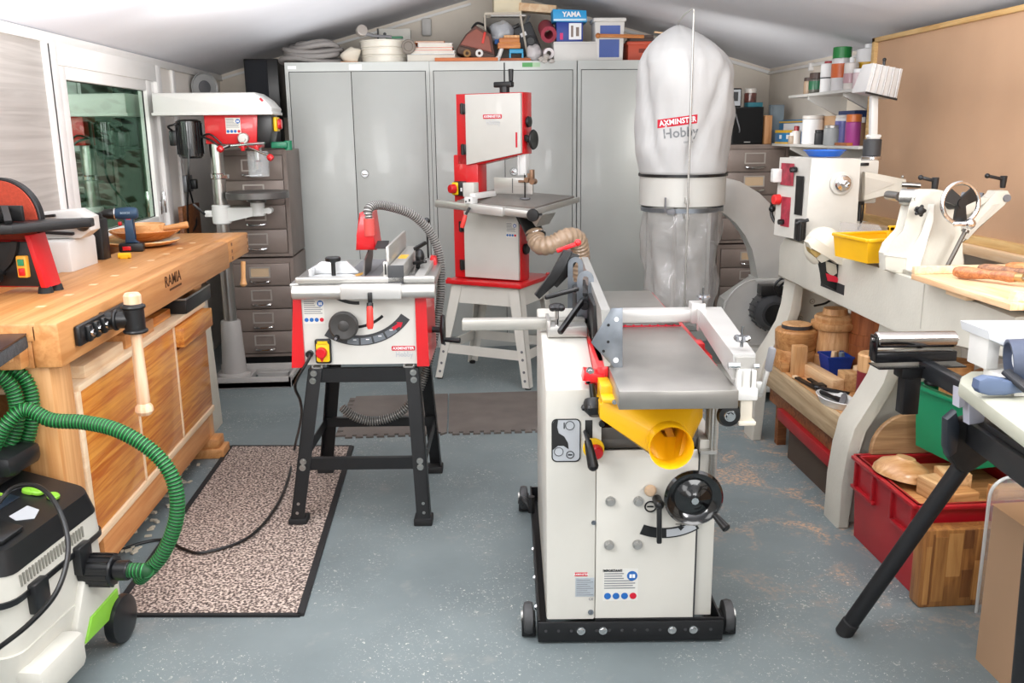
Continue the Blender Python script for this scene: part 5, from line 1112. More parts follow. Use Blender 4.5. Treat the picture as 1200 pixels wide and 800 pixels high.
# extraction spigot and tan hose
g = G(); g.cyl((-.05, .1, 1.0), (.06, .02, .86), .052, .05, 24, .004); g.cyl((-.07, .12, 1.0), (-.03, .1, .96), .06, n=20); g.build('dust_spigot', black, t)
g = G(); g.ring((.055, .025, .868), (.11, -.08, -.14), .053, .004, 24, 6); g.build('hose_clip', chrome, t)
g = G(); g.hose([(.045, .03, .885), (.07, .0, .845), (.12, -.03, .825), (.18, -.02, .84), (.235, .03, .87), (.265, .1, .85), (.26, .16, .76), (.25, .2, .65), (.3, .3, .4), (.4, .45, .2), (.5, .55, .12)], .052, .026, .1, 18, 20); g.build('extraction_hose', mat('hose_tan', '#b59a80', .3, coat=.4), t)

# ================================================================ DUST EXTRACTOR
t = thing('dust_extractor', 'dust extractor with tall white filter bag above a clear waste sack', 'dust extractor', (1.2, 4.75, 0), RZ)
g = G(); g.lathe([(.215, 0), (.224, .004), (.224, .15), (.218, .156), (.205, .156), (.205, 0)], (-.007, 0, 1.037), n=48, closed=True); rg = g.build('drum', pgrey, t)
bag = G(); prof = [(.205, -.0), (.226, .015), (.232, .06), (.245, .16), (.25, .3), (.248, .42), (.243, .5), (.228, .565), (.2, .615), (.16, .66), (.11, .7), (.055, .732), (.02, .748), (0, .75)]
bag.lathe(prof, (-.007, 0, 1.19), n=72)
bmesh.ops.subdivide_edges(bag.bm, edges=[e for e in bag.bm.edges if abs(e.verts[0].co.z-e.verts[1].co.z) > .02], cuts=3, use_grid_fill=True)
for v in bag.bm.verts:
    c = v.co; h = (c.z-1.19)/.75; a = math.atan2(c.y, c.x+.007)
    k = min(1, max(0, h*6))*min(1, (1-h)*4+.15)
    dent = .020*noise.noise(Vector((math.cos(a)*1.6, math.sin(a)*1.6, h*3.2)))+.014*math.sin(a*4+h*5)*(.3+h)*(1-h)+.013*noise.noise(Vector((math.cos(a)*5, math.sin(a)*5, h*6)))
    fold = .022*max(0, 1-abs(((a+2.62)*1.0+(h-.45)*.9))/.16)*(h < .9)  # long crease
    fold2 = .018*max(0, 1-abs(((a+.95)-(h-.6)*1.4))/.14)*(h < .95)
    r = Vector((c.x+.007, c.y, 0))
    if r.length > 1e-4: c += r.normalized()*(dent-fold-fold2)*k
    c.x += -.045*max(0, h-.7)/.3
bg_ = bag.build('filter_bag', mat('bag_cloth', '#c8c7c5', .85, var=.02, bump=.12, bs=30), t, ang=70)
g = G(); g.lathe([(.229, 0), (.232, .0), (.232, .014), (.229, .014)], (-.007, 0, 1.188), n=48, closed=True); g.build('bag_strap', black, t)
# printed badge on the bag, laid on the cloth
def bagr(x, z):
    best = None
    for v in bg_.data.vertices:
        if v.co.y < 0:
            d = (v.co.x-x)**2+(v.co.z-z)**2
            if best is None or d < best[0]: best = (d, v.co.y)
    return best[1]
from mathutils.bvhtree import BVHTree
bv = BVHTree.FromPolygons([v.co for v in bg_.data.vertices], [p.vertices for p in bg_.data.polygons])
def drape(o, off):
    me = o.data
    for v in me.vertices:
        w = o.matrix_basis @ v.co; h_ = bv.ray_cast(Vector((w.x, -1, w.z)), Vector((0, 1, 0)))
        if h_[0] is not None: v.co = Vector((w.x, h_[0].y-off-(.0004 if w.y < 0 else 0), w.z))
    o.location = (0, 0, 0); o.rotation_euler = (0, 0, 0); o.scale = (1, 1, 1)
bz = G(); nn = 16
bp0 = loc_ = None
def gridquad(name, x0, z0, x1, z1, h, mt, off):
    g = G(); rows = []
    for i in range(25):
        f_ = i/24; x = x0+(x1-x0)*f_; z = z0+(z1-z0)*f_; rows.append([g._v((x, 0, z-h/2+h*j/4)) for j in range(5)])
    for a_, b_ in zip(rows, rows[1:]):
        for j in range(4): g._f([a_[j], b_[j], b_[j+1], a_[j+1]])
    o = g.build(name, mt, bg_); drape(o, off); return o
gridquad('red_badge', -.175, 1.452, .008, 1.475, .042, lred, .0016)
tx = text('lettering', 'AXMINSTER', .036, lwhite, bg_, (-.083, 0, 1.463), (PI/2, -math.radians(7), 0), bold=.001, ext=0)
bw = max(v.co.x for v in tx.data.vertices)-min(v.co.x for v in tx.data.vertices); tx.scale = (.172/bw, 1, 1); drape(tx, .0045)
tx = text('lettering', 'Hobby', .066, mat('bag_grey', '#86888a', .7), bg_, (-.068, 0, 1.408), (PI/2, -math.radians(5), 0), bold=.0012, ext=0)
bw = max(v.co.x for v in tx.data.vertices)-min(v.co.x for v in tx.data.vertices); tx.scale = (.165/bw, 1, 1); drape(tx, .0022)
tx = text('lettering', 'series', .02, mat('bag_grey', '#86888a', .7), bg_, (-.03, 0, 1.365), (PI/2, -math.radians(3), 0), ext=0); drape(tx, .0022)
# rod and hook
g = G(); g.cyl((-.027, -.262, .40), (-.027, -.262, 1.965), .0055, n=10); g.tube([(-.027, -.262, 1.965), (-.03, -.26, 1.985), (-.05, -.18, 1.975), (-.056, -.05, 1.955), (-.056, 0, 1.94)], .004, 8, smooth=4); g.box(-.037, -.017, -.262, -.2, 1.06, 1.09, .003); g.box(-.037, -.017, -.262, -.19, .985, 1.01, .003); g.build('support_rod', alu, t)
g = G(); g.lathe([(.212, 0), (.216, 0), (.216, .022), (.212, .022)], (-.007, 0, 1.008), n=48, closed=True); g.build('sack_band', zinc, t)
g = G(); g.bar((-.12, -.205, 1.015), (-.08, -.212, 1.015), .02, .025, bev=.003); g.box(-.135, -.127, -.222, -.205, 1.02, 1.09, .002); g.build('band_latch', mgrey, t)
sk = G(); sk.lathe([(.211, .012), (.208, -.04), (.2, -.12), (.19, -.25), (.178, -.38), (.165, -.5), (.15, -.56), (.11, -.6), (0, -.61)], (.0, 0, 1.0), n=64)
bmesh.ops.subdivide_edges(sk.bm, edges=[e for e in sk.bm.edges if abs(e.verts[0].co.z-e.verts[1].co.z) > .03], cuts=4, use_grid_fill=True)
for v in sk.bm.verts:
    c = v.co; h = (1.01-c.z)/.6; a = math.atan2(c.y, c.x); r = Vector((c.x, c.y, 0)); k = min(1, h*4)
    d = .05*noise.noise(Vector((math.cos(a)*2, math.sin(a)*2, h*3.5)))+.022*abs(noise.noise(Vector((math.cos(a)*5+3, math.sin(a)*5, h*7))))
    if r.length > 1e-4: c += r.normalized()*d*k
m_, nt, b, L = newmat('clear_sack'); N = nt.nodes
b.inputs['Base Color'].default_value = lin('#c9c5c2'); b.inputs['Roughness'].default_value = .14; b.inputs['Alpha'].default_value = .38; b.inputs['Specular IOR Level'].default_value = 1.0; b.inputs['Coat Weight'].default_value = .6
tcn = N.new('ShaderNodeTexCoord'); n_ = N.new('ShaderNodeTexNoise'); n_.inputs['Scale'].default_value = 7; n_.inputs['Detail'].default_value = 5; n_.inputs['Distortion'].default_value = 2; L.new(tcn.outputs['Object'], n_.inputs['Vector'])
bp = N.new('ShaderNodeBump'); bp.inputs['Strength'].default_value = .8; bp.inputs['Distance'].default_value = .02; L.new(n_.outputs['Fac'], bp.inputs['Height']); L.new(bp.outputs[0], b.inputs['Normal'])
sk.build('waste_sack', m_, t, ang=50)
# curved duct to blower
dm = mat('duct_grey', '#cdccc7', .38, .2, var=.03)
outer = [(.2, 1.18), (.32, 1.15), (.43, 1.085), (.52, 1.0), (.585, .88), (.618, .76), (.63, .62)]; inner = [(.44, .62), (.43, .70), (.405, .78), (.365, .86), (.31, .93), (.24, .985), (.2, 1.0)]
g = G(); g.prism(outer+inner, .1, .24, 'xz', .003); du = g.build('duct', dm, t)
g = G(); g.box(.43, .64, .09, .25, .60, .62, .002); g.build('duct_flange', dm, du)
bl = G(); bl.prism(circ(.46, .43, .205, 36, -math.radians(200), math.radians(60))+[(.63, .62), (.44, .62)], .1, .24, 'xz', .004); bl = bl.build('blower_housing', dm, t)
g = G(); g.cyl((.45, .1, .43), (.45, .094, .43), .19, n=40); g.ring((.45, .095, .43), (0, 1, 0), .185, .005, 40, 8); g.build('face_plate', mat('plate_pale', '#cbc9c4', .35, .2), bl)
mt_ = G(); mt_.lathe([(.0, 0), (.095, 0), (.1, .01), (.1, .12), (.09, .135), (.075, .15), (.07, .165), (0, .17)], (.50, .095, .45), (0, -1, 0), 32)
for i in range(20): a = 2*PI*i/20; mt_.bar((.50+.1*math.cos(a), .08, .45+.1*math.sin(a)), (.50+.1*math.cos(a), -.02, .45+.1*math.sin(a)), .006, .014, up=(math.cos(a), 0, math.sin(a)))
mt_ = mt_.build('motor', mat('motor_grey', '#3b3c3e', .4), t)
g = G(); g.cyl((.50, -.076, .45), (.50, -.082, .45), .058, n=28); g.build('fan_cover', black, mt_)
g = G(); g.box(.43, .55, -.03, .06, .545, .60, .006); g.tube([(.52, -.02, .58), (.55, -.05, .62), (.57, -.05, .57), (.56, -.03, .53), (.52, -.03, .55), (.50, -.03, .60), (.54, -.03, .64), (.6, .0, .62)], .007, 8, smooth=5); g.build('terminal_box', black, mt_)
g = G(); g.box(-.22, .62, -.22, .3, .06, .085, .004); g.box(.3, .6, .08, .26, .085, .23, .004); g.cyl((.0, .222, .08), (.0, .222, 1.04), .012, n=12); g.cyl((-.027, -.262, .07), (-.027, -.262, .41), .0055, n=10); g.bar((-.027, -.262, .075), (-.027, -.21, .075), .02, .02); g.build('base_frame', pgrey, t)
for x, y in ((-.2, -.17), (-.2, .25), (.57, -.17), (.57, .25)): g = G(); g.cyl((x-.012, y, .03), (x+.012, y, .03), .03, n=18, bev=.004); g.box(x-.018, x+.018, y-.01, y+.01, .03, .06); g.build('castor', rubber, t)
# ================================================================ PLANER THICKNESSER
t = thing('planer_thicknesser', 'white planer thicknesser with steel tables and yellow dust hood in the foreground', 'planer', (.463, 2.29, 0), RZ)
PB = mat('planer_white', '#cfccc3', .38, var=.02, coat=.25)
# mobile base
mb = thing('mobile_base', 'black steel wheeled base under the planer thicknesser', 'base', (.463, 2.29, 0), RZ)
g2 = G(); g2.box(-.262, .262, -.012, -.006, .008, .068, .001); g2.box(-.262, .262, -.006, .03, .008, .013); fb = g2.build('front_bar', bmetal, mb)
g3 = G()
for k in range(14): g3.cyl((-.24+k*.036, -.0128, .042), (-.24+k*.036, -.0118, .042), .0045, n=10)
g3.build('bar_hole', mat('hole_dark', '#3b3b3d', .8), fb)
g3 = G(); g3.use(chrome)
for x in (-.14, -.078, .118, .178): bolt(g3, (x, -.012, .042), (0, -1, 0), .009, .007)
g3.build('bolt', None, fb)
g = G(); g.box(-.1, .262, -.005, .0, .064, .074); g.build('lip', bmetal, fb)
for s_ in (-1, 1):
    g = G(); g.box(s_*.256, s_*.262, .0, 1.0, .008, .068); g.box(s_*.262, s_*.235, 0, 1.0, .008, .013); sb_ = g.build('side_bar', bmetal, mb)
    g = G(); g.use(chrome)
    for y in (.12, .3, .5): bolt(g, (s_*.262, y, .042), (s_, 0, 0), .008, .006)
    g.build('bolt', None, sb_)
    for y in (.05, .93):
        w_ = G(); w_.lathe([(0, -.015), (.03, -.015), (.044, -.012), (.047, 0), (.044, .012), (.03, .015), (0, .015)], (s_*.288, y, .049), (1, 0, 0), 26); w_ = w_.build('wheel', mat('tyre_grey', '#3f3f40', .5), mb)
        g = G(); g.box(s_*.268, s_*.308, y-.03, y+.03, .005, .058, .003); g.build('wheel_bracket', bmetal, w_)
        g = G(); g.cyl((s_*.304, y, .055), (s_*.31, y, .055), .016, n=14); g.build('hub', alu, w_)
g = G(); g.box(-.262, .262, .985, .992, .008, .068); g.build('rear_bar', bmetal, mb)
g = G(); g.tube([(-.262, .8, .06), (-.29, .82, .09), (-.3, .86, .06)], .012, 8, smooth=4); g.cyl((-.262, .75, .068), (-.262, .75, .13), .012, n=10); g.build('foot_lever', bmetal, mb)
# cabinet: left column, front panel, right post
D1 = .80
g = G(); g.prism([(0, .072), (0, .748), (.34, .815), (D1, .815), (D1, .072)], -.238, -.10, 'yz', .006); co = g.build('left_column', PB, t)
g = G(); g.prism([(.0, .072), (.0, .55), (.012, .572), (.1, .55), (.1, .072)], -.0995, .178, 'yz', .002); fp = g.build('front_panel', PB, t)
g = G(); g.box(.182, .232, .012, D1, .072, .60, .004); g.box(.205, .232, .012, .06, .6, .74, .002); g.build('right_post', PB, t)
g = G(); g.box(.178, .183, .004, .1, .072, .56); g.build('panel_gap', dgrey, t)
g = G(); g.box(-.0995, .18, .1, D1, .1, .52); g.build('inner_cabinet', mat('inner_grey', '#8b8882', .5), t)
g = G(); g.box(-.095, .178, .03, D1-.05, .572, .60, .002); g.box(-.095, .178, .02, .06, .60, .635, .003); g.build('thicknesser_bed', mat('bed_steel', '#6e6862', .4, .6), t)
g = G(); g.box(-.0, .2, .12, .8, .61, .76); g.box(-.1, .0, .2, .8, .61, .74); g.build('cutter_housing', mat('housing_dark', '#2a2828', .6), t)
g = G(); g.box(.21, .228, .0, .012, .5, .74, .001); g.cyl((.222, .0, .46), (.222, .0, .72), .006, n=10); g.box(.18, .225, -.01, .01, .565, .575); g.build('height_scale', alu, t)
# red frame
g = G(); g.prism([(-.098, .62), (-.098, .80), (-.09, .812), (-.072, .812), (-.072, .62)], .06, .5, 'xz', .002); g.box(-.13, -.066, .03, .10, .70, .76, .004); g.box(-.10, -.071, .0, .4, .66, .812, .003); g.prism([(-.14, .775), (-.085, .765), (-.08, .79), (-.135, .80)], -.01, .05, 'xz', .004); g.build('red_casting', red, t)
g = G(); g.box(.205, .262, .25, .8, .745, .775, .004); g.box(.2, .255, .06, .28, .72, .755, .004); g.box(.222, .25, .3, .36, .775, .80, .003); g.build('red_table_bracket', red, t)
# tables
for y0, y1, nm in ((-.232, .505, 'infeed_table'), (.545, 1.17, 'outfeed_table')):
    g = G(); g.box(-.07, .218, y0, y1, .764, .81, .002); tb_ = g.build(nm, castiron, t)
    g = G(); g.box(-.058, .206, y0+.2, y1-.02, .735, .764); g.build('table_rib', mat('cast_rib', '#7f7a75', .5, .5), tb_)
    g = G(); g.box(.2185, .2225, y0+.25, y1-.02, .785, .806); g.build('red_edge', red, tb_)
g = G(); g.cyl((-.06, .525, .79), (.21, .525, .79), .017, n=20); g.build('cutter_block', steel, t)
g = G()
for k in range(10): g.cyl((-.04+k*.026, .504, .812), (-.04+k*.026, .512, .812), .004, n=8)
g.box(-.06, .215, .506, .512, .806, .812); g.build('cutter_pins', lred, t)
# fence: long aluminium face with zinc end plate
fx0 = -.062
g = G(); g.hexa([(fx0-.02, .0, .812), (fx0-.004, .0, .812), (fx0+.03, 1.02, .812), (fx0+.014, 1.02, .812)], [(fx0-.03, .0, .965), (fx0-.006, .0, .965), (fx0+.022, 1.02, .965), (fx0-.002, 1.02, .965)]); fe = g.build('fence', alu, t)
g = G(); g.prism([(-.065, .97), (-.036, .97), (-.034, .808), (-.045, .796), (-.118, .878)], -.004, .0, 'xz', .0008); ep = g.build('fence_end_plate', zinc, fe)
g = G()
for x, z, r_ in ((-.052, .94, .006), (-.052, .83, .007)): g.cyl((x, -.0055, z), (x, -.004, z), r_, n=14)
g.build('rivet', lwhite, ep)
g = G()
for x, z in ((-.073, .925), (-.073, .88), (-.085, .855)): g.cyl((x, -.005, z), (x, -.004, z), .004, n=10)
g.build('hole', black, ep)
g = G(); g.box(-.07, -.045, .1, .9, .84, .90, .003); g.box(-.09, -.05, .25, .6, .82, .93, .004); g.build('fence_bracket', black, fe)
def slotplate(name, x, y, w, z0, z1, parent, mt):
    g = G(); r_ = w/2; o_ = [(x-r_, z0), (x+r_, z0)]+circ(x, z1-r_, r_, 12, 0, PI)
    h = circ(x, z1-r_, w*.17, 8, 0, PI)+circ(x, z1-.075, w*.17, 8, PI, 2*PI)
    g.plate(o_, [h], y, y+.005, 'xz'); return g.build(name, mt, parent)
slotplate('slotted_bracket', -.096, .45, .052, .85, 1.0, t, zinc); slotplate('slotted_bracket', -.115, .62, .05, .85, 1.02, t, zinc)
g = G(); g.box(-.125, -.08, .46, .62, .83, .93, .004); g.cyl((-.1, .42, .90), (-.1, .46, .90), .018, n=16); g.cyl((-.1, .4, .9), (-.1, .66, .9), .01, n=12); g.build('tilt_mechanism', black, t)
g = G(); g.bar((-.11, .40, .915), (-.185, .30, .838), .016, .018, bev=.005); g.build('locking_lever', black, t)
g = G(); g.bar((-.12, .42, .95), (-.225, .38, .93), .014, .014, bev=.004); g.build('locking_lever', black, t)
g = G(); g.cyl((-.19, .35, .85), (-.19, .35, .895), .006, n=10); g.build('lock_stud', chrome, t)
g = G(); g.lathe([(0, 0), (.018, .002), (.02, .012), (.014, .022), (0, .024)], (-.19, .35, .895), n=16)
for k in range(4): a = PI/4+k*PI/2; g.ball((-.19+.018*math.cos(a), .35+.018*math.sin(a), .905), .012, 1, 1, .8, 10)
g.build('star_knob', black, t)
g = G(); g.box(-.215, -.1, .33, .45, .817, .85, .003); g.box(-.22, -.21, .33, .45, .817, .868, .002); g.build('fence_carriage', alu, t)
g = G(); g.bar((-.48, .42, .842), (-.1, .42, .842), .04, .034, bev=.004); g.build('fence_bar', mat('bar_alu', '#b9b6ae', .4, .6), t)
# folded black cutter guard and red lever at the far end of the fence
g = G()
def curved(pts, w, th): g.tube(pts, w, 8, smooth=5, rf=lambda q, i: w*(1-.45*q))
gp = [(-.14, .75, 1.03), (-.16, .75, .99), (-.185, .72, .94), (-.225, .68, .90)]
g.prism([(-.125, 1.04), (-.155, 1.045), (-.20, .965), (-.25, .90), (-.235, .885), (-.185, .93), (-.155, .98)], .6, .63, 'xz', .003); g.prism([(-.10, 1.02), (-.13, 1.03), (-.155, .97), (-.195, .93), (-.175, .915), (-.135, .955)], .64, .68, 'xz', .003)
g.build('cutter_guard', black, t)
g = G(); g.bar((-.175, .66, 1.035), (-.105, .66, 1.06), .016, .014, bev=.004); g.ball((-.105, .66, 1.062), .012); g.ball((-.165, .66, .965), .012); g.build('red_lever', red, t)
# bridge guard: cross arm and pivot arm
GA = mat('guard_alu', '#cccac6', .32, .35, var=.03)
g = G(); g.box(.0, .27, .5, .56, .822, .862, .006); g.build('bridge_guard', GA, t)
pa = G(); pa.hexa([(.27, .52, .815), (.345, .52, .815), (.27, -.175, .82), (.215, -.175, .82)], [(.27, .52, .868), (.345, .52, .868), (.27, -.175, .884), (.215, -.175, .884)]); pa = pa.build('guard_arm', GA, t)
g = G(); g.box(.245, .29, .49, .55, .82, .885, .004); g.box(.262, .274, .47, .49, .80, .87, .002); g.build('arm_clamp', GA, pa)
g = G(); g.box(.221, .268, -.182, -.177, .826, .878); g.build('arm_end', mat('end_shadow', '#a5a29c', .5), pa)
g = G(); g.box(.222, .232, -.20, -.17, .80, .85, .002); g.box(.258, .268, -.20, -.17, .80, .85, .002); g.cyl((.245, -.185, .79), (.245, -.185, .85), .013, n=16); g.box(.2, .272, -.205, -.14, .775, .805, .003); br_ = g.build('arm_support', white, t)
g = G(); g.cyl((.20, -.19, .86), (.228, -.19, .86), .008, n=12); g.cyl((.262, -.19, .858), (.275, -.19, .858), .006, n=12); g.build('pin', chrome, br_)
g = G(); g.box(.232, .262, -.20, -.17, .715, .78, .003); g.box(.228, .27, -.21, -.165, .712, .722, .002); g.build('lower_clamp', mat('clamp_cream', '#d8cfbe', .4), br_)
def starknob(x, y, z, par):
    g = G(); g.cyl((x, y, z-.022), (x, y, z+.03), .004, n=8)
    for k in range(5): a = k*2*PI/5; g.ball((x+.013*math.cos(a), y+.013*math.sin(a), z), .0095, 1, 1, .9, 8)
    g.cyl((x, y, z-.008), (x, y, z+.006), .014, n=14); g.build('star_knob', mat('knob_chrome', '#8f9092', .2, .9), par)
starknob(.249, -.12, .912, pa); starknob(.283, .5, .905, pa)
g = G(); g.bar((.268, -.19, .80), (.288, -.19, .80), .012, .04, bev=.003); g.bar((.283, -.19, .79), (.298, -.19, .86), .012, .018, (0, 1, 0), bev=.004); lv = g.build('cam_lever', alu, t)
g = G(); g.bar((.297, -.19, .845), (.306, -.19, .905), .016, .022, (0, 1, 0), bev=.005); g.build('lever_grip', mgrey, lv)
# black hand wheel ring under the table corner
g = G(); g.lathe([(0, -.012), (.012, -.012), (.026, -.01), (.031, 0), (.026, .01), (.012, .012), (0, .012)], (.207, -.19, .735), (0, 1, 0), 28); kn = g.build('depth_knob', black, t)
g = G(); g.cyl((.207, -.203, .735), (.207, -.21, .735), .010, n=6); g.ring((.207, -.2015, .735), (0, 1, 0), .012, .003, 18, 6); g.build('hub_nut', chrome, kn)
# yellow dust hood
def hood():
    g = G(); cx_, cz_ = .065, .655; n = 24; R0 = .056
    ring = [(cx_+R0*math.cos(2*PI*i/n), cz_+R0*math.sin(2*PI*i/n)) for i in range(n)]
    top = .758
    # outer shell boundary mapped round the funnel
    base = []
    for i in range(n):
        a = 2*PI*i/n; ca, sa = math.cos(a), math.sin(a)
        x = cx_+ca*(.17 if ca < 0 else .10)*1.15; z = cz_+sa*.12+.02
        x = max(-.102, min(.162, x)); z = min(top, max(.648 if abs(ca) < .5 else .70, z))
        if ca < -.2 and sa < .2: z = max(z, .70+(-ca-.2)*.0)
        base.append((x, z))
    r1 = [g._v((x, -.205, z)) for x, z in ring]; r2 = [g._v((cx_+(x-cx_)*.93, -.20, cz_+(z-cz_)*.93)) for x, z in ring]
    r0 = [g._v((cx_+(x-cx_)*.98, -.155, cz_+(z-cz_)*.98)) for x, z in ring]; rb = [g._v((x, -.10, z)) for x, z in base]; rc = [g._v((x, .08, z)) for x, z in base]
    r3 = [g._v((cx_+(x-cx_)*.88, -.08, cz_+(z-cz_)*.88)) for x, z in ring]
    for a_, b_ in ((r1, r0), (r0, rb), (rb, rc), (r2, r1), (r3, r2)):
        for i in range(n): j = (i+1) % n; g._f([a_[i], a_[j], b_[j], b_[i]])
    g._f(rc)
    g.prism([(-.10, .76), (-.10, .70), (-.088, .70), (-.04, .755), (-.075, .785), (-.10, .785)], -.09, .0, 'xz', .006)
    g.box(-.10, .16, -.14, .0, .752, .763, .003)
    return g
hd = hood().build('dust_hood', yellow, t, ang=40)
g = G(); g.prism([(.05, .70), (.075, .695), (.10, .63), (.08, .63)], -.10, -.085, 'xz', .002); g.cyl((.065, -.06, .655), (.065, -.055, .655), .05, n=24); g.build('hood_vane', mat('yellow_dark', '#b98407', .5), hd)
g = G(); g.use(chrome)
for x in (-.07, .045, .14): bolt(g, (x, -.142, .757), (0, -1, 0), .005, .004)
g.build('bolt', None, hd)
# left column details: cutaway label, switch, knob
ph = G(); ph.prism(rrect(-.222, -.144, .546, .668, .014), -.0015, 0, 'xz'); ph = ph.build('adjustment_label', mat('label_silver', '#b7bbbf', .4), co)
g = G(); g.plate(rrect(-.2225, -.1435, .5455, .6685, .014), [rrect(-.2195, -.1465, .5485, .6655, .012)], -.0024, -.0015, 'xz')
g.prism([(-.2195, .655), (-.213, .665), (-.205, .665), (-.207, .645), (-.203, .628), (-.188, .618), (-.178, .60), (-.176, .582), (-.19, .592), (-.205, .592), (-.2195, .58)], -.0024, -.0015, 'xz'); g.build('label_print', lblack, ph)
g = G()
for x, z in ((-.173, .649), (-.203, .575)): g.ring((x, -.002, z), (0, 1, 0), .012, .001, 20, 6)
g.ring((-.172, -.002, .566), (0, 1, 0), .010, .0014, 20, 6); g.box(-.178, -.166, -.0028, -.0015, .564, .568); g.box(-.19, -.187, -.0028, -.0015, .64, .658); g.build('label_dials', dgrey, ph)
g = G(); g.prism(rrect(-.137, -.088, .56, .672, .004), -.002, 0, 'xz'); swp = g.build('switch_plate', pgrey, t)
g = G(); g.box(-.132, -.112, -.003, -.0015, .613, .664, .001); g.build('slot', black, swp)
g = G(); g.cyl((-.109, -.002, .585), (-.109, -.010, .585), .029, n=28, bev=.002); g.build('yellow_ring', syellow, swp)
g = G(); g.cyl((-.105, -.010, .58), (-.103, -.032, .578), .021, .019, 24, .004); g.build('stop_button', red, swp)
g = G(); g.tube([(-.132, -.004, .632), (-.13, -.035, .63), (-.128, -.05, .622)], .006, 10, smooth=4); g.tube([(-.129, -.052, .625), (-.124, -.062, .60), (-.117, -.07, .565)], .011, 12, smooth=4, rf=lambda q, i: .009+.006*q); g.ball((-.116, -.07, .56), .015); g.build('feed_lever', black, swp)
g = G(); g.lathe([(0, 0), (.026, 0), (.03, .01), (.028, .03), (.02, .038), (.014, .045), (0, .045)], (-.11, -.02, .727), (0, -.6, -1), 24)
for k in range(6): a = k*PI/3; g.ball((-.11+.026*math.cos(a), -.03+.026*math.sin(a)*.8, .708+.02*math.sin(a)*-.3), .010, 1, 1, 1, 8)
g.cyl((-.115, .0, .765), (-.112, -.01, .73), .008, n=10); g.build('table_lock_knob', black, t)
g = G(); g.cyl((-.12, .0, .80), (-.12, -.008, .80), .011, n=14); g.cyl((-.12, -.008, .80), (-.12, -.012, .80), .006, n=6); g.cyl((-.125, .0, .775), (-.125, -.008, .77), .006, n=10); g.build('washer_bolt', chrome, t)
g = G(); g.cyl((-.088, -.002, .655), (-.088, -.014, .655), .008, n=10); g.build('small_stop', black, t)
# front panel hardware
g = G(); g.use(mat('bolt_steel', '#b4b2ae', .3, .6))
for x, z in ((-.061, .43), (.016, .429), (-.063, .30), (.016, .30)): bolt(g, (x, -.001, z), (0, -1, 0), .0105, .014)
g.build('bolt', None, fp)
g = G(); g.use(zinc); bolt(g, (-.106, -.0, .366), (0, -1, 0), .005, .005); bolt(g, (-.112, -.0, .073+.02), (0, -1, 0), .006, .005); g.build('screw', None, co)
hw = G(); hw.lathe([(0, 0), (.02, 0), (.022, .016), (.05, .006), (.062, .008), (.076, .014), (.079, .026), (.073, .034), (.06, .03), (.05, .02), (.03, .026), (.018, .036), (0, .038)], (.152, -.05, .467), (0, -1, 0), 44); hw.cyl((.152, 0, .467), (.152, -.05, .467), .012, n=12); hw = hw.build('handwheel', mat('gloss_black', '#0d0d0e', .16, coat=.8), t)
g = G(); g.cyl((.152, -.088, .467), (.152, -.097, .467), .014, .01, 8); g.build('hub_nut', chrome, hw)
g = G(); g.cyl((.205, -.085, .425), (.232, -.125, .40), .008, .0125, 14, .003); g.build('grip', black, hw)
sc2 = G(); sc2.prism(circ(.09, .50, .182, 16, math.radians(-112), math.radians(-58))+circ(.09, .50, .152, 16, math.radians(-112), math.radians(-58))[::-1], -.002, 0, 'xz'); sc2 = sc2.build('height_label', black, fp)
g = G(); g.prism(circ(.09, .50, .178, 10, math.radians(-88), math.radians(-60))+circ(.09, .50, .156, 10, math.radians(-88), math.radians(-60))[::-1], -.0028, -.002, 'xz'); g.build('label_field', lgrey, sc2)
g = G(); g.prism([(.125, .352), (.145, .352), (.135, .34)], -.0036, -.0028, 'xz'); g.box(.132, .138, -.0036, -.0028, .35, .358); g.box(.12, .15, -.0036, -.0028, .359, .361); g.build('arrow_mark', black, sc2)
g = G(); g.ring((.05, -.0015, .412), (0, 1, 0), .015, .0022, 20, 6); g.box(.04, .058, -.002, 0, .410, .414); g.build('circle_mark', black, fp)
cr_ = G(); cr_.cyl((.067, -.0, .434), (.067, -.04, .434), .013, n=14); cr_.bar((.067, -.04, .44), (.068, -.05, .325), .014, .012, (0, 1, 0), bev=.004); cr_.ball((.067, -.042, .436), .014); cr_ = cr_.build('crank_handle', black, t)
g = G(); g.lathe([(0, 0), (.014, .002), (.017, .012), (.012, .02), (0, .022)], (.047, -.0, .462), (0, -1, .1), 18); g.build('tan_knob', mat('tan_plastic', '#c9ab8c', .5), t)
# stickers
g = G(); g.prism(rrect(-.158, -.122, .205, .216, .001), -.001, 0, 'xz'); rd = g.build('red_sticker', lred, co)
g = G(); g.box(-.156, -.103, -.001, 0, .142, .2); sp_ = g.build('rating_plate', mat('plate_silver', '#b9c0c6', .4, .3), co)
g = G()
for k in range(8): g.box(-.153, -.106-(k % 3)*.008, -.0016, -.001, .147+k*.0065, .1485+k*.0065)
g.build('print_lines', ltext, sp_)
text('lettering', 'CE', .011, ltext, co, (-.112, -.001, .134))
safety_label(fp, -.078, -.0002, .128, .098, .098)
text('lettering', 'IMPORTANT', .0095, lblack, fp, (-.052, -.0016, .221), bold=.0003)
text('lettering', 'AXMINSTER', .0075, lwhite, rd, (-.14, -.0012, .2105), bold=.0001, ext=.0003)
def pxp(g, pts, Y, d, bev=.0):     # outline surveyed on the cross plane y=Y, given real thickness d
    q = [PY(x, y, Y) for x, y in pts]; g.prism([(p.x, p.z) for p in q], Y, Y+d, 'xz', bev); return g
def Z15(*p): return [(900+a/3.637, 160+b/3.637) for a, b in p]
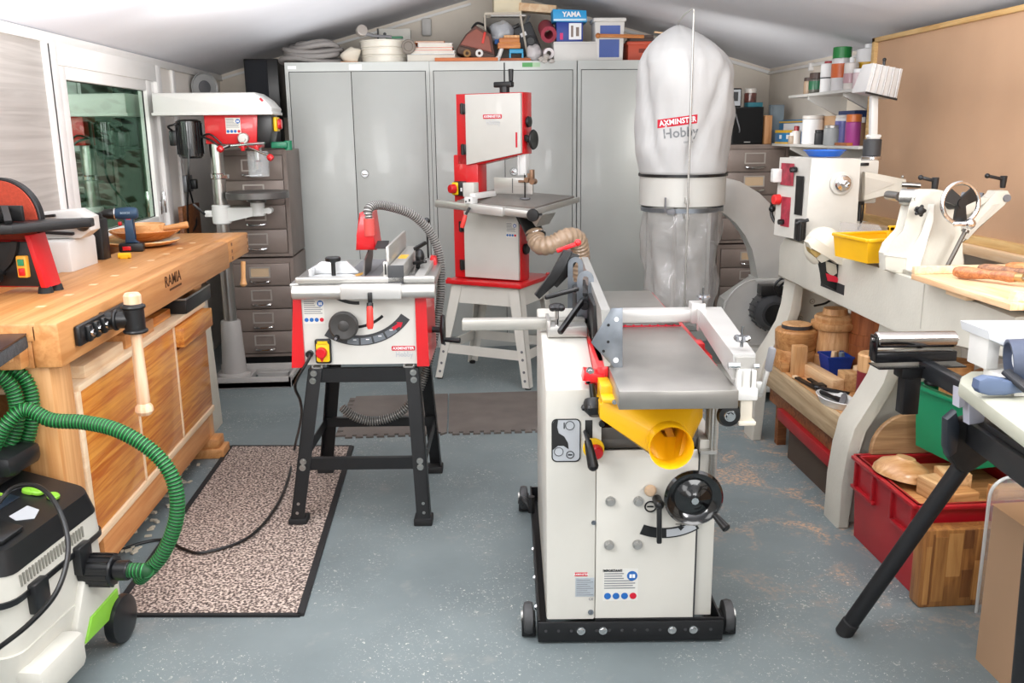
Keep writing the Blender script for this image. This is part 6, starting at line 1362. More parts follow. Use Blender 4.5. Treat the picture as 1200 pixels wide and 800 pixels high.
# ================================================================ WOOD LATHE
LT = Vector((1.6, 3.3, 0)); t = thing('wood_lathe', 'large cream cast wood lathe standing along the right wall', 'lathe', LT)
bx = 1.48
g = WG(t); g.prism([(2.27, .925), (2.71, .94), (4.0, .942), (4.06, .90), (4.06, .752), (2.93, .745), (2.27, .80)], bx, bx+.30, 'yz', .012)
bed = g.build('bed', cast_white, t)
g = WG(t); g.box(bx-.0012, bx, 2.742, 2.747, .79, .935); g.build('bed_joint', mat('joint_shadow', '#b7b2a6', .7), bed)
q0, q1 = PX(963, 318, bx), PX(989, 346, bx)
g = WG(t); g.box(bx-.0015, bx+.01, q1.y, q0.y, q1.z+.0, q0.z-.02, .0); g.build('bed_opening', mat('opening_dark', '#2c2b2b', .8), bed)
g = WG(t); g.box(bx+.02, bx+.11, 2.3, 4.0, .94, .955, .003); g.box(bx+.19, bx+.28, 2.3, 4.0, .94, .955, .003); g.build('bed_way', mat('way_steel', '#b9b5ac', .3, .6), bed)
outer = [(1.515, .76), (1.509, .621), (1.483, .546), (1.436, .459), (1.387, .383), (1.372, .294), (1.36, .169), (1.356, .0)]
inner = [(1.40, .0), (1.405, .169), (1.413, .28), (1.428, .372), (1.475, .44), (1.525, .525), (1.552, .62), (1.558, .76)]
web = [(1.40, .0), (1.405, .169), (1.413, .28), (1.428, .372), (1.475, .44), (1.525, .525), (1.552, .62), (1.558, .76), (1.66, .76), (1.63, .6), (1.60, .44), (1.572, .4), (1.556, .333), (1.55, .2), (1.55, 0)]
def mir(p): return [(3.26-a, b) for a, b in p][::-1]
for y0, full in ((2.965, 0), (3.93, 1)):
    g = WG(t)
    for pl in (outer+inner, mir(outer+inner)): g.prism(pl, y0, y0+.13, 'xz', .006)
    if full: g.prism([(1.40, .30), (1.413, .34), (1.428, .372), (1.475, .44), (1.525, .525), (1.552, .62), (1.558, .76), (1.72, .76), (1.8, .5), (1.86, .33)], y0+.08, y0+.1, 'xz', .002)
    else: g.prism(web, y0+.05, y0+.07, 'xz', .002); g.prism(mir(web), y0+.05, y0+.07, 'xz', .002)
    lg_ = g.build('leg', cast_white, t)
    if full:
        g = WG(t); g.use(mat('boss_beige', '#b5ad9c', .5))
        for px_, py_ in ((929, 353), (952, 353), (938, 373)): p = PY(px_, py_, y0+.08); g.ring(p, (0, 1, 0), .011, .003, 16, 6); g.cyl(p, p+Vector((0, -.004, 0)), .004, n=8)
        g.build('bolt', None, lg_)
        g = WG(t); a_ = PY(925, 362, y0+.08); b_ = PY(975, 372, y0+.08); g.bar(a_, b_, .006, .006); g.build('cast_rib', cast_white, lg_)
g = WG(t); p = PY(975, 350, 3.85); g.tube([p+Vector((.03, 0, .03)), p+Vector((0, 0, .0)), p+Vector((-.03, 0, -.02)), p+Vector((-.08, 0, -.03))], .005, 6, smooth=4); g.tube([p+Vector((.05, 0, .03)), p+Vector((.04, 0, -.03))], .005, 6); g.build('cable', black, t)
# headstock
HY = 3.75
hs = WG(t); hs.prism([(1.475, .955), (1.705, .955), (1.70, 1.296), (1.485, 1.302)], HY, 4.02, 'xz', .010); hs = hs.build('headstock', mat('head_white', '#d6d3ca', .36, coat=.2), t)
g = WG(t); g.hexa([(1.43, 4.0, .955), (1.475, HY+.01, .955), (1.475, 4.0, .955)], [(1.44, 4.0, 1.298), (1.484, HY+.01, 1.298), (1.484, 4.0, 1.298)]); cp_ = g.build('control_panel', mat('head_white', '#e6e3da'), hs)
def onpanel(u, z, off=.001):   # u 0..1 from far-left edge to the near corner of the control face
    x = 1.435+(1.475-1.435)*u; y = 4.0+(HY+.01-4.0)*u; n_ = Vector((-.985, -.17, 0)); return Vector((x, y, z))+n_*off
def pquad(name, u0, u1, z0, z1, mm, th=.003):
    g = WG(t); g.hexa([onpanel(u0, z0, 0), onpanel(u1, z0, 0), onpanel(u1, z1, 0), onpanel(u0, z1, 0)], [onpanel(u0, z0, th), onpanel(u1, z0, th), onpanel(u1, z1, th), onpanel(u0, z1, th)]); return g.build(name, mm, hs)
pquad('red_panel', .12, .55, 1.18, 1.275, mat('panel_crimson', '#b83a4c', .5, var=.25, vs=30)); pquad('red_panel', .2, .5, 1.0, 1.13, mat('panel_crimson', '#b83a4c', .5)); pquad('speed_window', .66, .9, 1.06, 1.225, black)
g = WG(t)
for u, z in ((.62, 1.25), (.3, 1.02)): g.cyl(onpanel(u, z, 0), onpanel(u, z, .025), .012, n=14); g.cyl(onpanel(u, z, .02), onpanel(u+.12, z, .03), .006, n=8)
g.build('knob', black, hs)
g = WG(t); g.cyl(onpanel(.1, 1.115, .0), onpanel(.1, 1.115, .03), .024, .022, 18, .003); g.build('stop_button', mat('signal_red', '#e02a28', .4), hs)
g = WG(t); g.box(1.40, 1.44, 3.96, 4.0, 1.19, 1.25, .006); g.build('catch', white, hs)
sp = WG(t); sp.lathe([(0, 0), (.047, 0), (.048, .012), (.043, .016), (.0, .016)], (1.616, HY, 1.195), (0, -1, 0), 36); sp = sp.build('spindle_boss', mat('head_white', '#e6e3da'), hs)
g = WG(t); g.lathe([(0, .014), (.034, .014), (.035, .03), (.03, .036), (.016, .038), (.016, .062), (.011, .066), (.008, .05), (0, .05)], (1.616, HY, 1.195), (0, -1, 0), 32); g.build('spindle', chrome, sp)
g = WG(t); g.ring((1.53, 4.12, 1.055), (.8, .6, 0), .085, .008, 36, 8)
for k in range(3): a = k*2*PI/3+.5; v = Vector((-.6*math.cos(a), .8*math.cos(a), math.sin(a)))*.085; g.bar(Vector((1.53, 4.12, 1.055)), Vector((1.53, 4.12, 1.055))+v, .012, .008)
g.cyl((1.53, 4.13, 1.055), (1.53, 4.02, 1.055), .014, n=14); p = Vector((1.53, 4.12, 1.055))+Vector((.6, -.8, 0))*-.08; g.ball(p, .016); g.build('outboard_handwheel', black, t)
g = WG(t); g.box(1.43, 1.47, 3.72, 3.76, .96, 1.05, .006); g.bar((1.42, 3.72, 1.03), (1.47, 3.70, 1.05), .014, .014, bev=.003); g.cyl((1.44, 3.71, .96), (1.44, 3.71, 1.04), .01, n=10); g.build('lock_clamp', black, t)
# rear block with bracing arm
g = WG(t); g.box(1.705, 1.83, 3.86, 4.02, 1.10, 1.285, .008); bk = g.build('rear_block', mat('head_white', '#e6e3da'), t)
g = WG(t); ar = [PY(x, y, 3.82) for x, y in Z15((405, 150), (420, 150), (560, 178), (580, 180), (585, 222), (560, 232), (410, 272), (400, 270))]; g.prism([(p.x, p.z) for p in ar], 3.80, 3.83, 'xz', .004); am = g.build('support_arm', cast_white, bk)
g = WG(t); ar = [PY(x, y, 3.80) for x, y in Z15((412, 172), (540, 200), (412, 250))]; g.prism([(p.x, p.z) for p in ar], 3.797, 3.80, 'xz'); g.build('arm_recess', mat('recess_cream', '#cbc6ba', .5), am)
g = WG(t); p = PY(1057, 216, 3.80); g.cyl(p, p+Vector((.07, -.02, -.004)), .011, n=14); g.ball(PY(1058, 207, 3.8), .007); g.build('arm_pin', steel, am)
g = WG(t); g.box(1.72, 1.77, 3.845, 3.86, 1.095, 1.11, .002); g.box(1.74, 1.78, 3.85, 3.865, 1.262, 1.275, .002)
for x in (1.715, 1.745, 1.775): g.cyl((x, 3.9, 1.02), (x, 3.9, 1.10), .012, .008, 10)
g.tube([(1.80, 3.92, 1.10), (1.80, 3.92, 1.03), (1.785, 3.92, .98)], .004, 6); g.tube([(1.83, 3.95, 1.26), (1.85, 3.95, 1.2), (1.83, 3.95, 1.14)], .006, 6, smooth=4); g.build('cable_gland', black, bk)
# tailstock
TY = 2.93
g = WG(t); pxp(g, Z15((500, 570), (497, 498), (530, 470), (575, 400), (608, 330), (618, 290), (620, 240), (640, 226), (730, 226), (790, 240), (815, 330), (830, 470), (842, 525), (838, 580), (700, 598), (590, 600)), TY, .055, .012); ts = g.build('tailstock', cast_white, t)
g = WG(t); pxp(g, Z15((590, 600), (598, 512), (625, 470), (660, 410), (680, 350), (688, 290), (715, 290), (705, 360), (690, 430), (650, 520), (640, 600)), TY-.012, .02, .005); pxp(g, Z15((497, 498), (598, 512), (598, 518), (497, 506)), TY-.005, .01); g.build('cast_ridge', mat('ridge_white', '#ebe8df', .4), ts)
q = PY(1064, 232, TY); g = WG(t); g.cyl((q.x+.04, TY+.02, q.z), (q.x-.0, TY+.05, q.z), .028, n=20); g.cyl((q.x-.0, TY+.055, q.z), (q.x+.0, TY+.14, q.z), .016, n=16); g.build('quill', steel, ts)
q = PY(1073, 246, TY-.01); g = WG(t); g.cyl(q, q+Vector((0, -.03, 0)), .006, n=10); g.lathe([(0, 0), (.012, 0), (.015, .01), (.012, .02), (0, .022)], q+Vector((0, -.02, 0)), (0, -1, 0), 16)
for k in range(5): a = k*2*PI/5; g.ball(q+Vector((.014*math.cos(a), -.03, .014*math.sin(a))), .007, n=8)
g.build('quill_lock', black, ts)
q = PY(1096, 212, TY+.05); r_ = PY(1079, 208, TY+.05); g = WG(t); g.cyl(q+Vector((0, 0, -.03)), q+Vector((0, 0, .012)), .010, .012, 14, .002); g.bar(q, r_, .014, .012, bev=.004); g.ball(r_, .009); g.build('clamp_lever', bmetal, ts)
c = PY(1125.5, 238, TY-.10); R_ = (PY(1150, 238, TY-.1).x-PY(1101, 238, TY-.1).x)/2
hw = WG(t); hw.ring(c, (.12, -1, .1), R_*.93, .0075, 48, 12); hw = hw.build('handwheel_rim', chrome, ts)
g = WG(t); ax = Vector((.12, -1, .1)).normalized(); u = Vector((1, .12, 0)).normalized(); w = ax.cross(u)
g.cyl(c+ax*.012, c-ax*.05, .016, .02, 20)
for k in range(3): a = math.radians(90+120*k+60); d = u*math.cos(a)+w*math.sin(a); s_ = ax.cross(d); g.hexa([c+s_*.013+ax*.008, c-s_*.013+ax*.008, c-s_*.013-ax*.008, c+s_*.013-ax*.008], [c+d*R_*.9+s_*.024+ax*.004, c+d*R_*.9-s_*.024+ax*.004, c+d*R_*.9-s_*.024-ax*.004, c+d*R_*.9+s_*.024-ax*.004])
g.build('wheel_spider', black, hw)
g = WG(t); q = c+u*R_*.22-Vector((0, 0, R_*.85)); q = PY(1137, 262, TY-.13); g.bar(PY(1116, 262, TY-.11), q, .02, .016, bev=.006); g.ball(q, .017); g.build('wheel_handle', chrome, hw)
# swing arm behind tailstock with its own lever
g = WG(t); pxp(g, Z15((815, 470), (818, 440), (870, 350), (955, 262), (968, 232), (1025, 230), (1036, 248), (1032, 272), (1005, 285)), TY+.12, .05, .006); sa = g.build('swing_arm', cast_white, t)
g = WG(t); pxp(g, Z15((835, 430), (960, 290), (990, 285), (850, 440)), TY+.116, .006); pxp(g, Z15((822, 300), (900, 262), (955, 262), (860, 330), (820, 340)), TY+.13, .03, .003); g.build('arm_rib', mat('recess_cream', '#cbc6ba'), sa)
q = PY(1179.5, 232, TY+.12); g = WG(t); g.cyl(q+Vector((0, -.006, 0)), q+Vector((0, .01, 0)), .013, n=18); q2 = PY(1152, 230, TY+.2); g.cyl(q2, q2+Vector((-.05, .05, 0)), .013, n=14); g.build('pivot_pin', mgrey, sa)
q = PY(1176, 210, TY+.13); r_ = PY(1157, 206, TY+.13); g = WG(t); g.cyl(q+Vector((0, 0, -.03)), q+Vector((0, 0, .012)), .009, .012, 14, .002); g.bar(q, r_, .012, .011, bev=.003); g.ball(r_, .009); g.build('arm_lever', bmetal, sa)
q = PY(1131, 271, TY-.06); r_ = PY(1109, 314, TY-.06); g = WG(t); g.cyl(r_, q, .007, n=12); g.cyl(q+(r_-q)*.02, q-(r_-q)*.05, .013, .011, 12); g.build('clamp_handle', mat('rod_steel', '#6f6a64', .3, .8), ts)
# lamp on the headstock
t2 = thing('work_lamp', 'silver work lamp on a white post clamped to the lathe headstock', 'lamp', (1.75, 3.92, 1.286)); LY_ = 3.92
def LW_(): g = G(); g.M = Matrix.Translation((-1.75, -3.92, -1.286)); return g
ca, cb_ = PY(1021, 185, LY_), PY(1021, 163, LY_); cx_ = ca.x
g = LW_(); g.cyl((cx_, LY_, 1.2865), (cx_, LY_, 1.30), .044, n=28, bev=.002); g.build('clamp_ring', chrome, t2)
g = LW_(); g.cyl((cx_, LY_, 1.30), (cx_, LY_, cb_.z), .038, .038, 28, .003); g.build('base', dgrey, t2)
pt = PY(1024, 112, LY_); pb = PY(1023, 160, LY_); g = LW_(); g.bar(pb, pt, .03, .03, bev=.004); g.box(cx_-.02, cx_+.025, LY_-.02, LY_+.02, cb_.z, cb_.z+.02, .003); g.cyl((cx_-.03, LY_-.0, cb_.z+.012), (cx_+.035, LY_, cb_.z+.012), .006, n=10); g.build('post', white, t2)
hp = [PY(x, y, LY_) for x, y in ((1006, 108), (1017, 75), (1052, 82), (1043, 116))]
hd = LW_(); lo_, hi = [], []
hd.hexa([(hp[0].x, LY_-.07, hp[0].z), (hp[3].x, LY_-.06, hp[3].z), (hp[3].x, LY_+.06, hp[3].z), (hp[0].x, LY_+.07, hp[0].z)], [(hp[1].x, LY_-.05, hp[1].z), (hp[2].x, LY_-.045, hp[2].z), (hp[2].x, LY_+.045, hp[2].z), (hp[1].x, LY_+.05, hp[1].z)])
hd = hd.build('lamp_head', mat('lamp_silver', '#d9d7d4', .35, .2), t2)
g = LW_(); g.use(mat('lamp_fin', '#c4c2bf', .4, .2))
for k in range(5):
    f_ = .1+k*.2; a_ = hp[0].lerp(hp[3], f_); b_ = hp[1].lerp(hp[2], f_); g.bar((a_.x, LY_-.074, a_.z), (b_.x, LY_-.054, b_.z), .005, .005)
g.build('fin', None, hd)
g = LW_(); g.bar((hp[0].x, LY_-.072, hp[0].z-.004), (hp[3].x, LY_-.062, hp[3].z-.004), .008, .008); g.build('rim', black, hd)
q = PY(1036, 75, LY_); g = LW_(); g.cyl(q+Vector((0, 0, -.01)), q+Vector((0, 0, .012)), .006, n=10); g.ball(q+Vector((0, 0, .018)), .008); g.build('switch_knob', black, hd)
# blue tray on the headstock
t2 = thing('blue_tray', 'shallow bright blue plastic tray on top of the lathe headstock', 'tray', (1.60, 3.9, 1.303))
bm_ = mat('tray_blue', '#1c63c4', .4, coat=.2)
g = G(); g.M = Matrix.Diagonal((1.0, 1.25, 1, 1)); g.lathe([(0, .0), (.062, .0), (.082, .024), (.086, .024), (.086, .028), (.08, .028), (.06, .005), (0, .005)], n=36); g.build('tray', bm_, t2)
# ---------------------------------------------------------------- face shield
t2 = thing('face_shield', 'cream dust helmet with clear visor hanging over the lathe bed', 'helmet', (1.50, 3.50, .955))
def FG(): g = G(); g.M = Matrix.Translation((-1.50, -3.50, -.955)); return g
c = PY(966, 290, 3.45)
g = FG(); M0 = g.M; g.M = M0 @ Matrix.Translation(c) @ Matrix.Rotation(math.radians(-32), 4, 'Y')
n_ = 24
prof = [(.072, -.03), (.078, -.01), (.076, .02), (.062, .052), (.04, .072), (.018, .082), (0, .084)]
g.lathe(prof, n=n_); g.M = M0
pv = [PY(x, y, 3.44) for x, y in ((948, 283), (952, 300), (970, 303), (984, 318), (990, 300), (986, 270))]
g.build('shell', mat('helmet_cream', '#e6dfcd', .35, coat=.3), t2)
g = FG(); pxp(g, ((947, 284), (951, 292), (963, 296), (980, 309), (992, 312), (988, 300), (975, 292), (955, 278)), 3.37, .05, .004); g.build('brim', mat('helmet_cream', '#e6dfcd'), t2)
g = FG(); pxp(g, ((947, 285), (950, 295), (957, 302), (962, 298), (962, 292), (952, 287)), 3.385, .04, .003); g.build('side_vent', mat('vent_tan', '#b89a5a', .6), t2)
g = FG(); pxp(g, ((953, 298), (962, 296), (972, 302), (985, 309), (992, 309), (990, 318), (989, 345), (984, 343), (975, 338), (963, 332), (962, 320), (960, 306)), 3.40, .012, .002); hb_ = g.build('harness', black, t2)
g = FG(); pxp(g, ((968, 306), (980, 310), (981, 320), (975, 324), (969, 318)), 3.396, .006); g.build('harness_pad', mat('pad_beige', '#bcb4a2', .7), hb_)
g = FG(); pxp(g, ((968, 320), (980, 324), (987, 332), (970, 329)), 3.395, .006); g.build('red_strap', lred, hb_)
vis = FG(); vp = [PY(x, y, 3.62) for x, y in ((982, 259), (1027, 263), (1032, 270), (1031, 300), (985, 300))]; vis.prism([(p.x, p.z) for p in vp], 3.60, 3.604, 'xz'); vis.build('visor', glassy('visor_clear', '#c9c6c4', alpha=.35), t2)
# ---------------------------------------------------------------- yellow tote
t2 = thing('yellow_tote', 'bright yellow plastic carry tote on the lathe bed beside the tailstock', 'tote', (1.56, 3.12, .956))
def lerp3(a, b, f_): return tuple(a[i]+(b[i]-a[i])*f_ for i in range(3))
A = [(1.425, 3.05), (1.75, 3.10), (1.73, 3.32), (1.395, 3.27)]; cx_, cy_2 = 1.575, 3.185
g = G(); g.M = Matrix.Translation((-1.56, -3.12, -.956)); zb_, zt2 = .957, 1.042
base = [((x-cx_)*.94+cx_, (y-cy_2)*.94+cy_2) for x, y in A]
bot = [g._v((x, y, zb_)) for x, y in base]; top_ = [g._v((x, y, zt2)) for x, y in A]; ti = [g._v(((x-cx_)*.97+cx_, (y-cy_2)*.96+cy_2, zt2)) for x, y in A]; bi = [g._v(((x-cx_)*.83+cx_, (y-cy_2)*.83+cy_2, zb_+.006)) for x, y in A]
g._f(bot[::-1]); g._f(bi)
for a_, b_ in ((bot, top_), (top_, ti), (ti, bi)):
    for i in range(4): j = (i+1) % 4; g._f([a_[i], a_[j], b_[j], b_[i]])
to = g.build('tote_body', yellow, t2)
g = G(); g.M = Matrix.Translation((-1.56, -3.12, -.956))
for i in range(4):
    p, q = A[i], A[(i+1) % 4]; g.bar((p[0], p[1], zt2-.004), (q[0], q[1], zt2-.004), .014, .012, bev=.003)
g.build('rim', yellow, t2)
g = G(); g.M = Matrix.Translation((-1.56, -3.12, -.956)); g.box(1.55, 1.57, 3.15, 3.17, .965, 1.075, .003); g.box(1.70, 1.715, 3.15, 3.17, .99, 1.075, .003); g.box(1.55, 1.715, 3.15, 3.17, 1.058, 1.078, .004); g.box(1.46, 1.70, 3.156, 3.162, .965, 1.02); g.build('handle', yellow, t2)
g = G(); g.M = Matrix.Translation((-1.56, -3.12, -.956)); g.hexa([(1.457, 3.11, .96), (1.457, 3.15, .96), (1.47, 3.15, .96), (1.47, 3.11, .96)], [(1.437, 3.105, 1.01), (1.435, 3.155, 1.01), (1.46, 3.155, 1.01), (1.46, 3.105, 1.01)]); g.build('moulded_rib', yellow, t2)
# ---------------------------------------------------------------- chisel tray with turning tools
t2 = thing('chisel_tray', 'pale wooden tray with notched racks at the near end of the lathe bed', 'tray', (1.66, 2.45, .956))
g = G(); g.M = Matrix.Translation((-1.66, -2.45, -.956)); g.box(1.42, 1.95, 2.2, 2.72, .956, .974, .002); g.build('tray_board', wood('tray_wood', '#d9a878', '#f0cda4', 'y', 1.4, .5), t2)
g = G(); g.M = Matrix.Translation((-1.66, -2.45, -.956)); g.box(1.42, 1.95, 2.70, 2.72, .974, .998, .003); g.build('end_rail', palewood, t2)
def rack(y, x0, x1, w=.07):
    g = G(); g.M = Matrix.Translation((-1.66, -2.45, -.956)); pts = [(x0, .9745)]; n = max(1, int((x1-x0)/w)); w = (x1-x0)/n
    for i in range(n): pts += [(x0+i*w+.008, 1.0), (x0+i*w+.022, 1.0), (x0+i*w+w*.62, .982), (x0+(i+1)*w-.002, .982)]
    pts += [(x1, .9745)]; g.prism(pts, y, y+.022, 'xz'); g.build('notched_rack', palewood, t2)
rack(2.225, 1.44, 1.94)
g = G(); g.M = Matrix.Translation((-1.66, -2.45, -.956)); g.box(1.447, 1.475, 2.45, 2.56, .936, .9555, .002); g.build('locating_block', palewood, t2)
hand = wood('chisel_handle', '#8f5530', '#bf7e4e', 'x', 3, .35, 5, coat=.4)
def chisel(p0, p1, label, lift=.0, hm=hand):
    p0, p1 = Vector(p0), Vector(p1); d = p1-p0; L_ = d.length; o = thing('turning_chisel', label, 'chisel', p0, group=None)
    g = G(); g.lathe([(0, 0), (.013, .004), (.018, .02), (.019, .045), (.016, .08), (.013, .11), (.0145, .145), (.017, .17), (.014, .188), (.0, .19)], (0, 0, 0), d, 18); g.build('handle', hm, o)
    g = G(); dn = d.normalized(); g.lathe([(0, .185), (.0125, .185), (.0125, .21), (0, .212)], (0, 0, 0), d, 14); g.build('ferrule', mat('brass_ferrule', '#b59a6c', .3, .8), o)
    g = G(); g.bar(dn*.21, dn*min(L_, .42), .016, .006); g.build('blade', steel, o)
cz = .9745+.0195
chisel((1.50, 2.62, cz), (1.68, 2.30, cz+.012), 'turning chisel with a brown wooden handle lying nearest in the chisel tray')
chisel((1.60, 2.66, cz), (1.79, 2.30, cz+.012), 'turning chisel with a dark striped handle lying second in the chisel tray', hm=wood('chisel_dark', '#6f4a36', '#a87856', 'x', 3, .35))
chisel((1.70, 2.68, cz), (1.90, 2.32, cz+.012), 'turning chisel with an orange brown handle lying farthest right in the chisel tray', hm=wood('chisel_orange', '#a8622e', '#cd8a52', 'x', 3, .35))

# ================================================================ LATHE SHELF
t = thing('lathe_shelf', 'thick timber shelf between the lathe legs loaded with turning blanks', 'shelf', (1.62, 3.45, 0))
SZ = .375
g = WG(t); g.box(1.425, 1.86, 3.10, 3.925, SZ-.02, SZ); g.build('shelf_board', wood('shelf_orange', '#b98350', '#d9a771', 'y', 1.2, .6), t)
g = WG(t); g.box(1.40, 1.424, 3.06, 3.96, SZ-.10, SZ+.001, .003); g.build('front_board', wood('shelf_grey_brown', '#a38a68', '#c4ad8a', 'y', 1.2, .6), t)
g = WG(t); g.box(1.424, 1.44, 3.10, 3.92, .20, SZ-.02); g.box(1.83, 1.86, 3.1, 3.9, .0, SZ-.02); g.box(1.45, 1.49, 3.86, 3.9, 0, SZ-.02); g.box(1.47, 1.51, 3.12, 3.16, 0, SZ-.02); g.build('support', darkwood, t)
g = G(); g.bar((1.415, 3.75, .19), (1.415, 3.12, .175), .03, .05, bev=.003); o = tag(g.build('red_rail', dred), 'dark red painted bar running low under the lathe shelf', 'bar')
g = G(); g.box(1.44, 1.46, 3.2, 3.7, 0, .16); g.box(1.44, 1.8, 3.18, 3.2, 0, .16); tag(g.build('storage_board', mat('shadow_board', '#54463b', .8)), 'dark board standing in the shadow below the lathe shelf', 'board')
def cylthing(name, label, cat, x, y, prof, mm, extra=None, z=SZ, n=36, group=None):
    t_ = thing(name, label, cat, (x, y, z+.0005), group=group); g = G(); g.lathe(prof, n=n); g.build('body', mm, t_)
    for pn, pr, em in (extra or ()): g = G(); g.lathe(pr, n=n); g.build(pn, em, t_)
    return t_
tw = turned; tw2 = turned2; redw = wood('red_turning', '#8a4a26', '#b06a3e', 'z', 2, .5)
cylthing('turning_blank', 'wide round brown turning blank with dark rimmed disc at the far shelf end', 'blank', 1.50, 3.84, [(0, 0), (.082, 0), (.088, .006), (.088, .085), (.085, .09), (.088, .095), (.092, .17), (.086, .178), (0, .178)], turned, [('top_disc', [(0, .178), (.062, .178), (.064, .182), (.064, .20), (.06, .203), (0, .203)], turned2), ('dark_rim', [(.0642, .182), (.0648, .182), (.0648, .198), (.0642, .198)], dgrey)])
cylthing('ring_stack', 'stack of round turned wood rings and dishes in the middle of the lathe shelf', 'blank', 1.655, 3.80, [(0, 0), (.088, 0), (.092, .01), (.092, .07), (.08, .075), (.08, .13), (.078, .135), (.074, .18), (.09, .185), (.1, .20), (.1, .215), (.085, .22), (.088, .235), (.08, .245), (.055, .25), (.05, .275), (0, .278)], turned2)
cylthing('brown_turning_block', 'tall red brown round turning block at the right of the lathe shelf', 'blank', 1.79, 3.72, [(0, 0), (.095, 0), (.095, .13), (.098, .132), (.098, .18), (.092, .182), (.092, .3), (0, .3)], redw)
cylthing('red_cylinder', 'wooden cylinder painted dark red below beside the near lathe leg', 'cylinder', 1.53, 3.155, [(0, 0), (.052, 0), (.052, .165), (0, .165)], mat('cyl_red', '#82282e', .5), [('bare_top', [(0, .165), (.052, .165), (.053, .17), (.053, .225), (.048, .232), (0, .232)], turned2), ('screw_eye', [(0, .232), (.006, .232), (.006, .25), (.01, .255), (0, .262)], chrome)])
def blk(name, label, cat, x, y, z, sx_, sy_, sz_, rz, mm, tilt=0):
    g = G(); g.box(-sx_/2, sx_/2, -sy_/2, sy_/2, 0, sz_, .003); return tag(g.build(name, mm, loc=(x, y, z+.0006), rot=(tilt, 0, rz)), label, cat)
blk('wood_block', 'upright pale brown wood block standing in front of the widest turning blank', 'block', 1.465, 3.70, SZ, .055, .045, .135, .1, turned2)
blk('wood_block', 'long pale wood block lying lengthways on the lathe shelf', 'block', 1.515, 3.57, SZ, .05, .30, .055, .06, wood('pale_block', '#cfa273', '#e8c498', 'y', 2, .6))
blk('wood_block', 'chunky pale block in front of the blue basket on the lathe shelf', 'block', 1.615, 3.47, SZ, .12, .08, .075, -.05, blockwood)
blk('wood_block', 'thin offcut resting across the chunky pale block', 'block', 1.66, 3.47, SZ+.0762, .09, .06, .022, .3, palewood)
blk('wood_wedge', 'brown wedge shaped offcut at the far front corner of the lathe shelf', 'block', 1.437, 3.83, SZ, .035, .15, .045, -.1, turned)
t2 = thing('rasp_clamp', 'pair of black steel quick clamps with a pale tip lying on the shelf front edge', 'clamp', (1.445, 3.48, SZ+.001)); 
g = G(); g.bar((-.01, .16, .008), (.02, -.13, .008), .02, .008); g.bar((.02, .1, .018), (.04, -.17, .012), .018, .008); g.box(-.0, .05, -.02, .03, .002, .022, .003); g.build('bars', bmetal, t2)
g = G(); g.bar((-.012, .18, .008), (-.01, .155, .008), .024, .012, bev=.004); g.build('pale_tip', palewood, t2)
t2 = thing('blue_basket', 'small blue plastic basket of wood pegs behind the chunky block', 'basket', (1.61, 3.66, SZ+.001))
def taper_box(g, w0, d0, w1, d1, h, th=.004):
    o_ = [g._v((sx*w0/2, sy*d0/2, 0)) for sx, sy in ((-1, -1), (1, -1), (1, 1), (-1, 1))]; T_ = [g._v((sx*w1/2, sy*d1/2, h)) for sx, sy in ((-1, -1), (1, -1), (1, 1), (-1, 1))]
    Ti = [g._v((sx*(w1/2-th), sy*(d1/2-th), h)) for sx, sy in ((-1, -1), (1, -1), (1, 1), (-1, 1))]; Bi = [g._v((sx*(w0/2-th), sy*(d0/2-th), th)) for sx, sy in ((-1, -1), (1, -1), (1, 1), (-1, 1))]
    g._f(o_[::-1]); g._f(Bi)
    for a_, b_ in ((o_, T_), (T_, Ti), (Ti, Bi)):
        for i in range(4): j = (i+1) % 4; g._f([a_[i], a_[j], b_[j], b_[i]])
g = G(); taper_box(g, .08, .08, .11, .11, .10); g.build('basket', mat('basket_blue', '#1b3f9c', .4), t2); g = G(); g.box(-.058, .058, -.058, -.053, .092, .102, .001); g.box(-.058, .058, .053, .058, .092, .102, .001); g.build('rim', mat('basket_blue', '#1b3f9c'), t2)
for i, (x, y, a_, mm, lb) in enumerate(((-.02, -.01, .2, palewood, 'pale square peg standing in the blue basket, left'), (.012, .01, -.15, turned2, 'pale square peg standing in the blue basket, middle'), (.035, -.01, -.4, mat('peg_grey', '#7b8894', .5), 'grey green peg leaning in the blue basket, right'))):
    g = G(); g.box(-.009, .009, -.009, .009, 0, .11, .002); tag(g.build('wood_peg', mm, loc=(1.61+x, 3.66+y, SZ+.007), rot=(0, a_*.5, .4)), lb, 'peg')
t2 = thing('white_tool_tray', 'white plastic tray of small dark tools near the red cylinder', 'tray', (1.45, 3.27, SZ+.001)); t2.rotation_euler = (0, 0, .15)
g = G(); g.M = Matrix.Diagonal((.8, 1.5, 1, 1)); g.lathe([(0, 0), (.055, 0), (.07, .03), (.073, .03), (.07, .033), (.066, .03), (.052, .004), (0, .004)], n=30); g.build('tray', white, t2)
for (x, y, z_, rz, mm, lb) in ((1.445, 3.31, .02, .3, bmetal, 'black file lying in the white tray, far side'), (1.465, 3.24, .024, -.5, mgrey, 'grey steel tool lying in the white tray, near side'), (1.475, 3.35, .03, .9, bmetal, 'black tool lying across the far rim of the white tray')):
    g = G(); g.bar((0, -.06, 0), (0, .06, .006), .022, .010, bev=.003); g.cyl((0, .05, .004), (0, .075, .006), .008, n=10); tag(g.build('small_tool', mm, loc=(x, y, SZ+z_), rz=rz), lb, 'tool')
g = G(); g.lathe([(0, 0), (.016, 0), (.02, .012), (.012, .022), (0, .024)], n=16); g.cyl((.01, 0, .012), (.05, 0, .008), .005, n=8); tag(g.build('black_knob', black, loc=(1.445, 3.09, SZ+.001)), 'small black knob lying loose on the shelf edge beside the white tray', 'knob')
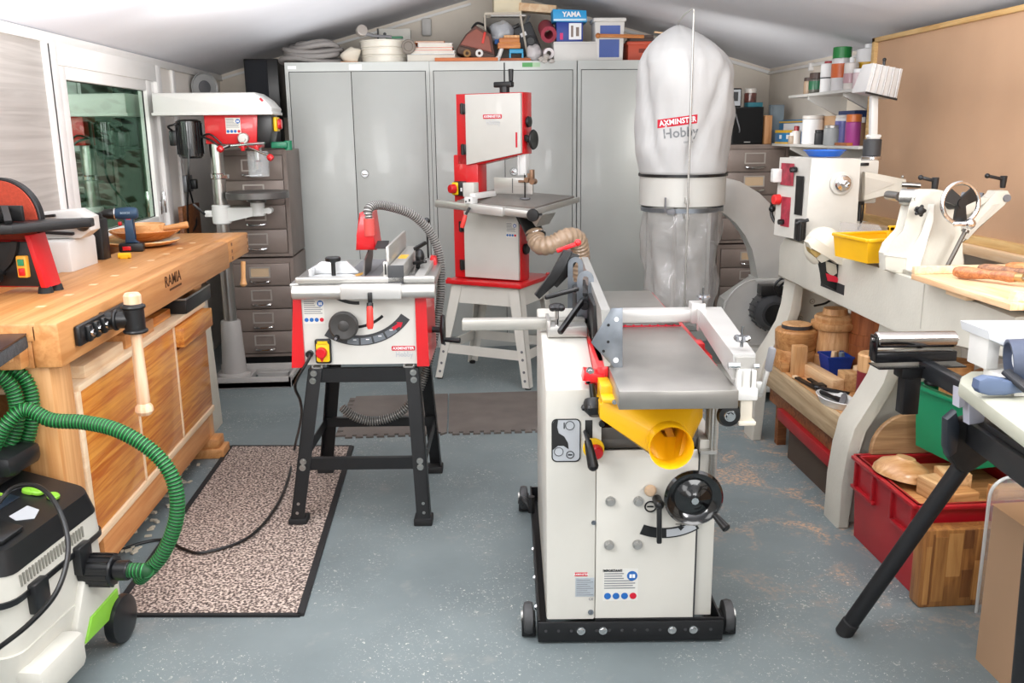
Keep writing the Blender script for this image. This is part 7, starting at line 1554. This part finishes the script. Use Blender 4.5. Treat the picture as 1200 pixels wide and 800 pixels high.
# cardboard behind, below the lathe near end
cbm = mat('cardboard', '#a8835f', .85, var=.04, vs=3)
t2 = thing('tall_carton', 'tall brown cardboard carton standing at the near end of the lathe shelf', 'box', (1.75, 3.26, .376)); g = G(); g.box(-.09, .09, -.13, .13, 0, .33, .003); g.build('carton', cbm, t2); g = G(); g.box(-.0912, -.09, -.03, .03, 0, .33); g.build('tape', mat('tape_tan', '#b9946a', .4), t2)

# ================================================================ CRATES
def crate(label, loc, w, d, h, mm, rz, slots=True):
    t = thing('plastic_crate', label, 'crate', loc, rz); g = G(); th = .006; fl = .012
    M0 = g.M; g.M = Matrix.Translation((w/2, d/2, 0)); taper_box(g, w-2*fl, d-2*fl, w, d, h, th); g.M = M0; body = g.build('shell', mm, t)
    g = G(); z0 = h-.05
    for a_, b_ in (((0, 0), (w, 0)), ((w, 0), (w, d)), ((w, d), (0, d)), ((0, d), (0, 0))):
        g.bar((a_[0], a_[1], h-.006), (b_[0], b_[1], h-.006), .03, .012, bev=.002)
    g.build('rim', mm, t)
    if slots:
        g = G()
        for k in range(4): yy = d*(.04+.3*k); g.box(-.008, .01, yy, yy+.012, h-.11, h-.01, .002)
        g.box(-.01, .008, .0, d*.32, h-.118, h-.106, .002); g.box(-.01, .008, d*.62, d, h-.118, h-.106, .002); g.box(0, w, -.008, .006, h-.075, h-.065, .002); g.build('grip_rib', mm, t)
    return t
redc = mat('crate_red', '#b01521', .4, var=.08, coat=.2); grc = mat('crate_green', '#0f8a5c', .4, var=.06, coat=.2)
crate('large red plastic crate on the floor beside the near lathe leg', (1.378, 2.475, .001), .43, .44, .30, redc, 0)
g = G(); g.box(1.40, 1.785, 2.51, 2.89, .10, .272, .004); tag(g.build('timber_baulk', turned), 'thick timber baulk filling the red crate beneath the blocks', 'block')
# wooden lid/bowl and blocks on the crate
t2 = thing('wooden_bowl', 'upturned turned wooden bowl with a flat knob on the red crate', 'bowl', (1.455, 2.74, .273)); g = G(); g.M = Matrix.Rotation(math.radians(10), 4, 'Y'); g.lathe([(0, .085), (.03, .083), (.034, .077), (.04, .074), (.075, .058), (.092, .035), (.094, .022), (.085, .018), (0, .018)], n=40); g.build('bowl', wood('bowl_wood', '#b98551', '#d8ab7a', 'x', 2, .35, coat=.3), t2)
BL = [('pale brown block beside the upturned bowl on the red crate', 1.50, 2.60, .273, .07, .09, .06, .2, blockwood), ('squared block stacked in the middle of the red crate', 1.57, 2.63, .273, .09, .08, .075, -.15, blockwood), ('smaller block in front of the squared block', 1.555, 2.55, .273, .085, .06, .04, .1, turned), ('long block at the right end of the red crate under the green crate', 1.70, 2.53, .273, .11, .06, .055, -.02, turned)]
for lb, x, y, z_, a_, b_, c_, r_, mm in BL: blk('wood_block', lb, 'block', x, y, z_, a_, b_, c_, r_, mm)
crate('green plastic crate holding round logs, resting on the red crate', (1.60, 2.61, .349), .32, .27, .22, grc, math.radians(10), False)
t2 = cylthing('log_blank', 'upright round log with pale end in the green crate', 'log', 1.66, 2.82, [(0, 0), (.05, 0), (.05, .3), (0, .3)], turned, z=.36)
t2 = cylthing('log_blank', 'cut log lying on its side with its round end showing above the green crate', 'log', 1.77, 2.76, [(0, -.09), (.065, -.09), (.068, .08), (.064, .09), (0, .09)], turned2, z=.575); t2.rotation_euler = (math.radians(80), 0, math.radians(-8)); 
t2 = cylthing('log_blank', 'short curved log slice leaning in the front of the green crate', 'log', 1.70, 2.70, [(0, -.05), (.05, -.05), (.053, .04), (.05, .05), (0, .05)], turned, z=.52); t2.rotation_euler = (math.radians(70), 0, math.radians(15))
t2 = cylthing('wooden_dish', 'dark brown rounded wooden dish behind the mitre saw bench', 'dish', 1.93, 2.55, [(0, 0), (.06, 0), (.1, .05), (.102, .06), (.09, .1), (.05, .13), (0, .135)], darkwood, z=.62)
g = G(); g.box(1.80, 2.06, 2.42, 2.7, .0, .62, .004); tag(g.build('brown_carton', cbm), 'brown cardboard carton under the dark wooden dish', 'box')
t2 = thing('wood_disc', 'large round wooden disc leaning between the lathe leg and the green crate', 'disc', (1.575, 2.93, .0)); g = G(); g.M = Matrix.Translation((.0, .0, .30)) @ Matrix.Rotation(math.radians(-6), 4, 'X'); g.cyl((0, -.014, 0), (0, .01, 0), .14, n=48, bev=.004); g.build('disc', wood('disc_wood', '#8f6b48', '#b48d64', 'x', 1.5, .5), t2)

# butcher block
t2 = thing('butcher_block', 'thick end grain chopping block of mixed brown woods in front of the red crate', 'board', (1.365, 2.40, .0))
g = G(); g.prism(rrect(0, .30, 0, .252, .012), 0, .055, 'xz', .004); g.build('board', wood('board_mid', '#7c4e29', '#a8743e', 'z', 2, .4), t2)
pal = [wood('strip_a', '#8a5a30', '#a97842', 'z', 2), wood('strip_b', '#673d20', '#855730', 'z', 2), wood('strip_c', '#a87540', '#c08e54', 'z', 2)]
for pn, mm, rects in (('pale_strip', pal[2], ((.012, .028, .01, .2), (.078, .122, .10, .24), (.165, .205, .02, .15))), ('dark_strip', pal[1], ((.030, .036, .01, .24), (.128, .16, .03, .12), (.125, .155, .19, .25), (.212, .25, .2, .25))), ('mid_strip', pal[0], ((.038, .075, .02, .23), (.21, .28, .01, .19)))):
    for (a_, b_, z0, z1) in rects:
        g = G(); g.box(a_, b_, {'p': -.0006, 'd': -.0012, 'm': -.0018}[pn[0]], .001, z0, z1); g.build(pn, mm, t2)
# clear lid
g = G(); al = PY(1155, 620, 2.36); w_ = .16; h_ = .30
t2 = thing('plastic_box_lid', 'clear plastic box lid with rounded corners standing behind the chopping block', 'lid', (al.x, 2.36, .0)); xx = .0
def arch(x0, x1, z0, z1, r): return [(x1, z0)]+circ(x1-r, z1-r, r, 8, 0, PI/2)+circ(x0+r, z1-r, r, 8, PI/2, PI)+[(x0, z0)]
g = G(); o_ = arch(0, .22, .0, .43, .06); g.prism(o_, 0, .003, 'xz'); g.build('lid_panel', glassy('lid_clear', '#c9cbc9', alpha=.22), t2)
g = G(); g.tube([(a_, .0, b_) for a_, b_ in o_[::-1]], .005, 8, caps=True); g.build('lid_rim', glassy('lid_rim_clear', '#d9dbd9', alpha=.6), t2)
# big carton at right
t2 = thing('cardboard_box', 'large brown cardboard box on the floor at the right edge', 'box', (1.39, 2.13, 0))
g = G(); g.prism([(0, 0), (.42, 0), (.42, .452), (.012, .452), (0, .45)], -1.1, 0, 'xz', .003); g.build('carton', mat('carton_front', '#a58466', .85, var=.04, vs=3), t2)
g = G(); g.prism([(-.0, .45), (.2, .455), (.2, .458), (-.004, .453)], -1.1, .002, 'xz'); g.build('flap', cbm, t2)
g = G(); g.box(-.0012, 0, -.25, -.17, 0, .11); g.box(-.0012, 0, -.36, -.24, .33, .452); g.build('tape', mat('tape_brown2', '#8f7054', .35, var=.03), t2)

# ================================================================ MITRE SAW STAND AND SAW
t = thing('saw_trestle', 'black tubular saw stand with a splayed round leg and extending roller support', 'stand', (1.083, 2.28, 0))
J = PY(1134, 536, 2.10); F0 = PZ(988, 742)
g = WG(t); g.cyl(Vector((F0.x+.004, F0.y, .006)), J, .0225, n=24); g.build('leg', mat('tube_black', '#17171a', .5, bump=.1, bs=150), t)
d = (J-F0).normalized(); g = WG(t); g.cyl(Vector((F0.x, F0.y, .0)), Vector((F0.x, F0.y, 0))+d*.05, .0245, n=24, bev=.003); g.build('rubber_tip', rubber, t)
g = WG(t); pxp(g, ((1122, 548), (1112, 535), (1113, 500), (1120, 488), (1150, 500), (1182, 510), (1160, 540), (1140, 553), (1130, 556)), 2.06, .035, .008); jb = g.build('leg_joint', mat('joint_black', '#221f1e', .55, var=.3, vs=30), t)
g = WG(t); pxp(g, ((1110, 492), (1122, 482), (1126, 500), (1122, 530), (1113, 537), (1109, 525)), 2.03, .03, .006); g.build('release_lever', mat('lever_slate', '#2a2f36', .35), t)
q = PY(1138, 511, 2.055); g = WG(t); bolt(g, q, (0, -1, 0), .008, .008, chrome); g.build('bolt', None, jb)
# main beam runs towards the camera and right
b0 = PY(1138, 500, 2.15); b1 = PY(1262, 585, 1.45)
g = WG(t); g.bar(b0, b1, .07, .06, bev=.008); g.bar(b0+Vector((0, 0, .035)), b1+Vector((0, 0, .035)), .04, .02, bev=.003); g.build('beam', mat('beam_black', '#1b1c1e', .4), t)
for (a_, b_) in (((1215, 640), (1225, 900)),):
    p = b0.lerp(b1, .9); g = WG(t); g.cyl(p, (p.x+.15, p.y-.35, .0), .0225, n=20); g.build('leg', mat('tube_black', '#17171a'), t)
    p = b0.lerp(b1, .75); g = WG(t); g.cyl(p, (p.x+.06, p.y+.05, .0), .0225, n=20); g.build('leg', mat('tube_black', '#17171a'), t)
# roller support head
RY = 2.28
r0, r1 = PY(1026, 398, RY), PY(1119, 397, RY)
hd = WG(t); hd.box(r0.x-.004, r1.x+.0, RY-.02, RY+.02, r0.z-.060, r0.z-.032, .003); hd.box(r0.x-.0, r1.x+.02, RY-.035, RY+.03, r0.z-.074, r0.z-.070); hd.box(r0.x-.006, r0.x-.001, RY-.02, RY+.02, r0.z-.05, r0.z+.012, .001); hd = hd.build('roller_frame', mat('frame_black_gloss', '#1a1a1c', .2, .3), t)
g = WG(t); g.cyl((r0.x+.0, RY, r0.z), (r1.x, RY, r1.z), .022, n=32, bev=.004); g.cyl((r0.x-.012, RY, r0.z), (r1.x+.008, RY, r1.z), .006, n=12); g.build('roller', mat('roller_steel', '#b3aeaa', .18, 1.), hd)
g = WG(t); pA, pB = PY(1058, 424, RY), PY(1075, 483, RY); g.box(pA.x, pA.x+.046, RY-.02, RY+.02, pB.z, r0.z-.075, .003); g.box(pA.x-.012, pA.x+.07, RY-.025, RY+.025, r0.z-.105, r0.z-.075, .004); g.build('support_post', bmetal, t)
g = WG(t); e0 = PY(1082, 430, RY); e1 = PY(1172, 478, 1.98); g.bar(e0, e1, .035, .045, bev=.005); g.build('extension_arm', mat('arm_black', '#222427', .35), t)
g = WG(t); q = PY(1093, 447, RY-.02); g.cyl(q, q+Vector((0, 0, .035)), .006, n=10); g.lathe([(0, 0), (.02, 0), (.023, .006), (.02, .012), (0, .014)], q+Vector((0, 0, -.008)), n=18); g.build('tightening_knob', black, t)
g = WG(t); pxp(g, ((1125, 455), (1133, 458), (1130, 476), (1124, 478)), 1.99, .03); pxp(g, ((1135, 460), (1156, 472), (1154, 495), (1136, 498)), 1.99, .03, .003); g.build('bench_bracket', mat('bracket_lilac', '#c9c9d6', .35, .3), t)
# mitre saw: bench slab, clamp, body parts
t = thing('mitre_saw', 'pale grey mitre saw with blue grey levers at the right edge of the view', 'saw', (1.25, 1.9, .80))
zs = .84; c0, c1 = PZ(1124, 446, zs), PZ(1137, 434, zs)
g = WG(t); q = [PZ(1124, 448, zs), PZ(1126, 440, zs), PZ(1137, 434, zs), PZ(1215, 434, zs), Vector((1.62, 1.95, zs)), Vector((1.48, 1.48, zs)), Vector((1.12, 1.50, zs)), PZ(1208, 511, zs)]
g.prism([(p.x, p.y) for p in q], zs-.035, zs, 'xy', .008); g.build('saw_base', mat('saw_base_green', '#b9b9a8', .5, var=.08, vs=8), t)
g = WG(t); q = [PZ(x, y, .87) for x, y in ((1153, 430), (1200, 419), (1260, 430), (1260, 450), (1190, 450))]; g.prism([(p.x, p.y) for p in q], zs+.001, .87, 'xy', .004); g.build('turntable', white, t)
g = WG(t); pxp(g, ((1146, 456), (1148, 446), (1158, 442), (1176, 444), (1196, 451), (1215, 450), (1215, 458), (1196, 460), (1180, 464), (1160, 464), (1149, 461)), 1.82, .03, .006); g.build('bevel_lever', mat('lever_blue_grey', '#5b6b88', .4), t)
g = WG(t); c = PY(1192, 423, 1.88); g.lathe([(.044, -.018), (.05, -.018), (.05, .018), (.044, .018)], c, (.9, -.3, .1), 30, closed=True); g.build('clamp_band', mat('band_slate', '#4a5266', .45), t)
g = WG(t); g.cyl(c+Vector((-.0, 0, 0)), c+Vector((.2, -.03, .02)), .03, n=24, bev=.003); g.cyl(c+Vector((.06, 0, 0)), c+Vector((.09, -.0, 0)), .036, n=24); g.build('motor_body', mat('saw_white', '#e2e4e6', .35), t)
g = WG(t); g.bar(PY(1178, 434, 1.85), PY(1206, 458, 1.8), .03, .012, bev=.004); g.build('strap', mat('strap_dark', '#24262c', .5), t)
g = WG(t); top = [PY(x, y, 1.95) for x, y in ((1152, 385), (1154, 396), (1198, 415), (1260, 425), (1260, 385))]; g.prism([(p.x, p.z) for p in top], 1.93, 2.05, 'xz', .004); g.build('sliding_fence', mat('saw_white', '#e2e4e6'), t)
g = WG(t); g.box(top[1].x+.01, top[1].x+.04, 1.95, 2.03, .8705, top[1].z, .003); g.build('fence_post', white, t)
g = WG(t); c2 = PY(1200, 404, 1.93); g.cyl(c2+Vector((-.02, -.012, -.006)), c2+Vector((-.02, 0, -.006)), .006, n=12); g.build('screw', mgrey, t)

# ================================================================ WORKSHOP VACUUM (front left)
VR = math.radians(82)
t = thing('workshop_vacuum', 'black and cream wheeled workshop vacuum with green buttons at the lower left', 'vacuum', (-1.205, 2.24, 0), VR)
cr = mat('vac_cream', '#d2cfc4', .4, var=.04); vb = mat('vac_black', '#1a1b1d', .32, var=.08); vg = mat('vac_green', '#86c43a', .4)
def rr3(g, x0, x1, y0, y1, z0, z1, r, sc0=1., sc1=1.):
    P_ = rrect(x0, x1, y0, y1, r, 5); cx_, cy_3 = (x0+x1)/2, (y0+y1)/2
    a_ = [((x-cx_)*sc0+cx_, (y-cy_3)*sc0+cy_3, z0) for x, y in P_]; b_ = [((x-cx_)*sc1+cx_, (y-cy_3)*sc1+cy_3, z1) for x, y in P_]; g.hexa(a_, b_); return g
# local x: along the front towards the far end, -y: front side with the port, z up
g = G(); rr3(g, -.235, .225, -.165, .165, .08, .21, .05, .95, 1.0); rr3(g, -.225, .22, -.16, .165, .21, .335, .05, 1.0, .98); g.box(-.22, -.02, -.215, -.14, .07, .17, .02); g.build('container', cr, t)
g = G(); rr3(g, -.23, .225, -.166, .168, .335, .35, .05); g.build('seal_band', vb, t)
lz = lambda y: .462+.085*(y+.165)/.33
P_ = rrect(-.225, .22, -.162, .165, .05, 5)
g = G(); g.hexa([(x, y, .35) for x, y in P_], [(x*.98, y*.97, lz(y)-.05+.01*(y > 0)) for x, y in P_]); hdv = g.build('motor_head', cr, t)
g = G(); g.hexa([(x*.985, y*.985, lz(y)-.055) for x, y in P_], [(x*.92, y*.9, lz(y*.9)) for x, y in P_]); lid = g.build('top_deck', vb, t)
g = G()
for k in range(22): xx = -.17+k*.013; g.box(xx, xx+.005, -.1635, -.157, .368, .398)
g.build('vent_slot', mat('slot_grey', '#8f8c82', .7), hdv)
g = G(); g.prism(rrect(-.12, .19, .03, .15, .03), .52, .575, 'xy', .012); g.box(.05, .2, -.02, .15, .55, .61, .02); g.box(-.10, .02, .05, .14, .57, .61, .015); g.build('rear_handle', vb, t)
sl = math.atan(.085/.33); M_ = Matrix.Translation((0, 0, lz(0)+.001)) @ Matrix.Rotation(sl, 4, 'X')
def deckpart(name, mm, fn): g = G(); g.M = M_; fn(g); return g.build(name, mm, t)
deckpart('display_panel', mat('panel_navy', '#1c2733', .3), lambda g: g.box(-.07, .06, -.03, .025, 0, .003, .001))
text('lettering', 'FESTOOL', .030, mat('text_green', '#9bd13e', .5), t, (-.005, .005, lz(0)+.0075), (sl, 0, 0), bold=.0008)
deckpart('green_panel', vg, lambda g: g.box(-.15, -.10, -.03, .015, 0, .006, .001))
deckpart('green_dial', vg, lambda g: (g.cyl((.105, -.05, 0), (.105, -.05, .012), .02, n=24, bev=.003), g.prism(rrect(.082, .128, -.05, -.015, .012), 0, .010, 'xy', .002)))
deckpart('green_button', vg, lambda g: g.cyl((.10, -.098, 0), (.10, -.098, .012), .016, n=24, bev=.003))
deckpart('white_sticker', lgrey, lambda g: g.prism([(-.05, -.09), (-.02, -.12), (.025, -.105), (.03, -.07), (-.04, -.065)], 0, .0015, 'xy'))
deckpart('socket_flap', vb, lambda g: g.prism(rrect(-.17, -.08, -.13, -.06, .006), 0, .012, 'xy', .003))
for x in (-.15, .05): g = G(); g.box(x, x+.06, -.182, -.155, .28, .36, .006); g.build('latch', vb, t)
g = G(); g.prism([(-.02, .09), (.20, .09), (.225, .13), (.225, .26), (.15, .30), (.06, .26), (.0, .16)], -.18, -.15, 'xz', .008); g.build('side_cover', cr, t)
g = G(); g.prism([(.02, .10), (.2, .10), (.2, .165), (.06, .155)], -.187, -.178, 'xz', .003); g.build('green_trim', vg, t)
PXV, PZV = .10, .275
g = G(); g.cyl((PXV, -.15, PZV), (PXV, -.245, PZV), .042, n=28, bev=.004); g.cyl((PXV, -.245, PZV), (PXV, -.285, PZV), .027, n=24, bev=.003)
for k in range(14): a = 2*PI*k/14; g.bar((PXV+.042*math.cos(a), -.18, PZV+.042*math.sin(a)), (PXV+.042*math.cos(a), -.24, PZV+.042*math.sin(a)), .005, .008)
g.build('hose_port', vb, t)
for y in (-.185, .12):
    g = G(); g.lathe([(0, -.02), (.05, -.02), (.068, -.014), (.07, 0), (.068, .014), (.05, .02), (0, .02)], (.2, y, .0705), (0, 1, 0), 30); g.build('rear_wheel', vb, t)
    g = G(); g.cyl((-.17, y*.8-.012, .034), (-.17, y*.8+.012, .034), .033, n=20, bev=.004); g.box(-.2, -.14, y*.8-.02, y*.8+.02, .05, .10, .006); g.build('castor', vb, t)
hz = mat('hose_green', '#2a9447', .35, coat=.3); hz2 = mat('hose_groove_shade', '#0f4a20', .5)  # second green paints the shade in the grooves so the ribs stand out
V0 = Vector((-1.205, 2.24, 0)); cV, sV = math.cos(VR), math.sin(VR)
def vw(x, y, z): return V0+Vector((x*cV-y*sV, x*sV+y*cV, z))
hp_ = [vw(PXV, -.275, PZV), vw(PXV, -.33, PZV)]
for x, y, Y in ((165, 676, 2.32), (190, 650, 2.31), (207, 605, 2.3), (203, 562, 2.3), (180, 530, 2.31), (140, 505, 2.33), (100, 495, 2.36), (60, 492, 2.37), (30, 480, 2.38), (5, 500, 2.36), (-20, 540, 2.35), (-55, 530, 2.35), (-50, 470, 2.37), (-15, 438, 2.40), (12, 452, 2.42), (20, 490, 2.42), (5, 530, 2.40), (-30, 560, 2.38), (-65, 540, 2.38), (-60, 470, 2.44), (-20, 425, 2.46), (25, 440, 2.46), (38, 475, 2.46), (30, 520, 2.45), (5, 570, 2.44)): hp_.append(PY(x, y, Y))
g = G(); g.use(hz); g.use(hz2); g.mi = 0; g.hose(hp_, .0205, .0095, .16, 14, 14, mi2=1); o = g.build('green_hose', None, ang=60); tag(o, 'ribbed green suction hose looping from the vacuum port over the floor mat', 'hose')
g = G(); g.tube([PY(-10, 600, 2.12), PY(15, 572, 2.16), PY(45, 570, 2.12), PY(68, 595, 2.04), PY(80, 640, 1.97), PY(68, 690, 1.90), PY(35, 730, 1.86), PY(-10, 765, 1.84)], .006, 8, smooth=8); tag(g.build('power_cable', black), 'black mains lead draped over the top and side of the vacuum', 'cable')
# fallen litter strip under the bench
g = G()
for k in range(60): x = R.uniform(-1.3, -1.15); y = R.uniform(2.9, 3.9); g.M = Matrix.Translation((x, y, .0)) @ Matrix.Rotation(R.uniform(0, 6), 4, 'Z'); g.box(-.012, .012, -.006, .006, .001, .004+R.uniform(0, .006))
tag(g.build('wood_shavings', mat('shaving', '#c9beaa', .9)), 'scatter of pale wood shavings on the floor under the bench', 'shavings', kind='stuff')
# separate repeated small fittings into individual parts
for o in list(scn.objects):
    b_ = o.name.split('.')[0]
    if o.type == 'MESH' and o.parent and b_ in ('bolt', 'bench_dog_hole', 'screw', 'rivet', 'trigger', 'grip_rib', 'plate_bolt', 'latch', 'red_knob', 'label_dials', 'door_knob', 'knob', 'depth_stop', 'red_lever', 'pin', 'tape', 'chuck_ring'):
        split_islands(o, .016 if b_ != 'grip_rib' else .001)
